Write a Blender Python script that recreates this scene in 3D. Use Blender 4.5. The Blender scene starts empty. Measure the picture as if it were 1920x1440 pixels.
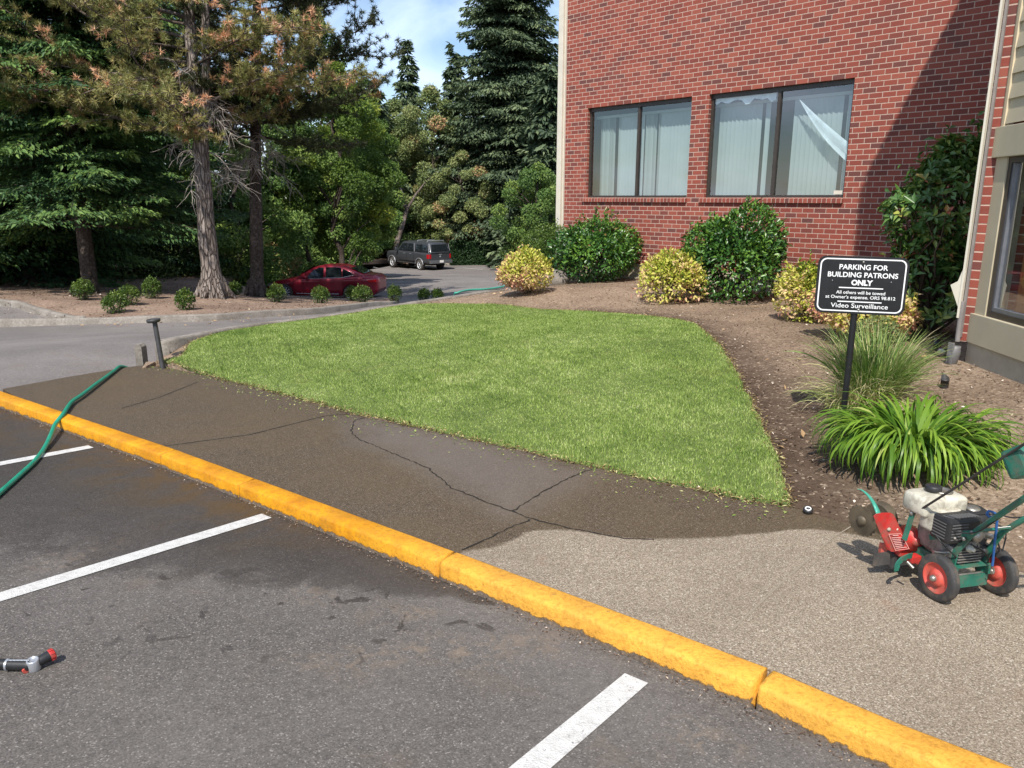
import bpy, math, random
import numpy as np
from math import sin, cos, tan, pi, radians, degrees, atan2, sqrt
from mathutils import Vector, Matrix
from mathutils.geometry import delaunay_2d_cdt

# ------------------------------------------------------------------ scene, camera, sky, sun
S = bpy.context.scene
COL = S.collection
H = 1.65                                    # eye height above the parking lot
F_PX = 1443.0
PITCH, ROLL = radians(13.45), radians(0.2)
_fw = np.array([0, cos(PITCH), -sin(PITCH)]); _rt0 = np.array([1., 0, 0]); _up0 = np.cross(_rt0, _fw)
_rt = cos(ROLL) * _rt0 + sin(ROLL) * _up0; _up = cos(ROLL) * _up0 - sin(ROLL) * _rt0
CAM = np.array([0, 0, H])
cam = bpy.data.cameras.new('camera'); camo = bpy.data.objects.new('camera', cam); COL.objects.link(camo)
cam.sensor_fit = 'HORIZONTAL'; cam.sensor_width = 36; cam.lens = F_PX / 1920 * 36
cam.clip_start = 0.05; cam.clip_end = 2000
m = Matrix(((_rt[0], _up[0], -_fw[0], 0), (_rt[1], _up[1], -_fw[1], 0), (_rt[2], _up[2], -_fw[2], H), (0, 0, 0, 1)))
camo.matrix_world = m
S.camera = camo
S.view_settings.view_transform = 'Standard'; S.view_settings.look = 'None'
S.view_settings.exposure = 0.42; S.view_settings.gamma = 1

SUN_EL = radians(51); SUN_T = np.array([.245, .970, 0]); SUN_T /= np.linalg.norm(SUN_T)   # ground direction the light travels
w = bpy.data.worlds.new("World"); S.world = w; w.use_nodes = True
nt = w.node_tree; nt.nodes.clear()
out = nt.nodes.new('ShaderNodeOutputWorld'); bg = nt.nodes.new('ShaderNodeBackground'); bg.inputs[1].default_value = .115
sky = nt.nodes.new('ShaderNodeTexSky'); sky.sky_type = 'NISHITA'; sky.sun_disc = False
sky.sun_elevation = SUN_EL; sky.sun_rotation = atan2(-SUN_T[0], -SUN_T[1]) ; sky.air_density = 1.0; sky.dust_density = .25; sky.ozone_density = 2.5
tc = nt.nodes.new('ShaderNodeTexCoord'); mp = nt.nodes.new('ShaderNodeMapping'); mp.inputs['Scale'].default_value = (1.0, 1.0, 2.6)
mp.inputs['Rotation'].default_value = (0, 0, .6)
nz = nt.nodes.new('ShaderNodeTexNoise'); nz.inputs['Scale'].default_value = 3.1; nz.inputs['Detail'].default_value = 8; nz.inputs['Roughness'].default_value = .52; nz.inputs['Distortion'].default_value = .7
rp = nt.nodes.new('ShaderNodeValToRGB'); rp.color_ramp.elements[0].position = .43; rp.color_ramp.elements[1].position = .70
rp.color_ramp.elements[1].color = (.8, .8, .8, 1)
mx = nt.nodes.new('ShaderNodeMix'); mx.data_type = 'RGBA'; mx.inputs['B'].default_value = (8.6, 9.8, 12.2, 1)
L = nt.links.new
L(tc.outputs['Generated'], mp.inputs['Vector']); L(mp.outputs[0], nz.inputs['Vector']); L(nz.outputs['Fac'], rp.inputs[0])
L(rp.outputs[0], mx.inputs['Factor']); L(sky.outputs[0], mx.inputs['A']); L(mx.outputs['Result'], bg.inputs[0]); L(bg.outputs[0], out.inputs[0])
sl = bpy.data.lights.new('sun', 'SUN'); sl.energy = 4.3; sl.angle = radians(.53); sl.color = (1, .945, .86)
so = bpy.data.objects.new('sun', sl); COL.objects.link(so)
dv = Vector((SUN_T[0] * cos(SUN_EL), SUN_T[1] * cos(SUN_EL), -sin(SUN_EL)))
so.rotation_euler = dv.to_track_quat('-Z', 'Y').to_euler(); so.location = (0, 0, 30)

# ------------------------------------------------------------------ pixel helpers (photo pixels -> rays of the camera)
def ray(x, y): return _fw + _rt * ((x - 960) / F_PX) - _up * ((y - 720) / F_PX)
def at(x, y, Y):
    r = ray(x, y); return r * (Y / r[1]) + CAM
def fA(x, y): return -(.0124 * x + .0467 * y) / .9988            # parking lot plane
KH = .095
def fB(x, y): return fA(x, y) + KH                                 # kerb top / sidewalk plane
def on(f, x, y, far=80):
    """where the ray through a photo pixel meets a height function"""
    r = ray(x, y); r = r / r[1]; t = .5; last = 1
    for i in range(4000):
        p = CAM + r * t; d = p[2] - float(f(p[0], p[1]))
        if d < 0: break
        t += max(.004, d * .35)
        if t > far: break
    lo, hi = t - max(.01, .4), t
    for i in range(40):
        mid = (lo + hi) / 2; p = CAM + r * mid
        if p[2] - float(f(p[0], p[1])) < 0: hi = mid
        else: lo = mid
    return CAM + r * hi
class TPS:
    def __init__(s, P, lam=.0):
        P = np.array(P, float); s.P = P[:, :2]; n = len(P)
        d = np.linalg.norm(s.P[:, None] - s.P[None], axis=2); K = np.where(d > 0, d * d * np.log(d + 1e-12), 0) + np.eye(n) * lam
        Q = np.c_[np.ones(n), s.P]; M = np.block([[K, Q], [Q.T, np.zeros((3, 3))]])
        s.c = np.linalg.solve(M, np.r_[P[:, 2], 0, 0, 0])
    def __call__(s, x, y):
        x = np.asarray(x, float); y = np.asarray(y, float); sh = x.shape; X = np.c_[x.ravel(), y.ravel()]
        d = np.linalg.norm(X[:, None] - s.P[None], axis=2); K = np.where(d > 0, d * d * np.log(d + 1e-12), 0)
        z = K @ s.c[:-3] + s.c[-3] + X @ s.c[-2:]
        return z.reshape(sh) if sh else float(z[0])

# ------------------------------------------------------------------ materials
def ramp(t, fac, stops):
    r = t.nodes.new('ShaderNodeValToRGB'); e = r.color_ramp.elements
    while len(e) < len(stops): e.new(.5)
    for i, (p, c) in enumerate(stops): e[i].position = p; e[i].color = (*c, 1) if len(c) == 3 else c
    t.links.new(fac, r.inputs[0]); return r.outputs[0]
def mixc(t, fac, a, b, mode='MIX'):
    n = t.nodes.new('ShaderNodeMix'); n.data_type = 'RGBA'; n.blend_type = mode
    for k, v in (('Factor', fac), ('A', a), ('B', b)):
        i = n.inputs[k]
        if hasattr(v, 'is_linked'): t.links.new(v, i)
        else: i.default_value = v if not isinstance(v, (tuple, list)) or len(v) == 4 else (*v, 1)
    return n.outputs['Result']
def mth(t, op, a, b=0., c=None, clamp=False):
    n = t.nodes.new('ShaderNodeMath'); n.operation = op; n.use_clamp = clamp
    for i, v in enumerate((a, b) if c is None else (a, b, c)):
        if hasattr(v, 'is_linked'): t.links.new(v, n.inputs[i])
        else: n.inputs[i].default_value = v
    return n.outputs[0]
def noise(t, vec, scale, detail=4, rough=.55, dist=0.):
    n = t.nodes.new('ShaderNodeTexNoise'); n.inputs['Scale'].default_value = scale; n.inputs['Detail'].default_value = detail
    n.inputs['Roughness'].default_value = rough; n.inputs['Distortion'].default_value = dist
    if vec is not None: t.links.new(vec, n.inputs['Vector'])
    return n.outputs['Fac']
def voro(t, vec, scale, feature='F1', outp='Distance'):
    n = t.nodes.new('ShaderNodeTexVoronoi'); n.feature = feature; n.inputs['Scale'].default_value = scale
    if vec is not None: t.links.new(vec, n.inputs['Vector'])
    return n.outputs[outp]
def coord(t, what='Object'):
    return t.nodes.new('ShaderNodeTexCoord').outputs[what]
def pos(t): return t.nodes.new('ShaderNodeNewGeometry').outputs['Position']
def attr(t, name, o='Fac'):
    n = t.nodes.new('ShaderNodeAttribute'); n.attribute_name = name; return n.outputs[o]
def bump(t, h, strength=.3, dist=.01):
    b = t.nodes.new('ShaderNodeBump'); b.inputs['Strength'].default_value = strength; b.inputs['Distance'].default_value = dist
    t.links.new(h, b.inputs['Height']); return b.outputs[0]
def newmat(name):
    mt = bpy.data.materials.new(name); mt.use_nodes = True; t = mt.node_tree; b = t.nodes['Principled BSDF']; return mt, t, b
def setin(t, b, **kw):
    for k, v in kw.items():
        i = b.inputs[k.replace('_', ' ')]
        if hasattr(v, 'is_linked'): t.links.new(v, i)
        else: i.default_value = (*v, 1) if isinstance(v, (tuple, list)) and len(v) == 3 and i.type == 'RGBA' else v
def plain(name, col, rough=.5, metal=0., var=.18, scale=9., bmp=.08, bscale=60., coat=0.):
    """a painted / moulded surface: small tonal wear and a fine bump"""
    mt, t, b = newmat(name); p = coord(t)
    f = noise(t, p, scale, 5, .6)
    dark = tuple(max(0, c * (1 - var)) for c in col); lite = tuple(min(1, c * (1 + var)) for c in col)
    c = ramp(t, f, [(.3, dark), (.7, lite)])
    setin(t, b, Base_Color=c, Roughness=mth(t, 'ADD', mth(t, 'MULTIPLY', noise(t, p, scale * 2.3, 3), .25), rough - .12), Metallic=metal)
    if coat: setin(t, b, Coat_Weight=coat, Coat_Roughness=.06)
    if bmp: setin(t, b, Normal=bump(t, noise(t, p, bscale, 3), bmp, .004))
    return mt
def dirty(name, col, rough=.5, metal=0., dirt=(.13, .10, .07), amt=.75, **k):
    """used machine paint: plain() with grime, chips and scratches of its own"""
    mt = plain(name, col, rough, metal, **k); t = mt.node_tree; b = t.nodes['Principled BSDF']; p = coord(t); src = b.inputs['Base Color'].links[0].from_socket
    g = ramp(t, noise(t, p, 14, 7, .72, .6), [(.46, (0, 0, 0)), (.66, (1, 1, 1))]); s_ = ramp(t, noise(t, p, 75, 5, .75, 2.5), [(.64, (0, 0, 0)), (.69, (1, 1, 1))])
    c = mixc(t, mth(t, 'MULTIPLY', g, amt), src, dirt); c = mixc(t, mth(t, 'MULTIPLY', s_, .6), c, (.25, .23, .21)); t.links.new(c, b.inputs['Base Color'])
    t.links.new(mth(t, 'ADD', rough, mth(t, 'MULTIPLY', g, .3)), b.inputs['Roughness']); return mt
def foliage(name, stops, rough=.45, trans=.22, spec=.4, nscale=2.0, isl=.35):
    """leaf material: colour by 'tint' (a colour each clump has of its own) + per-leaf randomness"""
    mt, t, b = newmat(name)
    g = t.nodes.new('ShaderNodeNewGeometry')
    f = mth(t, 'ADD', attr(t, 'tint'), mth(t, 'MULTIPLY', mth(t, 'SUBTRACT', g.outputs['Random Per Island'], .5), isl), clamp=True)
    c = ramp(t, f, stops)
    setin(t, b, Base_Color=c, Roughness=rough); b.inputs['Specular IOR Level'].default_value = spec
    tr = t.nodes.new('ShaderNodeBsdfTranslucent'); t.links.new(c, tr.inputs[0])
    ms = t.nodes.new('ShaderNodeMixShader'); ms.inputs[0].default_value = trans
    t.links.new(b.outputs[0], ms.inputs[1]); t.links.new(tr.outputs[0], ms.inputs[2])
    t.links.new(ms.outputs[0], t.nodes['Material Output'].inputs[0])
    return mt

# ------------------------------------------------------------------ mesh building
def tag(o, label=None, cat=None, group=None, kind=None):
    for k, v in (('label', label), ('category', cat), ('group', group), ('kind', kind)):
        if v: o[k] = v
    return o
def npmesh(name, V, Fc, mat, parent=None, smooth=False, tint=None, attrs=None, uv=None):
    V = np.asarray(V, np.float32).reshape(-1, 3); Fc = np.asarray(Fc, np.int32)
    me = bpy.data.meshes.new(name); k = Fc.shape[1]; nf = len(Fc)
    me.vertices.add(len(V)); me.vertices.foreach_set('co', V.ravel())
    me.loops.add(nf * k); me.loops.foreach_set('vertex_index', Fc.ravel())
    me.polygons.add(nf); me.polygons.foreach_set('loop_start', np.arange(nf, dtype=np.int32) * k)
    me.polygons.foreach_set('loop_total', np.full(nf, k, np.int32))
    if smooth: me.polygons.foreach_set('use_smooth', np.ones(nf, bool))
    me.update(calc_edges=True)
    if tint is not None:
        a = me.attributes.new('tint', 'FLOAT', 'POINT'); a.data.foreach_set('value', np.asarray(tint, np.float32))
    for nm, val in (attrs or {}).items():
        a = me.attributes.new(nm, 'FLOAT', 'POINT'); a.data.foreach_set('value', np.asarray(val, np.float32))
    if mat: me.materials.append(mat)
    o = bpy.data.objects.new(name, me); COL.objects.link(o); o.parent = parent
    return o
def empty(name, loc=(0, 0, 0), rz=0):
    o = bpy.data.objects.new(name, None); COL.objects.link(o); o.location = loc; o.rotation_euler = (0, 0, rz); o.empty_display_size = .2
    return o
def frames(P):
    P = np.asarray(P, float); T = np.gradient(P, axis=0); T /= np.linalg.norm(T, axis=1)[:, None] + 1e-9
    up = np.array([0, 0, 1.]) if abs(T[0][2]) < .9 else np.array([1., 0, 0])
    n = np.cross(T[0], up); n /= np.linalg.norm(n); Ns = []
    for t_ in T:
        n = n - t_ * (n @ t_); n /= np.linalg.norm(n) + 1e-9; Ns.append(n.copy())
    Ns = np.array(Ns); return T, Ns, np.cross(T, Ns)
class MB:
    def __init__(s): s.v = []; s.f = []; s.sm = []
    def add(s, V, Fs, smooth=False):
        b = len(s.v); s.v += [tuple(map(float, v)) for v in V]; s.f += [tuple(int(i) + b for i in f) for f in Fs]; s.sm += [smooth] * len(Fs); return s
    def box(s, c, d, rot=None, bev=0.):
        """box centred at c with full dims d; rot = 3x3; bev = chamfer"""
        x, y, z = d[0] / 2, d[1] / 2, d[2] / 2
        if bev <= 0:
            V = np.array([(a * x, b * y, e * z) for a in (-1, 1) for b in (-1, 1) for e in (-1, 1)])
            Fs = [(0, 1, 3, 2), (4, 6, 7, 5), (0, 4, 5, 1), (2, 3, 7, 6), (0, 2, 6, 4), (1, 5, 7, 3)]
        else:
            import bmesh
            bm = bmesh.new(); bmesh.ops.create_cube(bm, size=1)
            for v in bm.verts: v.co = Vector((v.co.x * d[0], v.co.y * d[1], v.co.z * d[2]))
            bmesh.ops.bevel(bm, geom=bm.edges[:] + bm.verts[:], offset=bev, segments=2, affect='EDGES', profile=.6)
            bm.verts.index_update(); V = np.array([v.co[:] for v in bm.verts]); Fs = [[v.index for v in f.verts] for f in bm.faces]; bm.free()
        if rot is not None: V = V @ np.asarray(rot).T
        return s.add(V + np.asarray(c), Fs, bev > 0 and False)
    def tube(s, P, r, n=8, cap=True, flat=1.):
        P = np.asarray(P, float); r = np.broadcast_to(np.asarray(r, float), (len(P),)); T, A, B = frames(P)
        a = np.arange(n) * 2 * pi / n; V = (P[:, None] + r[:, None, None] * (np.cos(a)[None, :, None] * A[:, None] + flat * np.sin(a)[None, :, None] * B[:, None])).reshape(-1, 3)
        Fs = [(i * n + j, i * n + (j + 1) % n, (i + 1) * n + (j + 1) % n, (i + 1) * n + j) for i in range(len(P) - 1) for j in range(n)]
        s.add(V, Fs, True)
        if cap: s.add(V[:n], [tuple(range(n))[::-1]]); s.add(V[-n:], [tuple(range(n))])
        return s
    def lathe(s, prof, c=(0, 0, 0), axis=(0, 0, 1), n=24, smooth=True, cap=True):
        """prof: list of (r, h) along axis"""
        ax = Vector(axis).normalized(); q = ax.to_track_quat('Z', 'Y').to_matrix(); a = np.arange(n) * 2 * pi / n
        V = []
        for r, h in prof:
            for t_ in a: V.append(tuple(q @ Vector((r * cos(t_), r * sin(t_), h)) + Vector(c)))
        Fs = [(i * n + j, i * n + (j + 1) % n, (i + 1) * n + (j + 1) % n, (i + 1) * n + j) for i in range(len(prof) - 1) for j in range(n)]
        s.add(V, Fs, smooth)
        if cap and prof[0][0] > 1e-4: s.add(V[:n], [tuple(range(n))[::-1]])
        if cap and prof[-1][0] > 1e-4: s.add(V[-n:], [tuple(range(n))])
        return s
    def prism(s, poly, h, O=(0, 0, 0), X=(1, 0, 0), Y=(0, 1, 0), bev=0.):
        """polygon (a,b) in the frame O,X,Y extruded by h along X x Y"""
        X = np.array(X, float); Y = np.array(Y, float); Z = np.cross(X, Y); Z /= np.linalg.norm(Z); O = np.array(O, float)
        n = len(poly); P = np.array([O + X * a + Y * b for a, b in poly])
        if bev > 0:
            c = P.mean(0); Q = P + (c - P) / np.linalg.norm(c - P, axis=1)[:, None] * bev
            rings = [Q, P + Z * bev, P + Z * (h - bev), Q + Z * h]
        else: rings = [P, P + Z * h]
        V = np.concatenate(rings); Fs = []
        for k in range(len(rings) - 1):
            Fs += [(k * n + i, k * n + (i + 1) % n, (k + 1) * n + (i + 1) % n, (k + 1) * n + i) for i in range(n)]
        Fs += [tuple(range(n))[::-1], tuple(range((len(rings) - 1) * n, len(rings) * n))]
        return s.add(V, Fs)
    def build(s, name, mat, parent=None, xf=None):
        me = bpy.data.meshes.new(name); V = s.v
        if xf is not None: V = [tuple(xf @ Vector(v)) for v in V]
        me.from_pydata(V, [], s.f); me.polygons.foreach_set('use_smooth', s.sm)
        for mm in (mat if isinstance(mat, (list, tuple)) else [mat]): me.materials.append(mm)
        me.update(); o = bpy.data.objects.new(name, me); COL.objects.link(o); o.parent = parent
        return o
def rotz(a): return np.array([[cos(a), -sin(a), 0], [sin(a), cos(a), 0], [0, 0, 1]])
def resample(P, step):
    P = np.asarray(P, float); out_ = []
    for a, b in zip(P[:-1], P[1:]):
        n = max(1, int(np.linalg.norm(b - a) / step)); out_ += [a + (b - a) * i / n for i in range(n)]
    return np.array(out_ + [P[-1]])
def smoothline(P, step):
    """Catmull-Rom through P, resampled"""
    P = np.asarray(P, float); Q = np.vstack([2 * P[0] - P[1], P, 2 * P[-1] - P[-2]]); o = []
    for i in range(1, len(Q) - 2):
        n = max(2, int(np.linalg.norm(Q[i + 1] - Q[i]) / step))
        for k in range(n):
            t_ = k / n; a, b, c, d = Q[i - 1:i + 3]
            o.append(.5 * (2 * b + (c - a) * t_ + (2 * a - 5 * b + 4 * c - d) * t_ ** 2 + (3 * b - a - 3 * c + d) * t_ ** 3))
    o.append(P[-1]); return np.array(o)
def inside(poly, X, Y):
    poly = np.asarray(poly); c = np.zeros(X.shape, bool); n = len(poly)
    for i in range(n):
        x1, y1 = poly[i][:2]; x2, y2 = poly[(i + 1) % n][:2]
        k = ((y1 > Y) != (y2 > Y)) & (X < (x2 - x1) * (Y - y1) / (y2 - y1 + 1e-12) + x1); c ^= k
    return c
def sheet(name, poly, f, step, mat, bstep=None, skirt=0., kind='structure', lift=0., attrs=None, parent=None):
    """triangulated sheet inside a plan polygon following a height function, with an optional vertical edge"""
    poly = np.asarray(poly, float)[:, :2]; B = resample(np.vstack([poly, poly[:1]]), bstep or step)[:-1]
    x0, y0 = poly.min(0); x1, y1 = poly.max(0)
    X, Y = np.meshgrid(np.arange(x0, x1, step) + step * .37, np.arange(y0, y1, step) + step * .41)
    k = inside(poly, X, Y); pts = np.c_[X[k], Y[k]]
    d = np.min(np.linalg.norm(pts[:, None] - B[None], axis=2), axis=1) if len(pts) * len(B) < 4e7 else np.ones(len(pts))
    pts = pts[d > .3 * (bstep or step)]; A_ = [Vector(p) for p in np.vstack([B, pts])]; nb = len(B)
    V, _, Fs, *_r = delaunay_2d_cdt(A_, [(i, (i + 1) % nb) for i in range(nb)], [list(range(nb))], 1, 1e-5)
    V = np.array([v[:] for v in V]); Z = f(V[:, 0], V[:, 1]) + lift
    V3 = np.c_[V, Z]; Fs = [tuple(a) for a in Fs]
    Fa = np.array([a for a in Fs if len(a) == 3])
    # make normals point up
    e = np.cross(V3[Fa[:, 1]] - V3[Fa[:, 0]], V3[Fa[:, 2]] - V3[Fa[:, 0]])[:, 2]; Fa[e < 0] = Fa[e < 0][:, ::-1]
    if skirt:
        BZ = np.c_[B, f(B[:, 0], B[:, 1]) + lift]; lo = BZ - [0, 0, skirt]; o0 = len(V3); V3 = np.vstack([V3, BZ, lo]); i = np.arange(nb); j = (i + 1) % nb
        Fa = np.vstack([Fa, np.c_[o0 + i, o0 + j, o0 + nb + j], np.c_[o0 + i, o0 + nb + j, o0 + nb + i]])
    o = npmesh(name, V3, Fa, mat, parent, smooth=not skirt, attrs={k_: g(V3[:, 0], V3[:, 1]) for k_, g in (attrs or {}).items()})
    return tag(o, kind=kind)
def dseg(P, X, Y):
    """distance to a polyline"""
    P = np.asarray(P, float)[:, :2]; D = np.full(np.shape(X), 1e9)
    for a, b in zip(P[:-1], P[1:]):
        ab = b - a; t_ = np.clip(((X - a[0]) * ab[0] + (Y - a[1]) * ab[1]) / (ab @ ab + 1e-12), 0, 1)
        D = np.minimum(D, np.hypot(X - a[0] - t_ * ab[0], Y - a[1] - t_ * ab[1]))
    return D
def sdist(poly, X, Y):
    poly = np.asarray(poly, float)[:, :2]; d = dseg(np.vstack([poly, poly[:1]]), X, Y); return np.where(inside(poly, X, Y), d, -d)
def ribbon(name, P, wd, f, mat, lift=.004, jit=0., seed=0, kind='structure', group=None, parent=None):
    rg = np.random.default_rng(seed); P = np.asarray(P, float)[:, :2]; T = np.gradient(P, axis=0); T /= np.linalg.norm(T, axis=1)[:, None] + 1e-9
    Nn = np.c_[-T[:, 1], T[:, 0]]; w_ = np.broadcast_to(np.asarray(wd, float), (len(P),)) * (1 + jit * rg.uniform(-1, 1, len(P)))
    A_ = P + Nn * w_[:, None] / 2; B_ = P - Nn * w_[:, None] / 2; V = np.vstack([A_, B_]); V3 = np.c_[V, f(V[:, 0], V[:, 1]) + lift]; n = len(P); i = np.arange(n - 1)
    o = npmesh(name, V3, np.c_[i, n + i, n + i + 1, i + 1], mat, parent); return tag(o, kind=kind, group=group)

# ------------------------------------------------------------------ leaves
RG = np.random.default_rng(7)
def unit(a): return a / (np.linalg.norm(a, axis=-1, keepdims=True) + 1e-9)
def leafmesh(P, D, U, ln, wd, fold=.25, droop=0., belly=.45):
    """P base points, D direction, U rough up normal -> folded 4-vertex leaves (2 triangles each)"""
    n = len(P); D = unit(D); Sd = unit(np.cross(D, U)); Nn = np.cross(Sd, D)
    ln = np.broadcast_to(ln, (n,))[:, None]; wd = np.broadcast_to(wd, (n,))[:, None]
    mid = P + D * ln * belly
    V = np.stack([P, mid + Sd * wd / 2 + Nn * wd * fold, P + D * ln - Nn * ln * droop, mid - Sd * wd / 2 + Nn * wd * fold], 1).reshape(-1, 3)
    b = np.arange(n)[:, None] * 4; Fa = np.concatenate([b + [0, 1, 2], b + [0, 2, 3]], 1).reshape(-1, 3)
    return V, Fa
def joinl(parts):
    V = []; Fa = []; T = []; o = 0
    for v, f, t_ in parts: V.append(v); Fa.append(f + o); T.append(np.repeat(t_, len(v) // len(t_))); o += len(v)
    return np.vstack(V), np.vstack(Fa), np.concatenate(T)
def rdir(n, rg=RG): return unit(rg.normal(size=(n, 3)))
def lumpy(d, seed, amp=.25, k=6):
    """smooth random radius over directions"""
    rg = np.random.default_rng(seed); C = rdir(k * 3, rg); a = rg.uniform(-1, 1, k * 3)
    return 1 + amp * np.sum(a[None] * np.exp(-((1 - d @ C.T) / .12)), 1).clip(-1.2, 1.2)

# ================================================================== TERRAIN
def A_(x, y): return on(fA, x, y)
def B_(x, y): return on(fB, x, y)
kfb = [A_(0, 765), A_(300, 875), A_(820, 1085), A_(1405, 1325), A_(1650, 1440)]       # kerb foot
kd = unit(kfb[0][:2] - kfb[1][:2]); kr = unit(kfb[4][:2] - kfb[2][:2])
K = np.array([kfb[0][:2] + kd * 2.2] + [k[:2] for k in kfb] + [kfb[4][:2] + kr * 4])    # from far left to right
kn = unit(np.gradient(K, axis=0)); kn = np.c_[-kn[:, 1], kn[:, 0]]                      # towards the lawn
if kn[2][1] < 0: kn = -kn
KW = .135
Kb = K + kn * KW
e_dir = unit(np.array([-.784, .620])); p_dir = np.array([-.62, -.784]); K0 = kfb[2][:2]

front = [B_(*q)[:2] for q in [(300, 686), (390, 705), (480, 727), (570, 750), (660, 775), (830, 812), (1000, 850), (1200, 896), (1380, 935), (1478, 949)]]
bedfront = [B_(*q)[:2] for q in [(1530, 965), (1600, 985)]]; bf_end = [np.array([2.36, 3.5]), np.array([3.4, 2.7]), np.array([5.2, 1.3])]
slab_l = [B_(5, 729)[:2], B_(120, 708)[:2], B_(240, 688)[:2], B_(268, 685)[:2]]
walk = [Kb[1] * 0 + slab_l[0] + (Kb[0] - Kb[1]) * .0] + slab_l[1:] + front + bedfront + bf_end + [Kb[-1]] + [p for p in Kb[1:-1][::-1]]

def px(l): return [(a[0], a[1], a[2]) for a in l]
nearA = [(x, y, fA(x, y)) for x in (-7, -4, -1, 3) for y in (-3, 0, 3)]
R_pts = nearA + [(-9, 5, -.33), (-14, 3, -.3), (-6.4, 6.6, fA(-6.4, 6.6) - .03)] + [(p[0], p[1], fB(p[0], p[1]) - .20) for p in (slab_l[1], slab_l[3])] \
    + px([at(0, 690, 8.9), at(300, 640, 11.3), at(0, 650, 11.6), at(0, 613, 17), at(273, 605, 17), at(400, 602, 17.4), at(495, 593, 18.5), at(580, 590, 19.6), at(650, 581, 21.5), at(691, 574, 23.3),
              at(620, 560, 32.5), at(520, 560, 33), at(740, 556, 32.5), at(860, 545, 35), at(940, 532, 38), at(790, 507, 56), at(740, 500, 60), at(900, 498, 60), at(700, 530, 42)]) \
    + [(-20, 18, -1.15), (-20, 26, -1.3), (-26, 40, -1.9), (6, 30, -2.2), (14, 40, -2.8), (10, 62, -3.6), (0, 12, -.95), (0, 17, -1.3), (-30, 12, -.9)]
R = TPS(R_pts, .5)
kerb_px = [(255, 650, 8.62), (300, 638, 9.1), (360, 626, 9.8), (450, 610, 10.8), (560, 597, 12.0), (640, 587, 12.8), (740, 571, 14.0), (860, 553, 15.6), (940, 541, 17.3)]
gk = [at(*q) for q in kerb_px]; gk.append(gk[-1] + (gk[-1] - gk[-2]) * 1.3 + [0, 0, -.02]); gk.append(gk[-1] + np.array([1.2, 4.5, -.1])); gk = np.array(gk)
lawn_l = [at(*q) for q in [(305, 684, 8.62), (340, 668, 8.95), (352, 650, 9.35), (362, 640, 9.6), (450, 619, 10.7), (560, 603, 11.9), (640, 590, 12.7), (742, 574, 13.8)]]
lawn_b = [at(*q) for q in [(800, 571, 13.8), (900, 573, 13.3), (1000, 580, 12.3), (1100, 585, 11.7), (1200, 592, 11.0), (1290, 604, 10.1), (1320, 622, 9.3), (1345, 645, 8.6), (1375, 690, 7.55), (1400, 740, 6.6), (1432, 810, 5.6), (1457, 870, 4.9)]]
wall_pts = []
TH = radians(41.58); NW = np.array([cos(TH), sin(TH), 0]); TW = np.array([-sin(TH), cos(TH), 0]); DW = 12.279
def wallp(s, z, off=0.): return TW * s + NW * (DW - off) + np.array([0, 0, z])             # off = metres in front of the wall
def wallpx(x, y, off=0.):
    r = ray(x, y); P = CAM + r * ((DW - off) / (NW @ r)); return float(TW @ P), float(P[2])
CW = np.array([4.12, 7.0, 0])                                                             # wing corner
G_pts = [(p[0], p[1], fB(p[0], p[1]) + .0) for p in front + bedfront + bf_end] + px(lawn_l[1:]) + px(lawn_b) \
    + px([at(303, 676, 8.72), at(1190, 523, 15.6), at(1440, 549, 13.4), at(985, 548, 13.6), at(1262, 563, 12.4), at(1510, 600, 10.4), at(1610, 642, 8.5), at(1580, 800, 5.5), at(1770, 728, 6.2), at(1757, 648, 8.0),
              at(1850, 800, 5.2), at(1700, 900, 4.5), at(1060, 530, 16.5)]) + [(CW[0], CW[1], .2), (4.05, 5.8, .22), (3.9, 4.2, .2), (5.4, 9.4, .06), (6.4, 10.8, .05)] \
    + [(p[0], p[1], p[2] - .05) for p in gk[3:]] + [(2.5, 20, -.1)]
G = TPS(G_pts, .3)
def fG(x, y): return G(x, y)
isl_px = [at(0, 601, 17), at(130, 598, 17), at(273, 593, 17), at(400, 590, 17.4), at(495, 583, 18.5), at(580, 579, 19.6), at(650, 572, 21.5), at(700, 566, 23.6)]
I_pts = px(isl_px) + px([at(60, 562, 19), at(200, 570, 18.6), at(218, 589, 17.7), at(243, 573, 19.0), at(286, 561, 20.5), at(349, 582, 18.3), at(400, 556, 21.5), at(170, 550, 23), at(480, 556, 24), at(519, 568, 21.8), at(601, 569, 22.9), at(676, 567, 24.2),
                          at(740, 566, 25), at(745, 558, 26.5), at(600, 561, 26)]) + [(-20, 20, -.95), (-20, 30, -1.1), (-10, 30, -1.55), (-14, 34, -1.5), (-12, 45, -2.0), (-30, 40, -1.5), (-10, 62, -3.0), (-30, 70, -2.5)]
I = TPS(I_pts, .5)

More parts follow.
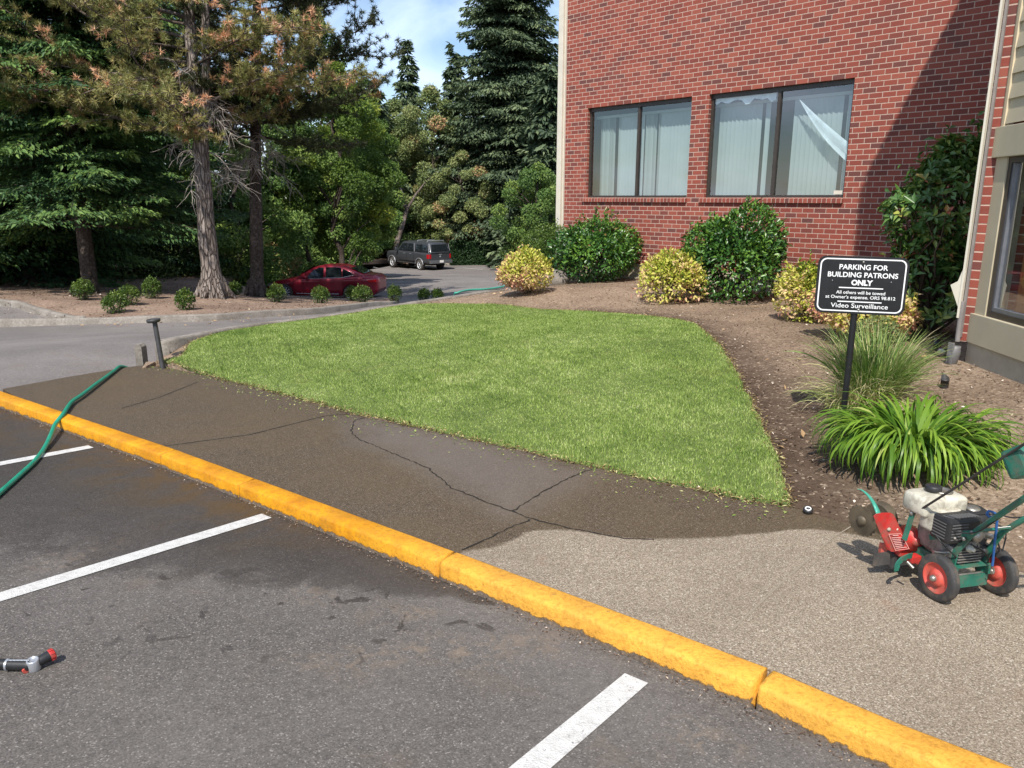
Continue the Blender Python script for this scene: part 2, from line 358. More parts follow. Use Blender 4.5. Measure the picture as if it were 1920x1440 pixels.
# ------------------------------------------------------------------ ground materials
def asphalt(name, base=.062, tintc=(1.0, .94, .90), wet=False, fine=1.0, spk=1.0):
    mt, t, b = newmat(name); p = pos(t)
    v = voro(t, p, 190 * fine, outp='Color'); sep = t.nodes.new('ShaderNodeSeparateColor'); t.links.new(v, sep.inputs[0])
    c0 = tuple(base * k for k in tintc)
    stops = [(0, tuple(k * .62 for k in c0)), (.32, tuple(k * .92 for k in c0)), (.70, tuple(k * 1.18 for k in c0)), (.93, tuple(k * 1.42 for k in c0)), (.985, tuple(min(1, k * (1.5 + 1.1 * spk)) for k in c0))]
    agg = ramp(t, sep.outputs[0], stops)
    blot = noise(t, p, .55, 5, .6); blot2 = noise(t, p, 2.6, 4, .65, .6)
    c = mixc(t, mth(t, 'MULTIPLY', ramp(t, blot, [(.38, (0, 0, 0)), (.66, (1, 1, 1))]), .5), agg, tuple(k * 1.75 for k in c0))
    c = mixc(t, mth(t, 'MULTIPLY', ramp(t, blot2, [(.56, (0, 0, 0)), (.7, (1, 1, 1))]), .28), c, (.165, .125, .09))
    c = mixc(t, mth(t, 'MULTIPLY', ramp(t, noise(t, p, 28, 3), [(.3, (1, 1, 1)), (.5, (0, 0, 0))]), .30), c, tuple(k * .5 for k in c0))
    hgt = mth(t, 'ADD', mth(t, 'MULTIPLY', sep.outputs[1], .5), noise(t, p, 60 * fine, 4))
    ro = .86
    if wet:
        # damp patches: distance fields stored on the sheet, edges broken up by noise
        wv = mth(t, 'ADD', attr(t, 'wet'), mth(t, 'MULTIPLY', mth(t, 'SUBTRACT', noise(t, p, 3.2, 6, .66, .8), .5), 1.3))
        wm = ramp(t, wv, [(.30, (0, 0, 0)), (.55, (.75, .75, .75)), (.62, (.82, .82, .82)), (1, (1, 1, 1))])
        sp = mth(t, 'MULTIPLY', ramp(t, noise(t, p, 5.5, 4, .55, .9), [(.62, (0, 0, 0)), (.655, (1, 1, 1))]), attr(t, 'spl'))
        wm = mth(t, 'MAXIMUM', wm, sp)
        c = mixc(t, mth(t, 'MULTIPLY', mth(t, 'MULTIPLY', attr(t, 'yel'), ramp(t, noise(t, p, 3.5, 5, .6, .5), [(.42, (0, 0, 0)), (.62, (1, 1, 1))])), .55), c, (.24, .13, .02))
        c = mixc(t, mth(t, 'MULTIPLY', mth(t, 'MULTIPLY', attr(t, 'dirt'), ramp(t, noise(t, p, 16, 6, .7, .8), [(.45, (0, 0, 0)), (.62, (1, 1, 1))])), .5), c, (.27, .20, .14))
        c = mixc(t, mth(t, 'MULTIPLY', wm, .60), c, (.016, .012, .009))
        ro = mth(t, 'SUBTRACT', .88, mth(t, 'MULTIPLY', wm, .30))
    setin(t, b, Base_Color=c, Roughness=ro, Normal=bump(t, hgt, .55, .006)); b.inputs['Specular IOR Level'].default_value = .16
    return mt
def concrete_agg():
    mt, t, b = newmat('exposed_aggregate'); p = pos(t)
    v = voro(t, p, 235, outp='Color'); sep = t.nodes.new('ShaderNodeSeparateColor'); t.links.new(v, sep.inputs[0])
    dry = ramp(t, sep.outputs[0], [(0, (.125, .097, .068)), (.3, (.225, .180, .130)), (.65, (.315, .258, .190)), (.93, (.43, .36, .275)), (1, (.64, .58, .49))])
    dry = mixc(t, mth(t, 'MULTIPLY', ramp(t, noise(t, p, 1.6, 5, .65), [(.35, (1, 1, 1)), (.65, (0, 0, 0))]), .30), dry, (.15, .115, .085))
    dry = mixc(t, mth(t, 'MULTIPLY', ramp(t, noise(t, p, 4, 3), [(.64, (0, 0, 0)), (.74, (1, 1, 1))]), .3), dry, (.26, .13, .08))
    wetc = ramp(t, sep.outputs[0], [(0, (.036, .025, .015)), (.4, (.082, .059, .037)), (.8, (.130, .096, .063)), (.975, (.20, .155, .110)), (1, (.36, .31, .25))])
    wetc = mixc(t, mth(t, 'MULTIPLY', ramp(t, noise(t, p, 1.1, 4, .6, .6), [(.4, (0, 0, 0)), (.7, (1, 1, 1))]), .45), wetc, (.128, .092, .048))
    film = mth(t, 'MULTIPLY', ramp(t, mth(t, 'ADD', attr(t, 'film'), mth(t, 'MULTIPLY', mth(t, 'SUBTRACT', noise(t, p, 2.5, 5, .6, .5), .5), .7)), [(.15, (0, 0, 0)), (.75, (1, 1, 1))]), .40)
    wetc = mixc(t, film, wetc, (.205, .175, .155))
    wv = mth(t, 'ADD', attr(t, 'wet'), mth(t, 'MULTIPLY', mth(t, 'SUBTRACT', noise(t, p, 7, 5, .65), .5), .10))
    wm = ramp(t, wv, [(.485, (0, 0, 0)), (.53, (1, 1, 1))])
    c = mixc(t, wm, dry, wetc)
    ro = mth(t, 'SUBTRACT', .9, mth(t, 'MULTIPLY', wm, mth(t, 'ADD', .30, mth(t, 'MULTIPLY', film, .35))))
    hgt = mth(t, 'ADD', mth(t, 'MULTIPLY', sep.outputs[1], .6), noise(t, p, 45, 4))
    setin(t, b, Base_Color=c, Roughness=ro, Normal=bump(t, hgt, .6, .006)); b.inputs['Specular IOR Level'].default_value = .30
    return mt
def soil(name, stops, sc=1.0, bs=.9):
    mt, t, b = newmat(name); p = pos(t)
    f = noise(t, p, 26 * sc, 6, .72); c = ramp(t, f, stops)
    big = noise(t, p, .8, 5, .6, .4)
    c = mixc(t, ramp(t, big, [(.40, (0, 0, 0)), (.62, (1, 1, 1))]), c, mixc(t, .62, c, stops[0][1]))
    c = mixc(t, mth(t, 'MULTIPLY', attr(t, 'fresh'), ramp(t, noise(t, p, 4, 4), [(.2, (.6, .6, .6)), (.6, (1, 1, 1))])), c, mixc(t, .82, c, (.048, .028, .018)))
    v = voro(t, p, 55 * sc, outp='Color'); sp = t.nodes.new('ShaderNodeSeparateColor'); t.links.new(v, sp.inputs[0])
    c = mixc(t, mth(t, 'MULTIPLY', ramp(t, sp.outputs[0], [(.90, (0, 0, 0)), (.96, (1, 1, 1))]), .6), c, stops[-1][1])
    h = mth(t, 'ADD', noise(t, p, 14 * sc, 6, .75), mth(t, 'MULTIPLY', noise(t, p, 3, 3), .35))
    setin(t, b, Base_Color=c, Roughness=.95, Normal=bump(t, h, bs, .05)); b.inputs['Specular IOR Level'].default_value = .15
    return mt
def kerb_mat():
    mt, t, b = newmat('kerb_concrete'); p = pos(t)
    f = noise(t, p, 30, 6, .7); c = ramp(t, f, [(.25, (.14, .12, .10)), (.55, (.28, .25, .215)), (.8, (.40, .37, .32))])
    c = mixc(t, ramp(t, noise(t, p, 3, 4), [(.35, (1, 1, 1)), (.6, (0, 0, 0))]), c, mixc(t, .5, c, (.10, .085, .065)))
    setin(t, b, Base_Color=c, Roughness=.93, Normal=bump(t, f, .5, .01)); return mt
def yellow_mat():
    mt, t, b = newmat('yellow_kerb_paint'); p = pos(t)
    y = ramp(t, noise(t, p, 5, 6, .62), [(.25, (.46, .170, .004)), (.5, (.70, .300, .006)), (.75, (.82, .40, .015))])
    y = mixc(t, attr(t, 'wet'), mixc(t, .6, y, (.86, .46, .09), 'MIX'), y)                 # the dry end has faded paler
    y = mixc(t, mth(t, 'MULTIPLY', ramp(t, noise(t, p, 2.2, 6, .7, .8), [(.44, (0, 0, 0)), (.68, (1, 1, 1))]), .5), y, (.36, .175, .02))
    y = mixc(t, mth(t, 'MULTIPLY', ramp(t, noise(t, p, 45, 5, .7), [(.48, (0, 0, 0)), (.66, (1, 1, 1))]), .5), y, (.30, .125, .015))
    chip = mth(t, 'ADD', mth(t, 'MULTIPLY', attr(t, 'foot'), 1.0), mth(t, 'MULTIPLY', mth(t, 'SUBTRACT', noise(t, p, 14, 8, .75), .5), 1.5))
    cm = ramp(t, chip, [(.60, (0, 0, 0)), (.72, (1, 1, 1))])
    scr = ramp(t, noise(t, p, 9, 8, .75, 1.2), [(.63, (0, 0, 0)), (.70, (1, 1, 1))])
    cm = mth(t, 'MAXIMUM', cm, mth(t, 'MULTIPLY', scr, .6))
    con = ramp(t, noise(t, p, 60, 5, .7), [(.3, (.07, .05, .035)), (.7, (.26, .20, .15))])
    c = mixc(t, cm, y, con)
    setin(t, b, Base_Color=c, Roughness=mth(t, 'ADD', .55, mth(t, 'MULTIPLY', cm, .35)), Normal=bump(t, mth(t, 'SUBTRACT', noise(t, p, 70, 5, .7), mth(t, 'MULTIPLY', cm, .7)), .7, .008)); b.inputs['Specular IOR Level'].default_value = .3
    return mt
M = {}
M['lot'] = asphalt('parking_asphalt', .108, (1.0, .905, .825), wet=True)
M['drive'] = asphalt('driveway_asphalt', .165, (1.0, .90, .84), fine=.8, spk=.2)
M['agg'] = concrete_agg()
M['soil'] = soil('bark_soil', [(.28, (.155, .108, .072)), (.5, (.325, .235, .165)), (.72, (.53, .41, .30))])
M['isoil'] = soil('island_bark', [(.28, (.15, .100, .072)), (.5, (.31, .218, .162)), (.72, (.47, .35, .265))], .8)
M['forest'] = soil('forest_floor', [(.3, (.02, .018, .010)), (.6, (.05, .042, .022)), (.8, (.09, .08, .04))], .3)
M['kerb'] = kerb_mat(); M['yellow'] = yellow_mat()
M['stripe'] = None
def stripe_mat():
    mt, t, b = newmat('road_marking_paint'); p = pos(t)
    f = noise(t, p, 22, 7, .7); c = ramp(t, f, [(.28, (.30, .29, .27)), (.42, (.52, .51, .485)), (.7, (.64, .63, .60))])
    c = mixc(t, mth(t, 'MULTIPLY', ramp(t, voro(t, p, 140), [(.0, (1, 1, 1)), (.35, (0, 0, 0))]), .35), c, (.22, .21, .20))
    wr = ramp(t, noise(t, p, 55, 6, .8), [(.59, (0, 0, 0)), (.66, (1, 1, 1))]); c = mixc(t, wr, c, (.07, .062, .056))
    setin(t, b, Base_Color=c, Roughness=.8, Normal=bump(t, mth(t, 'ADD', f, voro(t, p, 150)), .5, .005)); return mt
M['stripe'] = stripe_mat()
mt, t, b = newmat('crack'); setin(t, b, Base_Color=(.012, .010, .008), Roughness=.95); M['crack'] = mt

# ------------------------------------------------------------------ parking lot (front), driveway and lower lot (behind)
def lot_wet(X, Y):
    dx, dy = X - K0[0], Y - K0[1]; s = dx * e_dir[0] + dy * e_dir[1]; q = dx * p_dir[0] + dy * p_dir[1]
    lim = .10 + np.clip(s + .25, 0, 9) * .50; v = 1.0 - q / np.maximum(lim, .02)
    return np.where(s < -.35, -1.0, np.clip(.5 + v * .9, -1, 1.4))
def lot_spl(X, Y):
    dx, dy = X - K0[0], Y - K0[1]; s = dx * e_dir[0] + dy * e_dir[1]; q = dx * p_dir[0] + dy * p_dir[1]
    return np.clip(1.3 - np.abs(q - .25 - .55 * s) / 1.0, 0, 1) * (s > -.6)
def lot_yel(X, Y):
    dx, dy = X - K0[0], Y - K0[1]; s = dx * e_dir[0] + dy * e_dir[1]; q = dx * p_dir[0] + dy * p_dir[1]
    return np.clip(1.15 - q / .55, 0, 1) * np.clip((s - .6) / .8, 0, 1)
DIRT = [[A_(*q)[:2] for q in l] for l in ([(600, 1245), (700, 1232), (830, 1215), (930, 1235)], [(900, 1215), (980, 1205), (1030, 1210)], [(735, 1155), (800, 1150)], [(560, 1115), (620, 1110)], [(90, 1060), (230, 1010)], [(1290, 1380), (1340, 1395)])]
def lot_dirt(X, Y): return np.clip(1.1 - np.min([dseg(l, X, Y) for l in DIRT], axis=0) / .12, 0, 1)
lotp = [k for k in K] + [np.array([8, -7]), np.array([-16, -7]), np.array([-16, 3.5]), K[0] + [-3.2, -.6]]
lo_near = sheet('parking_lot', [K[0]] + list(K[1:]) + [np.array([6.0, -3.0]), np.array([-7.0, -3.0]), K[0] + kd * .2 - np.array([.3, .9])], fA, .11, M['lot'], attrs={'wet': lot_wet, 'spl': lot_spl, 'yel': lot_yel, 'dirt': lot_dirt})
drv = [K[0] + [-.2, -.8], K[0], K[1] + [.0, .05], slab_l[0] + [.25, -.25], slab_l[1] + [.3, -.2], slab_l[3] + [.3, -.2], gk[1][:2] + [.15, 0], gk[3][:2] + [.1, 0], gk[6][:2] + [.1, 0], gk[8][:2], gk[10][:2], np.array([3, 26]), np.array([16, 30]), np.array([18, 61]),
       np.array([-2, 62]), np.array([-9.5, 61]), np.array([-12.5, 46]), np.array([-11.5, 36]), np.array([-11.2, 30.]), np.array([-30, 24.]), np.array([-34, 8.]), np.array([-20, -3]), np.array([-7.2, -3])]
sheet('driveway', drv, R, .7, M['drive'], bstep=.4)
gx = np.concatenate([np.arange(-160, -40, 12), np.arange(-40, 30, 2.5), np.arange(30, 171, 14)]); gy = np.concatenate([np.arange(-30, 72, 2.5), np.arange(74, 420, 18)])
X, Y = np.meshgrid(gx, gy); Z = np.clip(R(X, Y) - .35, -4.2, -.9); Z = np.where(Y > 66, -4.0, Z); n0, n1 = X.shape; i, j = np.meshgrid(np.arange(n0 - 1), np.arange(n1 - 1), indexing='ij'); q = (i * n1 + j).ravel()
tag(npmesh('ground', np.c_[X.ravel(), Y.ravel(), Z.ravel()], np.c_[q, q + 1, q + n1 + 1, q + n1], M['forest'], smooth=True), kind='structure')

# sidewalk with its wet and dry parts
dry_px = [(870, 1036), (905, 1030), (940, 1023), (965, 1012), (985, 1001), (1010, 994), (1045, 993), (1080, 996), (1130, 1003), (1180, 1010), (1230, 1012), (1300, 1010), (1380, 1005), (1430, 1000), (1480, 995), (1540, 993), (1590, 1001), (1640, 1012)]
dry = [B_(*q)[:2] for q in dry_px]; dry = dry + [np.array([4.5, 2.2]), np.array([6, -1]), np.array([3, -2.5])] + [dry[0] + kr * 5 - [.4, .5], dry[0] + [-.12, -.15]]
film_px = [(668, 790), (760, 800), (880, 826), (1000, 862), (1110, 888), (1060, 905), (985, 952), (950, 965), (880, 925), (820, 880), (760, 858), (690, 830)]
film = [B_(*q)[:2] for q in film_px]
def wk_wet(X, Y): return np.clip(.5 - sdist(dry, X, Y) * 1.6, -.6, 1.6)
def wk_film(X, Y): return np.clip(.5 + sdist(film, X, Y) * 1.6, 0, 1.1)
sheet('sidewalk', walk, fB, .055, M['agg'], skirt=.45, attrs={'wet': wk_wet, 'film': wk_film})
def BL(l): return [B_(*q)[:2] for q in l]
ck = [[(683, 783), (664, 790), (658, 808), (672, 824), (700, 834), (735, 850), (775, 866), (805, 880), (825, 897), (845, 915), (880, 928), (915, 943), (962, 960), (990, 972), (1030, 982), (1075, 992), (1120, 1001), (1170, 1010), (1230, 1012)],
      [(962, 958), (990, 940), (1030, 915), (1070, 895), (1115, 878)], [(995, 974), (960, 988), (930, 1003), (890, 1022), (868, 1031)]]
rgc = np.random.default_rng(3)
for l in ck:
    P = resample(BL(l), .03); P = P + rgc.normal(0, .0045, P.shape); ribbon('crack', P, .008, fB, M['crack'], .003, .6, 5)
for l in [[(300, 838), (470, 815), (610, 780), (668, 776)], [(228, 766), (300, 745), (372, 716)], [(1160, 1165), (1380, 1040), (1440, 1008), (1610, 1000)]][:2]:
    ribbon('pavement_joint', resample(BL(l), .05) + 0, .009, fB, M['crack'], .003, .2, 6)
mt, t, b = newmat('groove'); setin(t, b, Base_Color=(.27, .225, .17), Roughness=.9); M['groove'] = mt
ribbon('pavement_joint', resample(BL([(1372, 1182), (1470, 1090), (1560, 1010), (1600, 985)]), .05), .008, fB, M['groove'], .003, .3, 8)

# yellow kerb: separate stones with joints
KL = resample(K, .0125); s_ = np.r_[0, np.cumsum(np.linalg.norm(np.diff(KL, axis=0), axis=1))]; KN = unit(np.gradient(KL, axis=0)); KN = np.c_[-KN[:, 1], KN[:, 0]]; KN *= np.sign(KN[len(KN) // 2][1])
for _ in range(60): KN[1:-1] = (KN[:-2] + KN[1:-1] + KN[2:]) / 3
KN = unit(KN)
js = [s_[np.argmin(np.linalg.norm(KL - A_(*q)[:2], axis=1))] for q in [(70, 790), (300, 875), (447, 935), (821, 1085), (1408, 1327)]] + [s_[-1] - 2.6]
prof = [(0, -.04), (.001, .012), (.004, KH - .020), (.009, KH - .008), (.020, KH - .001), (.065, KH + .003), (KW - .014, KH + .003), (KW, KH - .004), (KW, -.04)]
rgk = np.random.default_rng(11); kv = []; kf = []; kfoot = []; kwet = []
bnd = [0] + js + [s_[-1] + 1]; off = 0
from_noise = rgk.normal(0, 1, len(KL)); ker = np.hanning(31); ker /= ker.sum(); ker2 = np.hanning(7); ker2 /= ker2.sum(); wob = np.convolve(from_noise, ker, 'same') * .010 + np.convolve(from_noise, ker2, 'same') * .0012
for a_, b_ in zip(bnd[:-1], bnd[1:]):
    k = np.where((s_ > a_ + .009) & (s_ < b_ - .009))[0]
    if len(k) < 2: continue
    base = KL[k]; nn = KN[k]; z0 = fA(base[:, 0], base[:, 1]); jo = rgk.normal(0, .002)
    rings = []
    for q_, (u_, h_) in enumerate(prof):
        wv_ = wob[k] * (.4 if q_ in (3, 4) else (.8 if q_ < 2 else .2))
        P = base + nn * (u_ + wv_ + jo)[:, None]; rings.append(np.c_[P, z0 + h_ + (wob[k] * .25 if 2 < q_ < 5 else 0)])
    V = np.stack(rings, 1); n_, m_ = V.shape[:2]; kv.append(V.reshape(-1, 3)); i, j = np.meshgrid(np.arange(n_ - 1), np.arange(m_ - 1), indexing='ij'); q = (off + i * m_ + j).ravel()
    kf.append(np.c_[q, q + m_, q + m_ + 1, q + 1])
    for e in (0, n_ - 1):
        r0 = off + e * m_; kf.append(np.array([[r0 + c, r0 + c + 1, r0 + m_ - 2 - c, r0 + m_ - 1 - c] for c in range(0, 4)])[:, ::(1 if e == 0 else -1)])
    hh = np.array([h_ for _, h_ in prof]); ft = np.where(np.arange(m_) < 5, 1 - hh / .055, -.4); kfoot.append(np.tile(ft, n_)); s0 = s_[k]; sj = js[3]
    kwet.append(np.repeat(np.clip((sj + .35 - s0) / .9, 0, 1), m_)); off += n_ * m_
o = npmesh('kerb', np.vstack(kv), np.vstack(kf), M['yellow'], smooth=False, attrs={'foot': np.concatenate(kfoot), 'wet': np.concatenate(kwet)}); tag(o, kind='structure')

# painted bay lines
ldir = unit(ray(2150, 465)[:2])
for q in [(1193, 1273), (500, 968), (170.5, 838)]:
    a = A_(*q)[:2]; ln_ = 5.2 if q[0] > 1000 else 5.0
    ribbon('parking_line', resample([a, a - ldir * ln_], .25), .102, fA, M['stripe'], .004, 0, kind='structure', group='white parking bay lines')
for (x0, y0, x1, y1) in [(727, 530, 757, 529.6), (728, 535.6, 758, 535.4), (728, 542, 760, 541.5), (698, 501.5, 708, 502.8), (768, 504.5, 785, 506.5), (868, 503, 905, 506.5), (1, 580, 42, 578.5), (590, 527, 600, 528)]:
    a = on(R, x0, y0)[:2]; b_ = on(R, x1, y1)[:2]; w_ = .11 if abs(x0 - 730) > 10 else .16
    if x0 < 60: continue
    ribbon('parking_line', resample([a, b_], .3), w_, R, M['stripe'], .03, 0, kind='structure', group='far white parking bay lines')

# planting bed (soil sheet under lawn and bushes)
bed = [p for p in front + bedfront + bf_end] + [np.array([6.5, 4]), np.array([9, 9]), np.array([6.6, 12.5]), np.array([2.2, 17.2]), np.array([1.6, 22.0]), gk[-1][:2]] + [g[:2] + [.04, 0] for g in gk[::-1][1:]] + [slab_l[3] + [.03, .02]]
FRESH = [p[:2] for p in lawn_b[3:]] + [front[-1]]
sheet('planting_bed', bed, fG, .12, M['soil'], skirt=.5, lift=.0, attrs={'fresh': lambda X, Y: np.clip(1.15 - dseg(FRESH, X, Y) / (.42 + .42 * np.clip(9.5 - Y, 0, 5) / 5), 0, 1)})
# island bed
islF = [p[:2] for p in isl_px]
isl = [np.array([-34, 16.9]), np.array([-14, 16.9])] + islF + [at(735, 562, 25.2)[:2], at(748, 556, 26.6)[:2], at(600, 558, 26.6)[:2], at(505, 560, 26.5)[:2], np.array([-11.6, 31]), np.array([-12.3, 36]), np.array([-13.2, 46]), np.array([-10, 61.5]), np.array([-3, 63]), np.array([-3, 78]), np.array([-60, 78]), np.array([-60, 40]), np.array([-34, 30])]
pocket = [on(I, *q)[:2] for q in [(142, 597), (104, 589), (60, 577), (0, 565)]] + [np.array([-17, 20.5]), np.array([-34, 21.5])]
isl2 = [pocket[0]] + islF[2:] + isl[10:] + [np.array([-34, 30]), pocket[-1], pocket[-2]] + pocket[3:0:-1]
sheet('island_bed', isl2, I, .8, M['isoil'], bstep=.3, skirt=.3)
pk = pocket + [np.array([-34, 16.95]), np.array([-14, 16.95])] + [islF[0], islF[1]]
sheet('side_driveway', pk, lambda x, y: I(x, y) - .10, .5, M['drive'], bstep=.3)
def kerbline(name, P, z, wd, hh, mat, seed=0, dep=.5):
    """a plain concrete kerb following plan points P, top at z (array)"""
    P = np.asarray(P, float)[:, :2]; T = unit(np.gradient(P, axis=0)); Nn = np.c_[-T[:, 1], T[:, 0]]; rg = np.random.default_rng(seed)
    pr = [(-wd / 2 - .012, -dep), (-wd / 2, -.03), (-wd / 2 + .02, -.004), (0, .004), (wd / 2 - .02, -.004), (wd / 2, -.03), (wd / 2 + .012, -dep)]
    V = np.stack([np.c_[P + Nn * u_, z + h_ + rg.normal(0, .003, len(P))] for u_, h_ in pr], 1); n_, m_ = V.shape[:2]
    i, j = np.meshgrid(np.arange(n_ - 1), np.arange(m_ - 1), indexing='ij'); q = (i * m_ + j).ravel(); Fs = [np.c_[q, q + m_, q + m_ + 1, q + 1]]
    Fs.append(np.array([[0, 1, 5, 6], [1, 2, 4, 5]])); r0 = (n_ - 1) * m_; Fs.append(np.array([[6, 5, 1, 0], [5, 4, 2, 1]]) + r0)
    return tag(npmesh(name, V.reshape(-1, 3), np.vstack(Fs), mat), kind='structure')
ik = smoothline([np.array([-34, 16.9]), np.array([-16, 16.95])] + islF + [at(740, 562, 25)[:2]], .4); kerbline('island_kerb', ik, I(ik[:, 0], ik[:, 1]) + .02, .17, .2, M['kerb'], 1, .45)
ik = smoothline([islF[1] + [.3, .1]] + pocket, .35); kerbline('island_kerb', ik, I(ik[:, 0], ik[:, 1]) + .05, .17, .2, M['kerb'], 2, .45)
g2 = smoothline(gk[1:], .3); kerbline('garden_kerb', g2, g2[:, 2], .14, .3, M['kerb'], 3, .8)
fk = smoothline([on(R, 600, 498)[:2] + [-1, 0], on(R, 700, 496)[:2], on(R, 850, 496.5)[:2], on(R, 930, 496)[:2], np.array([6, 60])], 1.0); kerbline('lot_kerb', fk, R(fk[:, 0], fk[:, 1]) + .13, .2, .15, M['kerb'], 4, .3)
# broken kerb end beside the sidewalk
a = gk[0]; mb = MB(); tdir = unit(gk[1][:2] - gk[0][:2])
q0 = B_(256, 685); top = at(255, 648, q0[1]); hh = top[2] - q0[2]
mb.prism([(-.045, -.12), (.042, -.12), (.040, hh - .03), (.012, hh + .0), (-.03, hh - .004), (-.042, hh - .03)], -.13, (q0[0] + .01, q0[1] + .06, q0[2]), (1, 0, 0), (0, 0, 1), bev=0)
mb.build('kerb_stone', M['kerb']); tag(bpy.data.objects['kerb_stone'], 'broken pale concrete kerb end standing upright at the sidewalk corner', 'kerb stone')

# ================================================================== BUILDING
BRK_W, BRK_H, MOR = .203, .0813, .0115
ZB = .40                                                                # lowest brick bed
def brick_mat(name='brick', upright=False):
    mt, t, b = newmat(name); uvn = t.nodes.new('ShaderNodeUVMap'); uv = uvn.outputs[0]
    sx = t.nodes.new('ShaderNodeSeparateXYZ'); t.links.new(uv, sx.inputs[0]); U, V = sx.outputs[0], sx.outputs[1]
    wdt, hgt = (BRK_W, BRK_H) if not upright else (.0813, .30)
    row = mth(t, 'FLOOR', mth(t, 'DIVIDE', V, hgt)); sh = mth(t, 'MULTIPLY', mth(t, 'MODULO', mth(t, 'ABSOLUTE', row), 2), .5 if not upright else 0)
    cu = mth(t, 'ADD', mth(t, 'DIVIDE', U, wdt), sh); colm = mth(t, 'FLOOR', cu)
    fu = mth(t, 'MULTIPLY', mth(t, 'FRACT', cu), wdt); fv = mth(t, 'MULTIPLY', mth(t, 'FRACT', mth(t, 'DIVIDE', V, hgt)), hgt)
    du = mth(t, 'MINIMUM', fu, mth(t, 'SUBTRACT', wdt, fu)); dv_ = mth(t, 'MINIMUM', fv, mth(t, 'SUBTRACT', hgt, fv)) if not upright else du
    d = mth(t, 'MINIMUM', du, dv_); dn = mth(t, 'ADD', d, mth(t, 'MULTIPLY', mth(t, 'SUBTRACT', noise(t, uv, 55, 3), .5), .0035))
    mk = ramp(t, mth(t, 'DIVIDE', dn, .02), [(MOR / 2 / .02 - .05, (0, 0, 0)), (MOR / 2 / .02 + .07, (1, 1, 1))])
    cb = t.nodes.new('ShaderNodeCombineXYZ'); t.links.new(colm, cb.inputs[0]); t.links.new(row, cb.inputs[1])
    wn = t.nodes.new('ShaderNodeTexWhiteNoise'); wn.noise_dimensions = '3D'; t.links.new(cb.outputs[0], wn.inputs[0])
    bc = ramp(t, wn.outputs['Value'], [(0, (.095, .052, .052)), (.07, (.145, .058, .052)), (.22, (.195, .056, .045)), (.5, (.265, .067, .050)), (.8, (.305, .082, .058)), (.97, (.345, .105, .073))])
    bc = mixc(t, .30, bc, mixc(t, noise(t, uv, 30, 5, .7), (.11, .03, .022), (.36, .09, .055)))
    bc = mixc(t, mth(t, 'MULTIPLY', ramp(t, noise(t, uv, .5, 4, .6), [(.55, (0, 0, 0)), (.8, (1, 1, 1))]), .10), bc, (.42, .27, .23))
    mc = ramp(t, noise(t, uv, 40, 4), [(.3, (.46, .33, .265)), (.7, (.60, .455, .375))])
    mc = mixc(t, mth(t, 'MULTIPLY', noise(t, uv, 1.3, 3), .2), mc, (.36, .20, .15))
    c = mixc(t, mk, mc, bc)
    h = mth(t, 'ADD', mth(t, 'MULTIPLY', mk, 1.0), mth(t, 'MULTIPLY', noise(t, uv, 70, 4), .35))
    setin(t, b, Base_Color=c, Roughness=.82, Normal=bump(t, h, .7, .006)); b.inputs['Specular IOR Level'].default_value = .25
    return mt
M['brick'] = brick_mat(); M['rowlock'] = brick_mat('rowlock_brick', True)
M['trim'] = plain('olive_trim', (.47, .41, .29), .6, var=.07, scale=3, bmp=.12, bscale=25)
M['trimlite'] = plain('cream_trim', (.60, .50, .34), .6, var=.06)
M['found'] = plain('painted_foundation', (.42, .37, .28), .85, var=.16, scale=5, bmp=.3, bscale=30)
M['found2'] = plain('pale_foundation', (.47, .40, .29), .85, var=.2, scale=4, bmp=.3, bscale=30)
M['white'] = plain('white_metal', (.62, .575, .48), .5, var=.08, scale=4, bmp=.05)
M['pvc'] = plain('grey_pvc', (.15, .145, .15), .5, var=.2, scale=12)
M['shadepipe'] = plain('grey_shade_and_pipe', (.22, .20, .19), .8, var=.15)  # grey of the painted shade strip by the downspout, also of the lower pipe
M['bronze'] = plain('bronze_frame', (.045, .036, .030), .38, var=.2, scale=10, bmp=.03)
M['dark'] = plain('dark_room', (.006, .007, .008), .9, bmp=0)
M['blind'] = plain('blind_vane', (.35, .395, .385), .6, var=.05, scale=2, bmp=.05)
M['wood'] = plain('orange_wood', (.50, .18, .065), .4, var=.3, scale=6)
M['curtain'] = plain('pale_curtain', (.72, .80, .80), .8, var=.1, scale=3)
M['roof'] = plain('flat_roof', (.12, .12, .12), .9)
def glass_mat():
    mt, t, b = newmat('window_glass'); t.nodes.remove(b)
    fr = t.nodes.new('ShaderNodeLayerWeight'); fr.inputs[0].default_value = .5; fac_ = mth(t, 'POWER', fr.outputs['Facing'], 3.2)
    gl = t.nodes.new('ShaderNodeBsdfGlossy'); gl.inputs['Roughness'].default_value = .015; gl.inputs[0].default_value = (1, 1, 1, 1)
    tr = t.nodes.new('ShaderNodeBsdfTransparent'); tr.inputs[0].default_value = (.86, .93, .94, 1)
    ms = t.nodes.new('ShaderNodeMixShader'); f = mth(t, 'ADD', mth(t, 'MULTIPLY', fac_, .9), .15, clamp=True)
    nz_ = bump(t, noise(t, coord(t), 1.3, 2), .05, .02); t.links.new(nz_, gl.inputs['Normal'])
    t.links.new(f, ms.inputs[0]); t.links.new(tr.outputs[0], ms.inputs[1]); t.links.new(gl.outputs[0], ms.inputs[2])
    t.links.new(ms.outputs[0], t.nodes['Material Output'].inputs[0]); return mt
M['glass'] = glass_mat()
bld = empty('office_building', tuple(wallp(8.0, 0))); bld.rotation_euler = (0, 0, 0)
tag(bld, 'red brick office building with dark framed windows and an olive bay at the right', 'building')
bloc = Vector(bld.location)
def bpart(o, parent=None):
    o.parent = parent or bld
    if parent is None: o.matrix_parent_inverse = Matrix.Translation(-bloc)
    return o
HB = 9.6; HW = 8.75
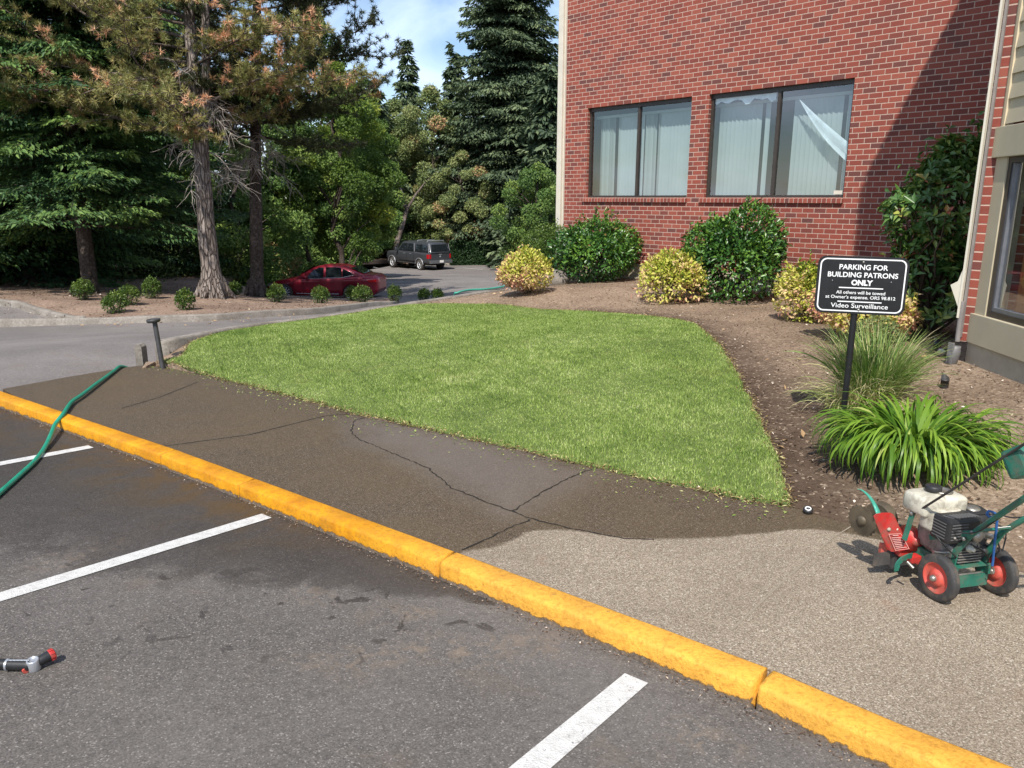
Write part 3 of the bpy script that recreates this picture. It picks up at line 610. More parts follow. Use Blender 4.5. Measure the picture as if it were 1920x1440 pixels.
def uvquads(name, Q, mat, uvs, parent=None):
    """Q: list of 4-point quads, uvs matching"""
    V = np.array(Q).reshape(-1, 3); n = len(Q); o = npmesh(name, V, np.arange(n * 4).reshape(n, 4), mat)
    l = o.data.uv_layers.new(name='UVMap'); l.data.foreach_set('uv', np.array(uvs, np.float32).ravel()); return bpart(o, parent)
def quad(s0, s1, z0, z1, P): return [P(s0, z0), P(s1, z0), P(s1, z1), P(s0, z1)]
s_end = wallpx(1056, 393)[0]; print('wall left s', s_end)
w1 = [wallpx(1098, 367.5)[0], wallpx(1287.5, 367.5)[0], wallpx(1098.7, 207.5)[1], wallpx(1290, 367.5)[1]]
w2 = [wallpx(1319, 366)[0], wallpx(1581, 366)[0], w1[2], w1[3]]
z1 = round((np.mean([w1[3]]) - ZB) / BRK_H) * BRK_H + ZB; z2 = round((w1[2] - ZB) / BRK_H) * BRK_H + ZB + .006
print('win', w1, w2, z1, z2)
def main_wall():
    xs = [s_end, w1[0], w1[1], w2[0], w2[1], -3.5]; Q = []; UV = []
    def add(a, b, za, zb):
        Q.append(quad(a, b, za, zb, lambda s, z: wallp(s, z))); UV.append([(-a, za - ZB), (-b, za - ZB), (-b, zb - ZB), (-a, zb - ZB)])
    add(xs[0], xs[1], ZB, HB); add(xs[2], xs[3], ZB, HB); add(xs[4], xs[5], ZB, HB)
    for a, b in ((xs[1], xs[2]), (xs[3], xs[4])):
        add(a, b, ZB, z1); add(a, b, z2, HB); D = .11
        for sa in (a, b):
            q = [wallp(sa, z1), wallp(sa, z1, -D), wallp(sa, z2, -D), wallp(sa, z2)]; Q.append(q); UV.append([(0, z1 - ZB), (D, z1 - ZB), (D, z2 - ZB), (0, z2 - ZB)])
        Q.append([wallp(a, z2), wallp(b, z2), wallp(b, z2, -D), wallp(a, z2, -D)]); UV.append([(-a, .002), (-b, .002), (-b, .07), (-a, .07)])
    # left end return of the wall
    Q.append([wallp(s_end, ZB), wallp(s_end, ZB, -14), wallp(s_end, HB, -14), wallp(s_end, HB)]); UV.append([(0, 0), (14, 0), (14, HB - ZB), (0, HB - ZB)])
    uvquads('wall', Q, M['brick'], UV)
main_wall()
mb = MB(); Fr = np.array([-TW, -NW, [0, 0, 1]]).T     # local x along wall to the right, y outwards
def wbox(mb, s0, s1, z0, z1_, o0, o1, bev=0):
    """box on the main wall: s range, z range, offsets in front of the wall"""
    c = wallp((s0 + s1) / 2, (z0 + z1_) / 2, (o0 + o1) / 2); return mb.box(c, (abs(s1 - s0), abs(o1 - o0), z1_ - z0), Fr, bev)
wbox(mb, s_end - .02, -3.5, -.9, ZB - .004, -.3, .025); bpart(mb.build('foundation', M['found2']))
mb = MB(); wbox(mb, s_end - .004, -3.5, HB, HB + .3, -14, .06); bpart(mb.build('roof', M['roof']))
mb = MB(); wbox(mb, s_end + .135, s_end - .0, .9 - .55, HB - .1, -.02, .10, .012); bpart(mb.build('corner_downspout', M['white'])).name = 'downspout'
mb = MB(); wbox(mb, s_end - .002, s_end - .03, .35, HB - .1, .002, .04); bpart(mb.build('corner_seal', M['white'])).name = 'corner_trim'
def window(a, b, film):
    """a > b : s of left and right jambs"""
    D = .085; wd = abs(a - b); mid = (a + b) / 2 - (.02 if film else .01)
    fr = MB(); t_ = .045
    wbox(fr, a - .002, b + .002, z1 + .002, z1 + t_, -D - .05, -D + .012); wbox(fr, a - .002, b + .002, z2 - t_ - .03, z2 - .003, -D - .05, -D + .012)
    wbox(fr, a - .002, a - t_, z1 + t_, z2 - t_ - .03, -D - .05, -D + .010); wbox(fr, b + t_, b + .002, z1 + t_, z2 - t_ - .03, -D - .05, -D + .010)
    wbox(fr, mid + .028, mid - .028, z1 + t_, z2 - t_ - .03, -D - .045, -D + .016)
    wn = bpart(fr.build('window', M['bronze']))
    if film: wn['label'] = 'wider window with a torn strip of clear film hanging inside'
    for (p, q) in ((a - t_, mid + .028), (mid - .028, b + t_)):
        Q = [[wallp(p, z1 + t_, -D - .02), wallp(q, z1 + t_, -D - .02), wallp(q, z2 - t_ - .03, -D - .02), wallp(p, z2 - t_ - .03, -D - .02)]]
        uvquads('pane', Q, M['glass'], [[(0, 0), (1, 0), (1, 1), (0, 1)]], wn)
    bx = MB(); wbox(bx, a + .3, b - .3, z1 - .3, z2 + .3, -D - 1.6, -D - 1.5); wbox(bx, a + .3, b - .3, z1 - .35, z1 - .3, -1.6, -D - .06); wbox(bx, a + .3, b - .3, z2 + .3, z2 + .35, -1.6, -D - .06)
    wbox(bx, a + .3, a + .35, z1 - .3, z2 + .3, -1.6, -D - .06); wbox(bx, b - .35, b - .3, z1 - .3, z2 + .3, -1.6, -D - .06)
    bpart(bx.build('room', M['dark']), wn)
    rg = np.random.default_rng(5 if film else 4); vn = MB()
    zt = z2 - .20; zl = z1 + .02
    def vane(s, ang, w_=.088):
        d = np.array([-TW[0] * cos(ang) - NW[0] * -sin(ang), -TW[1] * cos(ang) + NW[1] * sin(ang), 0]); c = wallp(s, 0, -D - .22)
        n = 5; V = []
        for k in range(n):
            u_ = (k / (n - 1) - .5) * w_; bow = .006 * (1 - (2 * k / (n - 1) - 1) ** 2); P = c + d * u_ + np.array([-d[1], d[0], 0]) * bow
            V += [(P[0], P[1], zl), (P[0], P[1], zt)]
        vn.add(V, [(2 * k, 2 * k + 2, 2 * k + 3, 2 * k + 1) for k in range(n - 1)], True)
    for (p, q), st in zip(((a - t_, mid), (mid, b + t_)), ((.40, .33) if not film else (0, 0))):
        L_ = p - q; s = p - .05; k = 0
        while s > q + .03:
            f = (p - s) / L_
            if not film: closed = f > (.50 if p == a - t_ else .30)
            else: closed = (f < .64 or .70 < f < .78) if p == a - t_ else f > .12 and not (.80 < f < .86)
            if closed: vane(s, radians(12 + rg.normal(0, 5))); s -= .084
            else:
                if rg.uniform() < .75 and not film: vane(s, radians(70 + rg.normal(0, 9)), .085)
                s -= .062 if not film else .08
    wbox(vn, a, b, zt, zt + .05, -D - .25, -D - .19)
    bpart(vn.build('blind', M['blind']), wn)
    # rowlock sill
    ov = .07; zs0, zs1 = z1 - .083, z1 - .002; Q = []; UV = []; O1 = .045
    A0, B0 = a + ov, b - .01
    zc = z1 - .012
    for q in ([wallp(A0, zs0, O1), wallp(B0, zs0, O1), wallp(B0, zc, O1), wallp(A0, zc, O1)], [wallp(A0, zc, O1), wallp(B0, zc, O1), wallp(B0, zs1 + .006, -D + .01), wallp(A0, zs1 + .006, -D + .01)], [wallp(A0, zs0, O1), wallp(B0, zs0, O1), wallp(B0, zs0, -.01), wallp(A0, zs0, -.01)]):
        Q.append(q); UV.append([(-A0, .1), (-B0, .1), (-B0, .2), (-A0, .2)])
    for s in (A0, B0): Q.append([wallp(s, zs0, O1), wallp(s, zs0, -.01), wallp(s, zc, -.01), wallp(s, zc, O1)]); UV.append([(.01, .1), (.07, .1), (.07, .2), (.01, .2)])
    uvquads('sill', Q, M['rowlock'], UV, wn)
    return wn
wn1 = window(w1[0], w1[1], False); wn2 = window(w2[0], w2[1], True)
# torn film hanging inside the right window
mt, t, b = newmat('clear_film'); setin(t, b, Base_Color=(.8, .86, .9), Roughness=.25, Alpha=ramp(t, noise(t, coord(t), 3, 4, .6, 1.), [(.3, (.55, .55, .55)), (.7, (1, 1, 1))])); M['film'] = mt
mb = MB(); TL = wallpx(1497, 184, -.15); LR1 = wallpx(1594, 270, -.15); LR2 = wallpx(1586, 302, -.15); n = 14; V = []
for k in range(n + 1):
    f = k / n; sg = .10 * sin(pi * f)
    for e, fo in ((0, 0), (.35, .035), (.65, -.02), (1, .01)):
        a_ = np.array(TL) + (np.array(LR1) - TL) * f; b_ = np.array(TL) + (np.array(LR2) - TL) * f + np.array([0, -sg * .6]); c = a_ * (1 - e) + b_ * e; V.append(wallp(c[0] + sg * .25, c[1], -.155 + fo * f))
mb.add(V, [(4 * i + j, 4 * i + j + 1, 4 * i + j + 5, 4 * i + j + 4) for i in range(n) for j in range(3)], True); bpart(mb.build('torn_film', M['film']), wn2)
mb = MB(); a0 = wallpx(1329, 200, -.12); a1 = wallpx(1455, 178, -.12); n = 16; V = []; rg = np.random.default_rng(2)
for k in range(n + 1):
    f = k / n; s = a0[0] + (a1[0] - a0[0]) * f; zt_ = z2 - .06; V += [wallp(s, zt_, -.14), wallp(s, zt_ - .06 - .07 * rg.uniform() - (.05 if k in (9, 10, 15) else 0), -.135)]
mb.add(V, [(2 * i, 2 * i + 1, 2 * i + 3, 2 * i + 2) for i in range(n)], True); bpart(mb.build('film_edge', M['film']), wn2)
mb = MB(); c_ = wallpx(1572, 357, -.1); wbox(mb, c_[0] + .075, c_[0] - .075, z1 + .055, z1 + .115, -.104, -.100); bpart(mb.build('sticker', M['white']), wn2)

# ---------------- wing and olive bay on the right
BD = unit(np.array([-.0735, -.997, 0])); BN = np.array([-.997, .0735, 0])         # bay face: runs towards the camera; outward normal
SW = .095                                                                        # brick strip width
def wingp(u, z, o=0.): return CW - TW * u + np.array([0, 0, z]) - NW * o          # wing front wall, u to the right
BO = CW - TW * SW                                                                # bay face origin
def bayp(k, z, o=0.): return BO + BD * k + BN * o + np.array([0, 0, z])
def baypx(x, y, o=0.):
    r = ray(x, y); O = BO + BN * o; k = (BN @ (O - CAM)) / (BN @ r); P = CAM + r * k; return float((P - BO) @ BD), float(P[2])
for q in [(1803, 636), (1815, 584), (1850, 592), (1889, 300), (1857, 297), (1866, 240), (1800, 683), (1920, 738), (1920, 677), (1920, 612), (1895, 240), (1900, 130)]: print('bay', q, np.round(baypx(*q), 3))
Q = []; UV = []
Q.append([wingp(0, ZB), wingp(SW + .4, ZB), wingp(SW + .4, HW), wingp(0, HW)]); UV.append([(.0, 0), (SW + .4, 0), (SW + .4, HW - ZB), (0, HW - ZB)])
back = 4.9
Q.append([wingp(0, ZB), wingp(0, ZB) + NW * back, wingp(0, HW) + NW * back, wingp(0, HW)]); UV.append([(0, 0), (back, 0), (back, HW - ZB), (0, HW - ZB)])
# strip reads as single stretcher ends: header bond without vertical joints
for u_ in UV[:1]:
    pass
uvquads('wing_wall', Q, M['brick'], [[(.012 + .09 * (i in (1, 2)), v) for i, (u_, v) in enumerate(UV[0])], UV[1]])
mb = MB(); P = [CW, wingp(SW, 0), bayp(0, 0), bayp(3.2, 0), bayp(3.2, 0) - TW * 1.0, wingp(8, 0), wingp(8, 0) + NW * 6, CW + NW * (back + .0)]
ctr = [(float(p[0]), float(p[1])) for p in P]
mb.prism([(x, y) for x, y in ctr], .12, (0, 0, HW)); bpart(mb.build('wing_roof', M['roof']))
# bay body: foundation, beams, posts, siding
def bbox(mb, k0, k1, z0, z1_, o0, o1, bev=0):
    Rb = np.array([BD, BN, [0, 0, 1]]).T; return mb.box(bayp((k0 + k1) / 2, (z0 + z1_) / 2, (o0 + o1) / 2), (abs(k1 - k0), abs(o1 - o0), z1_ - z0), Rb, bev)
KE = 3.2
mb = MB(); bbox(mb, -.05, KE, -.6, .46, -1.5, -.004); bpart(mb.build('bay_foundation', M['found']))
zs0 = baypx(1803, 636)[1]; zs1 = baypx(1815, 584)[1]; zw0 = zs1; zh0 = baypx(1857.5, 297)[1]; zh1 = baypx(1866, 240)[1]; kw = baypx(1889, 300)[0]
mb = MB(); bbox(mb, -.075, KE, zs0, zs1, -1.0, .024, .006); bbox(mb, -.05, KE, zh0, zh1, -1.0, .03, .006); bpart(mb.build('bay_beam', M['trim']))
mb = MB(); bbox(mb, -.045, kw, zs1 + .001, zh0 - .001, -.2, .0); bbox(mb, 2.3, KE, zs1 + .001, zh0 - .001, -.2, .0); kp = baypx(1893, 150)[0]
bbox(mb, -.045, kp, zh1 + .001, HW, -.2, .004); bbox(mb, 2.6, KE, zh1 + .001, HW, -.2, .004); bpart(mb.build('corner_board', M['trim']))
mb = MB(); bbox(mb, kp, kp + .035, zh1 + .001, HW, -.1, .012); bpart(mb.build('trim_strip', M['trimlite']))
mb = MB(); z = zh1 + .02
while z < HW:
    zt = z + .20; ks = (kp + .035, 2.6); V = [bayp(ks[0], z, .006), bayp(ks[1], z, .006), bayp(ks[1], z, .0 - .012), bayp(ks[0], z, -.012), bayp(ks[0], zt, -.014), bayp(ks[1], zt, -.014)]
    mb.add(V, [(0, 1, 5, 4), (3, 2, 1, 0)]); z = zt
bpart(mb.build('siding', M['trim']))
wf = MB(); zt, zb = zh0 - .002, zs1 + .002; k1 = 2.3
M['alu'] = plain('aluminium_frame', (.24, .25, .28), .38, .6, var=.12)
bbox(wf, kw, kw + .05, zb, zt, -.07, -.012); bbox(wf, kw + .05, k1, zb, zb + .05, -.07, -.012); bbox(wf, kw + .05, k1, zt - .05, zt, -.07, -.012); bbox(wf, k1 - .05, k1, zb + .05, zt - .05, -.07, -.012)
bw = bpart(wf.build('window', M['bronze'])); bw['label'] = 'bay window cut by the right edge of the photograph'
wf = MB(); bbox(wf, kw + .052, kw + .085, zb + .052, zt - .052, -.066, -.022); bbox(wf, kw + .085, k1 - .052, zb + .052, zb + .085, -.066, -.022); bpart(wf.build('sash', M['alu']), bw)
uvquads('pane', [[bayp(kw + .07, zb + .07, -.05), bayp(k1 - .05, zb + .07, -.05), bayp(k1 - .05, zt - .05, -.05), bayp(kw + .07, zt - .05, -.05)]], M['glass'], [[(0, 0), (1, 0), (1, 1), (0, 1)]], bw)
mb = MB(); bbox(mb, kw + .09, kw + .50, zb - .1, zt + .1, -.26, -.20); bpart(mb.build('wood_panel', M['wood']), bw)
mb = MB(); ks = np.linspace(kw + .34, 2.2, 60); V = []
for i, k in enumerate(ks): o_ = -.16 + .018 * sin(i * 1.15); V += [bayp(k, zb + .01, o_), bayp(k, zt, o_)]
mb.add(V, [(2 * i, 2 * i + 2, 2 * i + 3, 2 * i + 1) for i in range(59)], True); bpart(mb.build('curtain', M['curtain']), bw)
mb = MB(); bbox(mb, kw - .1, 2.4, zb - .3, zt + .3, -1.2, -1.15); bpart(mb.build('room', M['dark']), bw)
# bay end wall (faces the camera side, out of frame) so that it has a body
mb = MB(); e0 = bayp(KE, 0); X_ = -TW; mb.add([e0 + [0, 0, -.5], e0 + X_ * 4 + [0, 0, -.5], e0 + X_ * 4 + [0, 0, HW], e0 + [0, 0, HW]], [(0, 1, 2, 3)]); bpart(mb.build('bay_end_wall', M['trim']))
# downspout at the wing corner
RW = np.array([-TW, -NW, [0, 0, 1]]).T
mb = MB(); mb.box(CW + TW * .012 - NW * .055 + [0, 0, (.62 + HW) / 2], (.018, .05, HW - .62), RW); dsp = bpart(mb.build('downspout', M['white']))
mb = MB(); mb.box(CW - TW * .012 - NW * .012 + [0, 0, (.44 + HW) / 2], (.022, .030, HW - .44), RW); bpart(mb.build('shade_strip', M['shadepipe']))  # grey strip standing in for the shadowed side of the downspout
def cwpx(x, y, off=.06):
    O = CW - NW * off; r = ray(x, y); P = CAM + r * ((NW @ (O - CAM)) / (NW @ r)); return P
fl = [cwpx(*q) for q in [(1806, 506), (1812, 508), (1799, 582), (1783, 534), (1797, 527)]]
mb = MB(); o0 = fl[0]; mb.prism([(float((p - o0) @ -TW), float(p[2] - o0[2])) for p in fl][::-1], .012, o0, -TW, (0, 0, 1)); bpart(mb.build('flashing', M['white']))
mb = MB(); pts = [cwpx(1805, 565, .05), cwpx(1800, 600, .05), cwpx(1795, 640, .05)]; mb.tube(resample(pts, .05), .022, 8); bpart(mb.build('lower_pipe', M['shadepipe']), dsp)
c = cwpx(1789, 660, .06); mb = MB(); mb.lathe([(.030, -.16), (.045, -.155), (.046, -.07), (.052, -.06), (.052, .02), (.046, .03), (.046, .06), (.038, .06)], c, (.1, 0, 1), 18); mb.box(c + [-.04, -.01, -.02], (.02, .06, .22), rotz(.3), .004)
bpart(mb.build('drain_adapter', M['pvc']), dsp)

# ================================================================== VEGETATION
M['bark'] = soil('pine_bark', [(.3, (.060, .045, .037)), (.5, (.17, .135, .115)), (.7, (.33, .28, .25))], .5, 1.0)
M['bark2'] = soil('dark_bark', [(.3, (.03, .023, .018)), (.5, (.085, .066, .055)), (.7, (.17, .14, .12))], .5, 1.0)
M['dead'] = plain('dead_branch', (.31, .27, .235), .9, var=.3, scale=5, bmp=0)
def bark_mat():
    mt, t, b = newmat('furrowed_bark'); p = coord(t); mp_ = t.nodes.new('ShaderNodeMapping'); mp_.inputs['Scale'].default_value = (9, 9, 1.7); t.links.new(p, mp_.inputs[0])
    v = voro(t, mp_.outputs[0], 1.5, 'DISTANCE_TO_EDGE'); f = noise(t, mp_.outputs[0], 1.2, 7, .7, .5)
    c = ramp(t, f, [(.25, (.10, .078, .065)), (.5, (.27, .225, .195)), (.75, (.44, .39, .35))]); cr = ramp(t, v, [(.0, (0, 0, 0)), (.16, (1, 1, 1))])
    c = mixc(t, mth(t, 'MULTIPLY', mth(t, 'SUBTRACT', 1, cr), .65), c, (.06, .045, .036))
    setin(t, b, Base_Color=c, Roughness=.95, Normal=bump(t, mth(t, 'ADD', cr, f), 1., .05)); b.inputs['Specular IOR Level'].default_value = .1; return mt
M['pinebark'] = bark_mat()
M['needle'] = foliage('pine_needles', [(0, (.12, .145, .045)), (.3, (.255, .26, .085)), (.55, (.42, .355, .14)), (.72, (.50, .36, .17)), (.86, (.68, .36, .19)), (1, (.86, .56, .36))], .5, .2, .3, isl=.12)
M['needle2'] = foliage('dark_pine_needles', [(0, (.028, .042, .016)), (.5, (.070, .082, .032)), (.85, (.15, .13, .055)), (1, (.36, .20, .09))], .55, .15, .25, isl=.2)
M['spruce'] = foliage('spruce_sprays', [(0, (.026, .060, .030)), (.4, (.060, .125, .045)), (.7, (.125, .215, .058)), (1, (.21, .32, .08))], .5, .2, .3, isl=.4)
M['fir'] = foliage('fir_sprays', [(0, (.044, .070, .042)), (.5, (.100, .142, .075)), (1, (.21, .26, .13))], .55, .15, .25, isl=.45)
M['maple'] = foliage('bright_leaves', [(0, (.060, .115, .024)), (.4, (.125, .205, .035)), (.75, (.26, .32, .045)), (1, (.50, .50, .06))], .5, .38, .3, isl=.4)
M['broad'] = foliage('mid_green_leaves', [(0, (.065, .13, .035)), (.5, (.15, .25, .060)), (1, (.33, .41, .10))], .5, .3, .3, isl=.5)
M['olive'] = foliage('olive_leaves', [(0, (.12, .175, .065)), (.5, (.26, .31, .115)), (.85, (.42, .43, .18)), (1, (.58, .34, .19))], .5, .3, .3, isl=.5)
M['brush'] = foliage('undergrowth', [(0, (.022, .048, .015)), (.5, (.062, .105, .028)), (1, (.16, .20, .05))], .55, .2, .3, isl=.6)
M['hedge'] = foliage('hedge_leaves', [(0, (.010, .030, .010)), (.6, (.025, .062, .018)), (1, (.06, .11, .03))], .5, .15, .3, isl=.5)
M['gold'] = foliage('golden_leaves', [(0, (.05, .115, .016)), (.22, (.22, .30, .03)), (.48, (.58, .58, .085)), (.68, (.70, .60, .22)), (.86, (.70, .47, .29)), (1, (.62, .30, .21))], .5, .25, .3, isl=.5)
M['gloss'] = foliage('glossy_leaves', [(0, (.018, .060, .014)), (.5, (.046, .130, .022)), (.8, (.125, .25, .035)), (.97, (.16, .28, .03)), (1, (.20, .12, .04))], .33, .14, .6, isl=.55)
M['box'] = foliage('boxwood_leaves', [(0, (.030, .07, .012)), (.5, (.075, .135, .022)), (1, (.20, .27, .05))], .4, .22, .4, isl=.5)
M['rhodo'] = foliage('rhododendron_leaves', [(0, (.045, .115, .024)), (.5, (.11, .215, .045)), (.80, (.24, .34, .075)), (.94, (.44, .46, .10)), (1, (.50, .14, .07))], .38, .2, .55, isl=.35)
M['lily'] = foliage('strap_leaves', [(0, (.05, .13, .014)), (.5, (.15, .28, .025)), (.9, (.32, .46, .06)), (1, (.50, .50, .18))], .4, .35, .4, isl=.45)
M['tuss'] = foliage('fountain_grass_blades', [(0, (.09, .19, .035)), (.5, (.22, .33, .075)), (.8, (.44, .46, .17)), (1, (.74, .64, .40))], .5, .35, .3, isl=.55)
M['stem'] = plain('woody_stem', (.10, .07, .045), .9, var=.3, bmp=0)

def treeobj(name, label, loc, group=None, cat='tree'):
    o = empty(name, tuple(loc)); tag(o, label, cat, group); return o
def clumps_leaves(C, Rr, n, ln, wd, rg, up=.35, tint_c=None, shell=.55, flat=1.0, ref=None):
    """n leaves over clumps C (k,3) radii Rr (k,) or (k,3)"""
    k = len(C); Rr = np.asarray(Rr, float); Rr = Rr[:, None] * [1, 1, flat] if Rr.ndim == 1 else Rr
    wts = (Rr.prod(1)) ** .667; idx = rg.choice(k, n, p=wts / wts.sum()); d = rdir(n, rg); r = rg.uniform(shell, 1.08, n) ** .7
    P = C[idx] + d * r[:, None] * Rr[idx]; D = unit(d * .7 + rdir(n, rg) * .9 + [0, 0, -.15]); U = unit(d + rdir(n, rg) * .5 + [0, 0, up])
    v, f = leafmesh(P, D, U, ln * rg.uniform(.6, 1.25, n), wd * rg.uniform(.7, 1.2, n), .25, .1)
    ct = rg.uniform(.15, .85, k) if tint_c is None else tint_c
    return v, f, ct[idx]
def limb(a, b, rg, sag=.1, n=6):
    a = np.array(a, float); b = np.array(b, float); t_ = np.linspace(0, 1, n)[:, None]; L_ = np.linalg.norm(b - a)
    P = a + (b - a) * t_; P[:, 2] += (np.sin(t_[:, 0] * pi) * L_ * sag); P[1:-1] += rg.normal(0, L_ * .025, (n - 2, 3)); return P
def broadtree(name, label, base, h, rad, z0, mat, seed, nleaf=26000, leaf=.17, nclump=46, group=None, lean=(0, 0), tk=.16, sparse=1.0, tb=None, trunk='bark2', flatten=1.0):
    """trunk, limbs and a crown of leafy clumps between heights z0 and h above the base"""
    nclump = int(nclump * 2.1); nleaf = int(nleaf * 1.35); rg = np.random.default_rng(seed); o = treeobj(name, label, base, group)
    hh = rg.uniform(0, 1, nclump) ** .85; ang = rg.uniform(0, 2 * pi, nclump); prof_ = np.sin(np.clip(hh * .93 + .12, 0, 1) * pi) ** .55
    rr = rad * prof_ * rg.uniform(.35, 1., nclump) ** .6
    C = np.c_[rr * np.cos(ang) * flatten + lean[0] * hh, rr * np.sin(ang) + lean[1] * hh, z0 + (h - z0) * hh]; Rc = rad * rg.uniform(.12, .30, nclump) * sparse * (1 - .35 * hh)
    tint_c = np.clip(rg.normal(.42, .2, nclump) + (0 if tb is None else tb), 0, 1)
    v, f, t_ = clumps_leaves(C, Rc, nleaf, leaf, leaf * .55, rg, tint_c=tint_c, flat=.75)
    npmesh('crown', v, f, mat, o, tint=np.repeat(t_, 4))
    mb = MB(); top = np.array([lean[0] * .8, lean[1] * .8, z0 + (h - z0) * .8]); tp = limb((0, 0, -.3), top, rg, 0, 9); mb.tube(tp, np.linspace(tk, tk * .22, 9), 7)
    for i in rg.choice(nclump, min(nclump, 22), replace=False):
        s = np.clip((C[i][2] - .8) / top[2], .12, .9); a = tp[int(s * 8)]; mb.tube(limb(a, C[i], rg, .06, 5), np.linspace(tk * .3, tk * .08, 5), 5)
    mb.build('trunk', M[trunk], o); return o
def conifer(name, label, base, h, rad, mat, seed, zb=.6, nwh=34, per=7, spray=.30, group=None, tk=.2, droop=.35, trunk='bark2', ragged=.25, pw=.85, tb=0., dens=1.0):
    """trunk with whorls of drooping boughs, each bough carrying rows of hanging sprays"""
    rg = np.random.default_rng(seed); o = treeobj(name, label, base, group); parts = []; mb = MB()
    mb.tube([(0, 0, -.3), (0, 0, h * .5), (0, 0, h)], [tk, tk * .6, .02], 8); P_, D_, U_, L_, T_ = [], [], [], [], []
    for wi in range(nwh):
        f = wi / (nwh - 1); z = zb + (h - zb) * f ** 1.0; r0 = rad * (1 - f) ** pw + .15
        for b_ in range(per if f < .93 else 4):
            az = rg.uniform(0, 2 * pi); Lb = r0 * rg.uniform(1 - ragged * 1.6, 1 + ragged * .6); zz = z + rg.uniform(-1.3, 1.3) * h / nwh; tz_ = rg.normal(0, .10)
            n = max(4, int(Lb / (spray * .42) * dens)); t_ = np.linspace(.12, 1, n); up_ = .10 + tz_ * t_ - droop * t_ ** 1.3 + (.10 * t_ ** 3)
            ax = np.c_[np.cos(az) * t_ * Lb, np.sin(az) * t_ * Lb, zz + up_ * Lb]; dirb = np.array([cos(az), sin(az), -droop * .6]); sd = np.array([-sin(az), cos(az), 0]); ct = np.clip(rg.normal(.40, .17) + tb, 0, 1)
            if f < .9: mb.tube([(0, 0, zz), ax[n // 2], ax[-1]], [tk * .2 * (1 - f) + .01, .012, .006], 4, cap=False)
            for q in (-1, 0, 1):
                wdt = (Lb * .30 * np.sin(np.clip(t_ * 1.02, 0, 1) * pi) ** .7 + .08) if q else 0 * t_
                m_ = 3 if q else 2
                for k in range(m_):
                    fr = (k + .6) / m_ if q else 0
                    P = ax + sd * (q * wdt * fr)[:, None] + rg.normal(0, spray * .16, (n, 3)); P[:, 2] -= (wdt * fr) * .28
                    D = dirb * .8 + sd * q * .8 + rg.normal(0, .28, (n, 3)) + [0, 0, -.18]
                    P_.append(P); D_.append(D); U_.append(np.tile([0, 0, 1.], (n, 1)) + rg.normal(0, .45, (n, 3))); L_.append(spray * rg.uniform(.7, 1.3, n)); T_.append(np.clip(ct + .32 * (t_ - .55) + rg.normal(0, .07, n), 0, 1))
    P_, D_, U_, L_, T_ = map(np.concatenate, (P_, D_, U_, L_, T_)); v, f = leafmesh(P_, D_, U_, L_, L_ * .36, .12, .18)
    npmesh('crown', v, f, mat, o, tint=np.repeat(T_, 4)); mb.build('trunk', M[trunk], o); return o
def tufts(C, Ax, n, ln, wd, rg):
    """needle brushes: C centres, Ax axes"""
    k = len(C); P = np.repeat(C, n, 0); D = unit(np.repeat(Ax, n, 0) * .55 + rdir(k * n, rg)); Sd = unit(np.cross(D, rdir(k * n, rg))); l = ln * rg.uniform(.7, 1.15, k * n)[:, None]
    P = P + D * l * .08; V = np.stack([P + Sd * wd / 2, P - Sd * wd / 2, P + D * l], 1).reshape(-1, 3); return V, np.arange(k * n * 3).reshape(-1, 3)
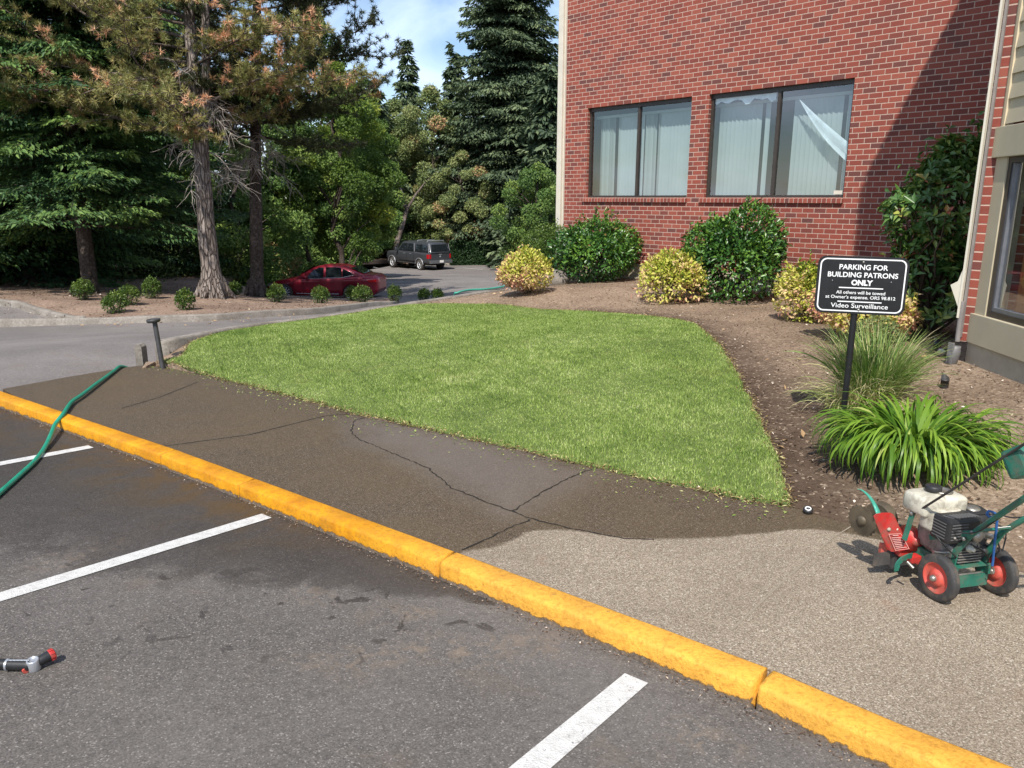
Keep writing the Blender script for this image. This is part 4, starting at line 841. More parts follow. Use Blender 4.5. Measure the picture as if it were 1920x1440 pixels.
def pine(name, label, base, tp, tr, branches, mat, seed, dead=14, brown=.3, tuftn=24, tl=.150, extra_trunk=None, trunk='pinebark', dead_z=(3.6, 6.2), step=.105):
    rg = np.random.default_rng(seed); o = treeobj(name, label, base); mb = MB(); tp = smoothline(tp, .25); tz = tp[:, 2]
    rr = np.interp(tz, *tr); rr = rr * (1 + .04 * np.sin(tz * 5)); mb.tube(tp, rr, 20)
    # root flare ridges
    for a in np.linspace(0, 2 * pi, 7)[:-1] + .3:
        r0 = rr[0]; mb.tube([(cos(a) * r0 * .55, sin(a) * r0 * .55, .55), (cos(a) * r0 * .95, sin(a) * r0 * .95, .16), (cos(a) * r0 * 1.5, sin(a) * r0 * 1.5, -.06)], [.09, .10, .05], 7)
    if extra_trunk is not None: mb.tube(smoothline(extra_trunk[0], .3), np.linspace(*extra_trunk[1], len(smoothline(extra_trunk[0], .3))), 12)
    mb.build('trunk', M[trunk], o)
    br = MB(); C = []; Ax = []; T = []
    for (z, az, el, L_, full) in branches:
        a = np.array([np.interp(z, tz, tp[:, 0]), np.interp(z, tz, tp[:, 1]), z]); d = np.array([cos(az) * cos(el), sin(az) * cos(el), sin(el)]); n = 9; P = [a]
        dd = d.copy()
        for i in range(n): dd = unit(dd + rg.normal(0, .10, 3) + [0, 0, .035]); P.append(P[-1] + dd * L_ / n)
        P = np.array(P); br.tube(P, np.linspace(.016 + .008 * L_, .008, len(P)), 6)
        bt = rg.uniform(0, 1)
        for i in range(2, len(P)):
            for sgn in (-1, 1):
                for rep in range(2):
                    if rg.uniform() > full: continue
                    sd = unit(np.cross(dd, [0, 0, 1.])) * sgn; l2 = L_ * rg.uniform(.14, .34) * (1.15 - .5 * i / len(P)); d2 = unit(P[i] - P[i - 1]) * rg.uniform(.3, 1) + sd * rg.uniform(.5, 1) + [0, 0, rg.uniform(-.25, .35)]; d2 = unit(d2)
                    Q = [P[i] + rg.normal(0, .03, 3)]; d3 = d2
                    for _ in range(4): d3 = unit(d3 + rg.normal(0, .16, 3) + [0, 0, .06]); Q.append(Q[-1] + d3 * l2 / 4)
                    Q = np.array(Q); br.tube(Q, np.linspace(.014, .006, 5), 4, cap=False)
                    t_b = 1. if rg.uniform() < brown * (1.5 if bt < .4 else .6) else 0.
                    m_ = max(2, int(l2 / step)); s = np.linspace(.25, 1.0, m_)
                    for u_ in s:
                        k = min(3, int(u_ * 4)); p = Q[k] + (Q[k + 1] - Q[k]) * (u_ * 4 - k); C.append(p + rg.normal(0, .05, 3)); Ax.append(unit(d3 + rg.normal(0, .4, 3) + [0, 0, .25]))
                        T.append(rg.uniform(.86, 1) if t_b and u_ > .4 and rg.uniform() < .8 else np.clip(rg.normal(.33, .16), 0, .66))
    br.build('branches', M['bark'] if trunk == 'pinebark' else M['bark2'], o)
    C, Ax, T = np.array(C), np.array(Ax), np.array(T); print(name, 'tufts', len(C)); V, Fa = tufts(C, Ax, tuftn, tl, .019, rg)
    npmesh('crown', V, Fa, mat, o, tint=np.repeat(T, tuftn * 3))
    # bare dead branches
    db = MB()
    for i in range(dead):
        z = rg.uniform(*dead_z); az = rg.uniform(-pi, .2) if rg.uniform() < .8 else rg.uniform(0, pi); a = np.array([np.interp(z, tz, tp[:, 0]), np.interp(z, tz, tp[:, 1]), z]); L_ = rg.uniform(.6, 1.7); P = [a]; dd = unit(np.array([cos(az), sin(az), rg.uniform(-.3, .25)]))
        for k in range(7): dd = unit(dd + rg.normal(0, .13, 3) + [0, 0, -.10]); P.append(P[-1] + dd * L_ / 7)
        P = np.array(P); db.tube(P, np.linspace(.017, .005, 8), 5)
        for k in range(1, 8):
            for _ in range(3):
                d2 = unit(dd + rg.normal(0, .75, 3) + [0, 0, -.25]); Q = [P[k]]
                for _k in range(4): d2 = unit(d2 + rg.normal(0, .22, 3) + [0, 0, -.10]); Q.append(Q[-1] + d2 * rg.uniform(.08, .20))
                db.tube(Q, np.linspace(.007, .003, 5), 4, cap=False)
    db.build('dead_branches', M['dead'], o); return o

pb = at(401, 557, 21.5)
def rel(q, b): return np.array(q) - b
Yp = 21.5
tpl = [(0, 0, -.15), tuple(rel(at(397, 520, Yp), pb)), tuple(rel(at(388, 440, Yp), pb)), tuple(rel(at(381, 340, Yp), pb)), tuple(rel(at(374, 240, Yp), pb)), tuple(rel(at(362, 130, Yp), pb)), tuple(rel(at(356, 40, Yp), pb)), tuple(rel(at(352, -60, Yp), pb)), tuple(rel(at(350, -330, Yp), pb))]
zt_ = [q[2] for q in tpl]
rgp = np.random.default_rng(21); brs = []
for i in range(27):
    i = i * 1.45
    z = 4.2 + 9.0 * (i / 39) ** 1.05; az = rgp.uniform(0, 2 * pi); Lx = (4.3 if cos(az) < 0 else 3.7) * (1 - .35 * (i / 39)) * rgp.uniform(.7, 1.08)
    brs.append((z, az, rgp.uniform(-.12, .28) + .25 * (i / 39), Lx, .62))
for (z, deg, el, L_) in [(4.5, 185, -.10, 4.6), (4.9, 172, -.02, 5.2), (5.2, 200, .02, 4.4), (5.6, 178, .08, 4.8), (6.1, 190, .12, 5.0), (6.7, 170, .2, 4.8), (7.2, 205, .2, 4.2), (4.6, 235, -.05, 2.2), (4.35, 268, -.08, 1.2), (5.1, 350, .03, 3.9), (5.6, 10, .05, 4.2), (6.4, 335, .12, 3.7), (7.4, 15, .15, 3.8), (7.8, 230, .2, 3.2)]:
    brs.append((z, radians(deg), el, L_, .95))
sp = rel(at(384, 262, Yp), pb); ex = ([tuple(sp), tuple(rel(at(387, 180, Yp), pb)), tuple(rel(at(386, 90, Yp), pb)), tuple(rel(at(384, -150, Yp), pb))], (.125, .09))
pine('pine_tree', 'tall pine with a pale furrowed trunk and orange brown needle tufts on the bark island', pb, tpl, ([0, .25, .8, 2, 4, 6, 8, 14], [.40, .33, .255, .225, .195, .15, .12, .05]), brs, M['needle'], 5, dead=15, brown=.22, extra_trunk=ex, dead_z=(3.4, 6.6))
p2 = at(481, 557, 24.2); tp2 = [(0, 0, -.1), tuple(rel(at(481, 470, 24.2), p2)), tuple(rel(at(479, 330, 24.2), p2)), tuple(rel(at(480, 150, 24.2), p2)), tuple(rel(at(484, -150, 24.2), p2))]
brs = []
for i in range(46):
    z = 4.8 + 7.6 * (i / 45); az = rgp.uniform(0, 2 * pi); brs.append((z, az, rgp.uniform(-.05, .3), rgp.uniform(2.2, 3.8) * (1 - .2 * i / 45), .95))
for (z, deg, el, L_) in [(4.9, 340, -.22, 3.2), (5.5, 355, -.1, 3.8), (6.2, 5, .0, 3.9), (7.0, 350, .05, 4.0), (7.8, 10, .08, 3.9), (8.6, 355, .1, 3.6), (5.2, 320, -.2, 2.6), (9.3, 5, .15, 3.3)]: brs.append((z, radians(deg), el, L_, .95))
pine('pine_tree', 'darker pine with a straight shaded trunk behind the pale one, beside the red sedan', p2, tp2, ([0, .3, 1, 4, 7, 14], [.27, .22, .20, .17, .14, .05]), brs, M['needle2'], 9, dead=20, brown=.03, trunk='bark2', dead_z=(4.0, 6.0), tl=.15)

# spruces on the left
sb = at(171, 550, 23.2)
conifer('spruce_tree', 'big spruce with layered bright green boughs and a bare lower trunk at far left', sb, 15, 4.4, M['spruce'], 31, zb=2.5, nwh=34, per=11, spray=.17, tk=.24, droop=.26, tb=.05, dens=1.35)
gL = 'dark conifers behind the island'
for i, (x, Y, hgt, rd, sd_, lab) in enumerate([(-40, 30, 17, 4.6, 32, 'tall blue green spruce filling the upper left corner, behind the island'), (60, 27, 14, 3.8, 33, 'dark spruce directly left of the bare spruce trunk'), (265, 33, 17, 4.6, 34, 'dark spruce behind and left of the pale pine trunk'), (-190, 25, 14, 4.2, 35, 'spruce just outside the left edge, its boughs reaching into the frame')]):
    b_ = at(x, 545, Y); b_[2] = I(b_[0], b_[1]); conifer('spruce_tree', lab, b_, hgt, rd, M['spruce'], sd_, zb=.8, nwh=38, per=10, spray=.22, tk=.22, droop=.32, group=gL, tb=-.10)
# tall fir and others by the far lot
def topz(x, y, Y): return float(at(x, y, Y)[2] - gb(x, Y)[2])
def gb(px_, Y, f=R):
    b_ = at(px_, 400, Y); b_[2] = float(f(b_[0], b_[1])) if Y < 64 else -3.9; return b_
conifer('fir_tree', 'very tall dark fir rising beside the left end of the brick wall', gb(958, 66), 28, 6.3, M['fir'], 41, zb=3.6, nwh=78, per=10, spray=.38, tk=.38, droop=.34, ragged=.36, pw=.56, dens=1.15)
conifer('fir_tree', 'smaller fir with a thin pointed top against the sky, left of the tall fir', gb(771, 72), topz(771, 92, 72), 3.6, M['fir'], 42, zb=1, nwh=36, per=6, spray=.5, tk=.2, droop=.25, ragged=.3, pw=.9, tb=.1)
conifer('fir_tree', 'short fir half hidden behind the left shoulder of the tall fir', gb(855, 70), topz(855, 100, 70), 2.9, M['fir'], 43, zb=1, nwh=34, per=7, spray=.55, tk=.2, droop=.3, ragged=.3)
conifer('fir_tree', 'fir squeezed between the tall fir and the brick corner', gb(1030, 56), topz(1030, 130, 56), 3.6, M['fir'], 44, zb=.5, nwh=30, per=8, spray=.6, tk=.25, droop=.35, ragged=.35, pw=.7)
conifer('fir_tree', 'dark fir far behind the pines, only its upper part showing', gb(702, 66), topz(702, 150, 66), 3.4, M['fir'], 45, zb=1, nwh=34, per=7, spray=.6, tk=.2, droop=.3, pw=.8)
gT = 'leafy trees beyond the lower lot'
for a in [
    ('deciduous_tree', 'yellow green leafy tree lit by the sun right of the dark pine', gb(640, 37), topz(640, 130, 37), 2.7, 2.0, M['maple'], 51, 26000, .15, 40, -.05),
    ('deciduous_tree', 'bright leafy tree rising behind the dark pine, top against the sky', gb(604, 58), topz(604, 25, 58), 4.4, 3.0, M['maple'], 52, 30000, .20, 46, -.12),
    ('deciduous_tree', 'mid green tree in the gap between the dark pine and the thin topped fir', gb(672, 64), topz(672, 165, 64), 3.6, 1.5, M['broad'], 53, 28000, .18, 44, 0),
    ('deciduous_tree', 'loose olive green tree standing directly behind the pickup truck', gb(812, 67), topz(812, 165, 67), 3.7, 2.0, M['olive'], 54, 30000, .20, 50, 0),
    ('deciduous_tree', 'broad olive tree with reddish patches left of the tall fir', gb(745, 69), topz(745, 195, 69), 3.6, 2.0, M['olive'], 55, 28000, .22, 44, .02),
    ('deciduous_tree', 'low leafy tree behind the roof of the red sedan', gb(575, 38), 7.5, 2.8, .8, M['broad'], 56, 26000, .15, 36, -.05),
    ('deciduous_tree', 'leafy tree over the shaded end of the lower lot', gb(655, 46), topz(655, 330, 46), 2.6, .5, M['broad'], 57, 26000, .16, 36, .05),
    ('deciduous_tree', 'leafy tree showing between the two pine trunks', gb(450, 34), 9.5, 3.0, 1.0, M['broad'], 58, 26000, .15, 40, -.05),
    ('deciduous_tree', 'pale green young tree over the hedge beside the pickup truck', gb(868, 63), 8.6, 3.0, 1.0, M['olive'], 59, 24000, .17, 34, .1),
    ('deciduous_tree', 'mid green tree far behind the pale pine trunk', gb(330, 42), 15, 4.6, 1.5, M['broad'], 60, 30000, .2, 50, -.1),
    ('deciduous_tree', 'small leafy tree low between the tall fir and the brick corner', gb(1008, 50), 6.6, 3.0, .6, M['broad'], 61, 22000, .16, 34, .0),
    ('deciduous_tree', 'leafy tree between the low shaded trees and the pickup truck', gb(690, 63), topz(690, 300, 63), 3.4, .8, M['broad'], 62, 24000, .18, 36, .05)]:
    broadtree(a[0], a[1], a[2], a[3], a[4], a[5], a[6], a[7], nleaf=a[8], leaf=a[9], nclump=a[10], group=gT, tb=a[11])
# leaning bare trunk beside the truck
mb = MB(); b_ = gb(738, 61); P = [at(738, 486, 61), at(744, 455, 61.2), at(755, 420, 61.5), at(763, 392, 62)]; mb.tube(smoothline(np.array(P) - b_, .6), np.linspace(.26, .17, len(smoothline(np.array(P) - b_, .6))), 9)
rgx = np.random.default_rng(5)
for k in range(3): mb.tube(limb(P[3] - b_, P[3] - b_ + [rgx.normal(0, 1.2), 1, 2.5], rgx, .05), np.linspace(.13, .04, 6), 6)
o = treeobj('tree_trunk', 'bare grey trunk leaning to the right behind the cab of the pickup truck', b_); mb.build('trunk', M['bark'], o)
# undergrowth and woodland masses nobody could count
def mass(name, label, boxes, mat, n, ln, seed, cat='undergrowth'):
    rg = np.random.default_rng(seed); C = []; Rr = []
    for (x0, x1, y0, y1, zb_, h, m_) in boxes:
        for _ in range(m_):
            x = rg.uniform(x0, x1); y = rg.uniform(y0, y1); r = h * rg.uniform(.22, .45); C.append((x, y, zb_ + rg.uniform(.1, 1) * (h - r))); Rr.append(r)
    v, f, t_ = clumps_leaves(np.array(C), np.array(Rr), n, ln, ln * .6, rg, shell=.4); o = npmesh(name, v, f, mat, tint=np.repeat(t_, 4)); return tag(o, label, cat, kind='stuff')
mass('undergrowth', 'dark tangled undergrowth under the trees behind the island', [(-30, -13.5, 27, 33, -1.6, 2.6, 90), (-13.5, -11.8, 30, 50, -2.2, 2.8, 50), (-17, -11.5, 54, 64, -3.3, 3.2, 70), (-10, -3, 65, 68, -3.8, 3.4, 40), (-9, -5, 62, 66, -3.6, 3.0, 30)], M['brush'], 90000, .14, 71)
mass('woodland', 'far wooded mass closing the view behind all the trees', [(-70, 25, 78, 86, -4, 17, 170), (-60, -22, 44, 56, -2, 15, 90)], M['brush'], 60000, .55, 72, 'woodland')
mass('ivy_bank', 'leafy shrubs and weeds along the shaded edge of the lower lot', [(-12.2, -10.6, 33.2, 36, -2.5, 2.2, 24), (-13.2, -11.2, 40, 54, -3, 2.4, 60)], M['broad'], 26000, .13, 73, 'shrubs')
# pale shrub near the sedan's bonnet
def bush(name, label, c, rad, h, mat, seed, n, leaf, wr=.5, lump=.22, cat='bush', group=None, top_t=.0, tb=.35, ts=.2, stems=5, zflat=.5, side_t=0., core=None, spr=1.):
    """leafy shrub: lumpy shell of leaves at several depths, stems showing below. c = base point"""
    rg = np.random.default_rng(seed); o = treeobj(name, label, c, group, cat); d = rdir(n, rg); d[:, 2] = np.where(rg.uniform(0, 1, n) < .35, np.abs(d[:, 2]), d[:, 2]); d = unit(d)
    rl = lumpy(d, seed, lump, 9); r = np.where(rg.uniform(0, 1, n) < .62, rg.uniform(.88, 1.06, n), rg.uniform(.45, .95, n)) * rl
    stray = rg.uniform(0, 1, n) < .02; r = np.where(stray, r * rg.uniform(1.05, 1.2, n), r)
    P = d * r[:, None] * [rad, rad, h * .5]; P[:, 2] += h * .5; k = P[:, 2] > .01; P, d, n = P[k], d[k], int(k.sum())
    D = unit(d * .75 + rdir(n, rg) * .75 + [0, 0, .15]); U = unit(d * .6 + rdir(n, rg) * .5 + [0, 0, .6])
    nl = n // 2; kc = 16; ld = rdir(kc, rg); ld[:, 2] = np.abs(ld[:, 2]) * .9 - .25; ld = unit(ld); LC = ld * rg.uniform(.62, .84, kc)[:, None] * [rad, rad, h * .5] + [0, 0, h * .5]; ix = rg.integers(0, kc, nl); d2 = rdir(nl, rg); LR = rg.uniform(.26, .42, kc)
    P2 = LC[ix] + d2 * (LR[ix] * rg.uniform(.6, 1.05, nl))[:, None] * [rad, rad, rad * .9]; kk = P2[:, 2] > .02; P2, d2 = P2[kk], d2[kk]; sel = rg.uniform(0, 1, n) < .62
    ns = int(26 * rad / .5); sd_ = rdir(ns, rg); sd_[:, 2] = np.abs(sd_[:, 2]) + .25; sd_ = unit(sd_); SB = sd_ * .97 * [rad, rad, h * .5] + [0, 0, h * .5]; m8 = 9; tt = np.tile(np.linspace(0, 1, m8), ns); SP = np.repeat(SB, m8, 0) + (np.repeat(sd_, m8, 0) * .5 + [0, 0, .7]) * (tt * np.repeat(rg.uniform(.05, .15, ns) * spr, m8) * (1 + h * .5))[:, None]
    P = np.vstack([P[sel], P2, SP]); tp = (1.07 - .20 * np.clip(P[:, 2] / h, 0, 1) ** 2.5) * (1 - .25 * np.clip(.15 - P[:, 2] / h, 0, 1) / .15); P[:, 0] *= tp; P[:, 1] *= tp; d = np.vstack([d[sel], d2, np.repeat(sd_, m8, 0)]); n = len(P); D = unit(d * .75 + rdir(n, rg) * .75 + [0, 0, .15]); U = unit(d * .6 + rdir(n, rg) * .5 + [0, 0, .6])
    cl = voronoi_t(P, rg, 26) ; t_ = np.clip(tb + ts * cl + top_t * (P[:, 2] / h - .5) * 2 + side_t * (P[:, 0] / rad) + rg.normal(0, .06, n), 0, 1)
    v, f = leafmesh(P, D, U, leaf * rg.uniform(.65, 1.25, n), leaf * wr * rg.uniform(.8, 1.15, n), .2, .12)
    npmesh('foliage', v, f, mat, o, tint=np.repeat(t_, 4))
    if stems:
        mb = MB()
        for i in range(stems):
            a = rg.uniform(0, 2 * pi); q = np.array([cos(a) * rad * .6, sin(a) * rad * .6, h * rg.uniform(.55, .8)]); mb.tube(limb((cos(a) * .05, sin(a) * .05, -.03), q, rg, .05), np.linspace(.016, .006, 6) * (1 + rad), 5)
        mb.build('stems', M['stem'], o)
    return o
def voronoi_t(P, rg, k):
    C = P[rg.choice(len(P), k)]; val = rg.uniform(-1, 1, k); d = ((P[:, None] - C[None]) ** 2).sum(2); return val[d.argmin(1)]
g0 = at(515, 545, 29.5); g0[2] = I(g0[0], g0[1]); bush('bush', 'pale yellowish shrub in shade above the bonnet of the red sedan', at(512, 540, 36.5), 1.1, 2.0, M['olive'], 81, 3500, .13, tb=.75)
# hedge behind the truck
rg = np.random.default_rng(82); hd = treeobj('hedge', 'clipped dark hedge along the back of the lower lot beside the pickup', gb(890, 61), None, 'hedge'); n = 16000
a_ = rel(at(842, 400, 60.5), np.array(hd.location)); b_ = rel(at(960, 400, 60.5), np.array(hd.location)); u_ = rg.uniform(0, 1, n); face = rg.uniform(0, 1, n)
Px = a_[0] + (b_[0] - a_[0]) * u_; top_ = 1.75 + .08 * np.sin(Px * 3); Pz = np.where(face < .65, rg.uniform(0, 1, n) * top_, top_ + rg.normal(0, .05, n)); Py = np.where(face < .65, -.2 + rg.normal(0, .07, n), rg.uniform(-.2, .9, n))
v, f = leafmesh(np.c_[Px, Py, Pz], rdir(n, rg), np.tile([0, -.6, .7], (n, 1)) + rg.normal(0, .4, (n, 3)), .12 * np.ones(n), .07 * np.ones(n)); npmesh('foliage', v, f, M['hedge'], hd, tint=np.repeat(rg.uniform(.2, .8, n), 4))
mb = MB(); mb.box(((a_[0] + b_[0]) / 2, .35, .8), (abs(b_[0] - a_[0]), .95, 1.6)); mb.build('stems', M['stem'], hd)

# shrubs by the brick wall
gy_ = 'golden variegated shrubs in the bark bed'; gg = 'glossy dark green shrubs against the brick wall'
def gq(x, y, Y, dz=0): p = at(x, y, Y); p[2] = float(G(p[0], p[1])) + dz; return p
bush('golden_shrub', 'golden shrub with pink tips, leftmost in the bed, next to the lot kerb', gq(986, 540, 13.6), .44, .66, M['gold'], 91, 4400, .062, .55, .26, group=gy_, tb=.68, ts=.20, top_t=-.12, side_t=-.18)
bush('golden_shrub', 'golden shrub in front of the larger glossy bush below the wide window', gq(1262, 555, 12.3), .49, .70, M['gold'], 92, 4800, .068, .55, .28, group=gy_, tb=.60, ts=.18, top_t=-.20)
bush('golden_shrub', 'golden shrub just left of the parking sign', gq(1512, 590, 10.3), .39, .72, M['gold'], 93, 4000, .06, .55, .28, group=gy_, tb=.52, ts=.18, top_t=-.18)
bush('golden_shrub', 'low spreading golden and pink shrub behind the parking sign', gq(1612, 636, 8.7), .52, .62, M['gold'], 94, 5400, .062, .58, .32, group=gy_, tb=.74, ts=.26, top_t=-.14)
bush('glossy_shrub', 'glossy dark green bush under the left window', gq(1121, 525, 15.3), .70, 1.16, M['gloss'], 95, 8500, .080, .55, .34, group=gg, tb=.50, ts=.18, top_t=.12)
bush('glossy_shrub', 'tallest glossy dark green bush, under the wide window', gq(1366, 548, 12.6), .68, 1.28, M['gloss'], 96, 9000, .080, .55, .38, group=gg, tb=.48, ts=.18, top_t=.12)
bush('rounded_shrub', 'smooth rounded bright green shrub at the left corner of the brick wall', gq(1030, 525, 16.6), .62, 1.25, M['box'], 97, 9000, .05, .5, .06, tb=.45, top_t=.15)
# stray shoots above the two glossy bushes
def shoots(base, pts, seed, mat, leaf=.09, name='tall_shoot'):
    rg = np.random.default_rng(seed)
    for (dx, h0, h1) in pts:
        mb = MB()
        P = limb((dx, 0, h0), (dx + rg.normal(0, .05), -.05, h1), rg, 0, 5); mb.tube(P, .006, 4); n = int((h1 - h0) / .035); q = np.linspace(0, 1, n)[:, None]; Pp = P[0] + (P[-1] - P[0]) * q
        v, f = leafmesh(Pp, rdir(n, rg) + [0, 0, .5], rdir(n, rg), leaf, leaf * .55); s_o = mb.build('shoot', M['stem'], base); npmesh('shoot_leaves', v, f, mat, s_o, tint=np.repeat(rg.uniform(.4, 1, n), 4))
for nm, pts, sd_ in (('glossy_shrub', [(-.15, 1.1, 1.5), (.25, 1.1, 1.42)], 3), ('glossy_shrub.001', [(.62, 1.05, 1.52), (-.7, .9, 1.22), (.15, 1.3, 1.6), (.68, .35, .75)], 4)):
    shoots(bpy.data.objects[nm], pts, sd_, M['gloss'])

# rhododendron in the corner
rg = np.random.default_rng(101); rb = gq(1738, 615, 9.3); ro = treeobj('rhododendron', 'tall rhododendron with long leaves in the shaded corner between brick wall and bay', rb, None, 'bush'); C = []
for i in range(620):
    h = rg.uniform(.2, 2.3); wmax = .98 * (1 - .52 * (h / 2.4) ** 1.6) * (.75 + .25 * sin(h * 5)); a = rg.uniform(0, 2 * pi); r = wmax * rg.uniform(.55, 1.0) ** .6; C.append((r * cos(a) + .16 * (h - 1), r * sin(a), h))
C += [(.42, -.1, 2.52), (.36, .0, 2.42), (.5, 0, 2.45), (-.25, -.3, 2.02), (-.35, -.3, 1.92)]
C = np.array(C); out_ = unit(np.c_[C[:, 0], C[:, 1], C[:, 2] * 0 + .55]); V = []
for c, ax in zip(C, out_):
    n = rg.integers(4, 8); a = np.arange(n) * 2 * pi / n + rg.uniform(0, 6); e1 = unit(np.cross(ax, [0.1, .2, 1.])); e2 = np.cross(ax, e1); D = np.cos(a)[:, None] * e1 + np.sin(a)[:, None] * e2 + ax * rg.uniform(.0, .9) + rg.normal(0, .28, (n, 3)); ct = rg.uniform(.1, .8) if rg.uniform() > .07 else .97
    V.append((*leafmesh(np.tile(c, (n, 1)), D, np.tile(ax, (n, 1)), .125 * rg.uniform(.65, 1.2, n), .052 * rg.uniform(.8, 1.2, n), .15, .25, .52), np.full(n, ct)))
nq = 2600; ii = rg.integers(0, len(C), nq); Pq = C[ii] * [.85, .85, .98] + rg.normal(0, .10, (nq, 3)); V.append((*leafmesh(Pq, rdir(nq, rg) + [0, -.2, -.1], rdir(nq, rg) + [0, -.3, .8], .11 * rg.uniform(.7, 1.2, nq), .045 * rg.uniform(.8, 1.2, nq), .15, .2, .5), np.clip(rg.normal(.35, .2, nq), 0, .9)))
v, f, t_ = joinl([(a, b, c) for a, b, c in V]); npmesh('foliage', v, f, M['rhodo'], ro, tint=t_)
mb = MB()
for i in range(60): mb.tube(limb((rg.normal(0, .06), rg.normal(0, .06), 0), C[rg.integers(len(C))] * [.95, .95, 1], rg, .02, 7), np.linspace(.022, .006, 7), 5)
mb.build('stems', M['stem'], ro)

# clipped boxwoods on the island
gbx = 'small clipped box shrubs on the bark island'
for i, (x, y, Y, wpx, hpx, lab) in enumerate([(158, 573, 19.4, 38, 34, 'leftmost box shrub on the island, below the bare spruce trunk'), (218, 590, 17.75, 43, 38, 'largest box shrub, nearest the island kerb'), (243, 574, 19.0, 35, 35, 'box shrub directly behind the largest one'),
        (286, 562, 20.6, 31, 37, 'box shrub furthest back, a little left of the pale pine trunk'), (349, 583, 18.4, 31, 37, 'box shrub in front of the foot of the pale pine trunk'), (519, 568, 21.9, 33, 33, 'box shrub at the front wheel of the red sedan'),
        (601, 569, 22.9, 31, 30, 'box shrub in front of the doors of the red sedan'), (680, 567, 24.3, 34, 30, 'box shrub hiding the rear wheel of the red sedan'), (661, 564, 25.4, 22, 26, 'box shrub tucked behind the one at the rear wheel'), (740, 567, 25.2, 25, 29, 'box shrub clear to the right of the red sedan'),
        (442, 558, 24.2, 24, 24, 'shaded box shrub between the two pine trunks')]):
    b_ = at(x, y - 1, Y); b_[2] = float(I(b_[0], b_[1])); bush('box_shrub', lab, b_, wpx / F_PX * Y / 2, hpx / F_PX * Y * 1.02, M['box'], 110 + i, 1700, .045, .6, .14, spr=.35, group=gbx, tb=.45, ts=.2, top_t=.2, stems=4)
for i, (x, y, Y, lab) in enumerate([(795, 559, 27.5, 'small box shrub poking above the garden kerb, left one of two'), (820, 556, 28.2, 'small box shrub poking above the garden kerb, right one of two')]):
    b_ = at(x, y, Y); b_[2] = float(R(b_[0], b_[1])); hh_ = at(x, 542, Y)[2] - b_[2]; bush('box_shrub', lab, b_, .2, hh_, M['box'], 130 + i, 1500, .05, .6, .12, spr=.3, group=gbx, tb=.4, ts=.2, stems=3)

# strap leaves: daylily and fountain grass
def ribbons(C, az, L_, el0, curl, wd, seg, rg, fold=.0, tw=.2):
    n = len(az); pts = [C]; el = el0.copy(); P = C.copy(); hd_ = np.c_[np.cos(az), np.sin(az)]
    for i in range(seg):
        st = L_ / seg; P = P + np.c_[hd_ * (np.cos(el) * st)[:, None], np.sin(el) * st]; pts.append(P.copy()); el = el - curl * (.4 + 1.2 * i / seg)
    pts = np.stack(pts, 1); sd = np.c_[-np.sin(az), np.cos(az), rg.normal(0, tw, n)]; prof_ = np.sin(np.linspace(.22, 1, seg + 1) ** .8 * pi) ** .6; prof_[-1] = .05
    w_ = wd[:, None] * prof_[None]; Lf = pts + sd[:, None] * w_[..., None] / 2; Rt = pts - sd[:, None] * w_[..., None] / 2
    V = np.stack([Lf, Rt], 2).reshape(-1, 3); m_ = (seg + 1) * 2; b = (np.arange(n) * m_)[:, None, None]; k = (np.arange(seg) * 2)[None, :, None]; Fa = (b + k + np.array([0, 1, 3, 2])).reshape(-1, 4); return V, Fa, m_
rg = np.random.default_rng(140); lb = gq(1706, 905, 4.75, 0); lo = treeobj('daylily', 'arching bright green strap leaved clump behind the lawn edger', lb, None, 'plant'); n = 900
a = rg.uniform(0, 2 * pi, n); r = .20 * np.sqrt(rg.uniform(0, 1, n)); C = np.c_[r * np.cos(a) * 1.35, r * np.sin(a), 0 * r]; az = a + rg.normal(0, .4, n); L_ = rg.uniform(.42, .70, n)
v, f, m_ = ribbons(C, az, L_, rg.uniform(1.0, 1.5, n), rg.uniform(.22, .46, n), rg.uniform(.015, .029, n), 10, rg); npmesh('foliage', v, f, M['lily'], lo, tint=np.repeat(np.clip(rg.normal(.45, .2, n), 0, 1), m_), smooth=True)
tb_ = gq(1628, 790, 5.95, 0); to = treeobj('fountain_grass', 'wispy fountain grass clump with straw coloured tips behind the sign post', tb_, None, 'plant'); n = 1250
a = rg.uniform(0, 2 * pi, n); r = .13 * np.sqrt(rg.uniform(0, 1, n)); C = np.c_[r * np.cos(a) * 1.3, r * np.sin(a), 0 * r]; L_ = rg.uniform(.35, .78, n) 
v, f, m_ = ribbons(C, a + rg.normal(0, .5, n), L_, rg.uniform(1.0, 1.54, n), rg.uniform(.04, .22, n), rg.uniform(.004, .008, n), 8, rg, tw=.6); npmesh('foliage', v, f, M['tuss'], to, tint=np.repeat(np.clip(rg.normal(.42, .24, n), 0, 1), m_), smooth=True)
n = 420; a = rg.uniform(pi * .8, pi * 1.9, n); C = np.c_[-.12 + .12 * rg.normal(0, 1, n), .06 * rg.normal(0, 1, n) - .1, np.zeros(n)]; v, f, m_ = ribbons(C, a, rg.uniform(.3, .6, n), rg.uniform(.5, 1.2, n), rg.uniform(.15, .35, n), rg.uniform(.004, .007, n), 7, rg, tw=.6)
npmesh('dry_blades', v, f, M['tuss'], to, tint=np.repeat(np.clip(rg.normal(.85, .12, n), 0, 1), m_), smooth=True)
bush('small_shrub', 'small twiggy brown green shrub between the golden leaves and the fountain grass', gq(1640, 665, 7.4), .24, .42, M['olive'], 151, 2600, .03, .5, .15, tb=.35, ts=.25)

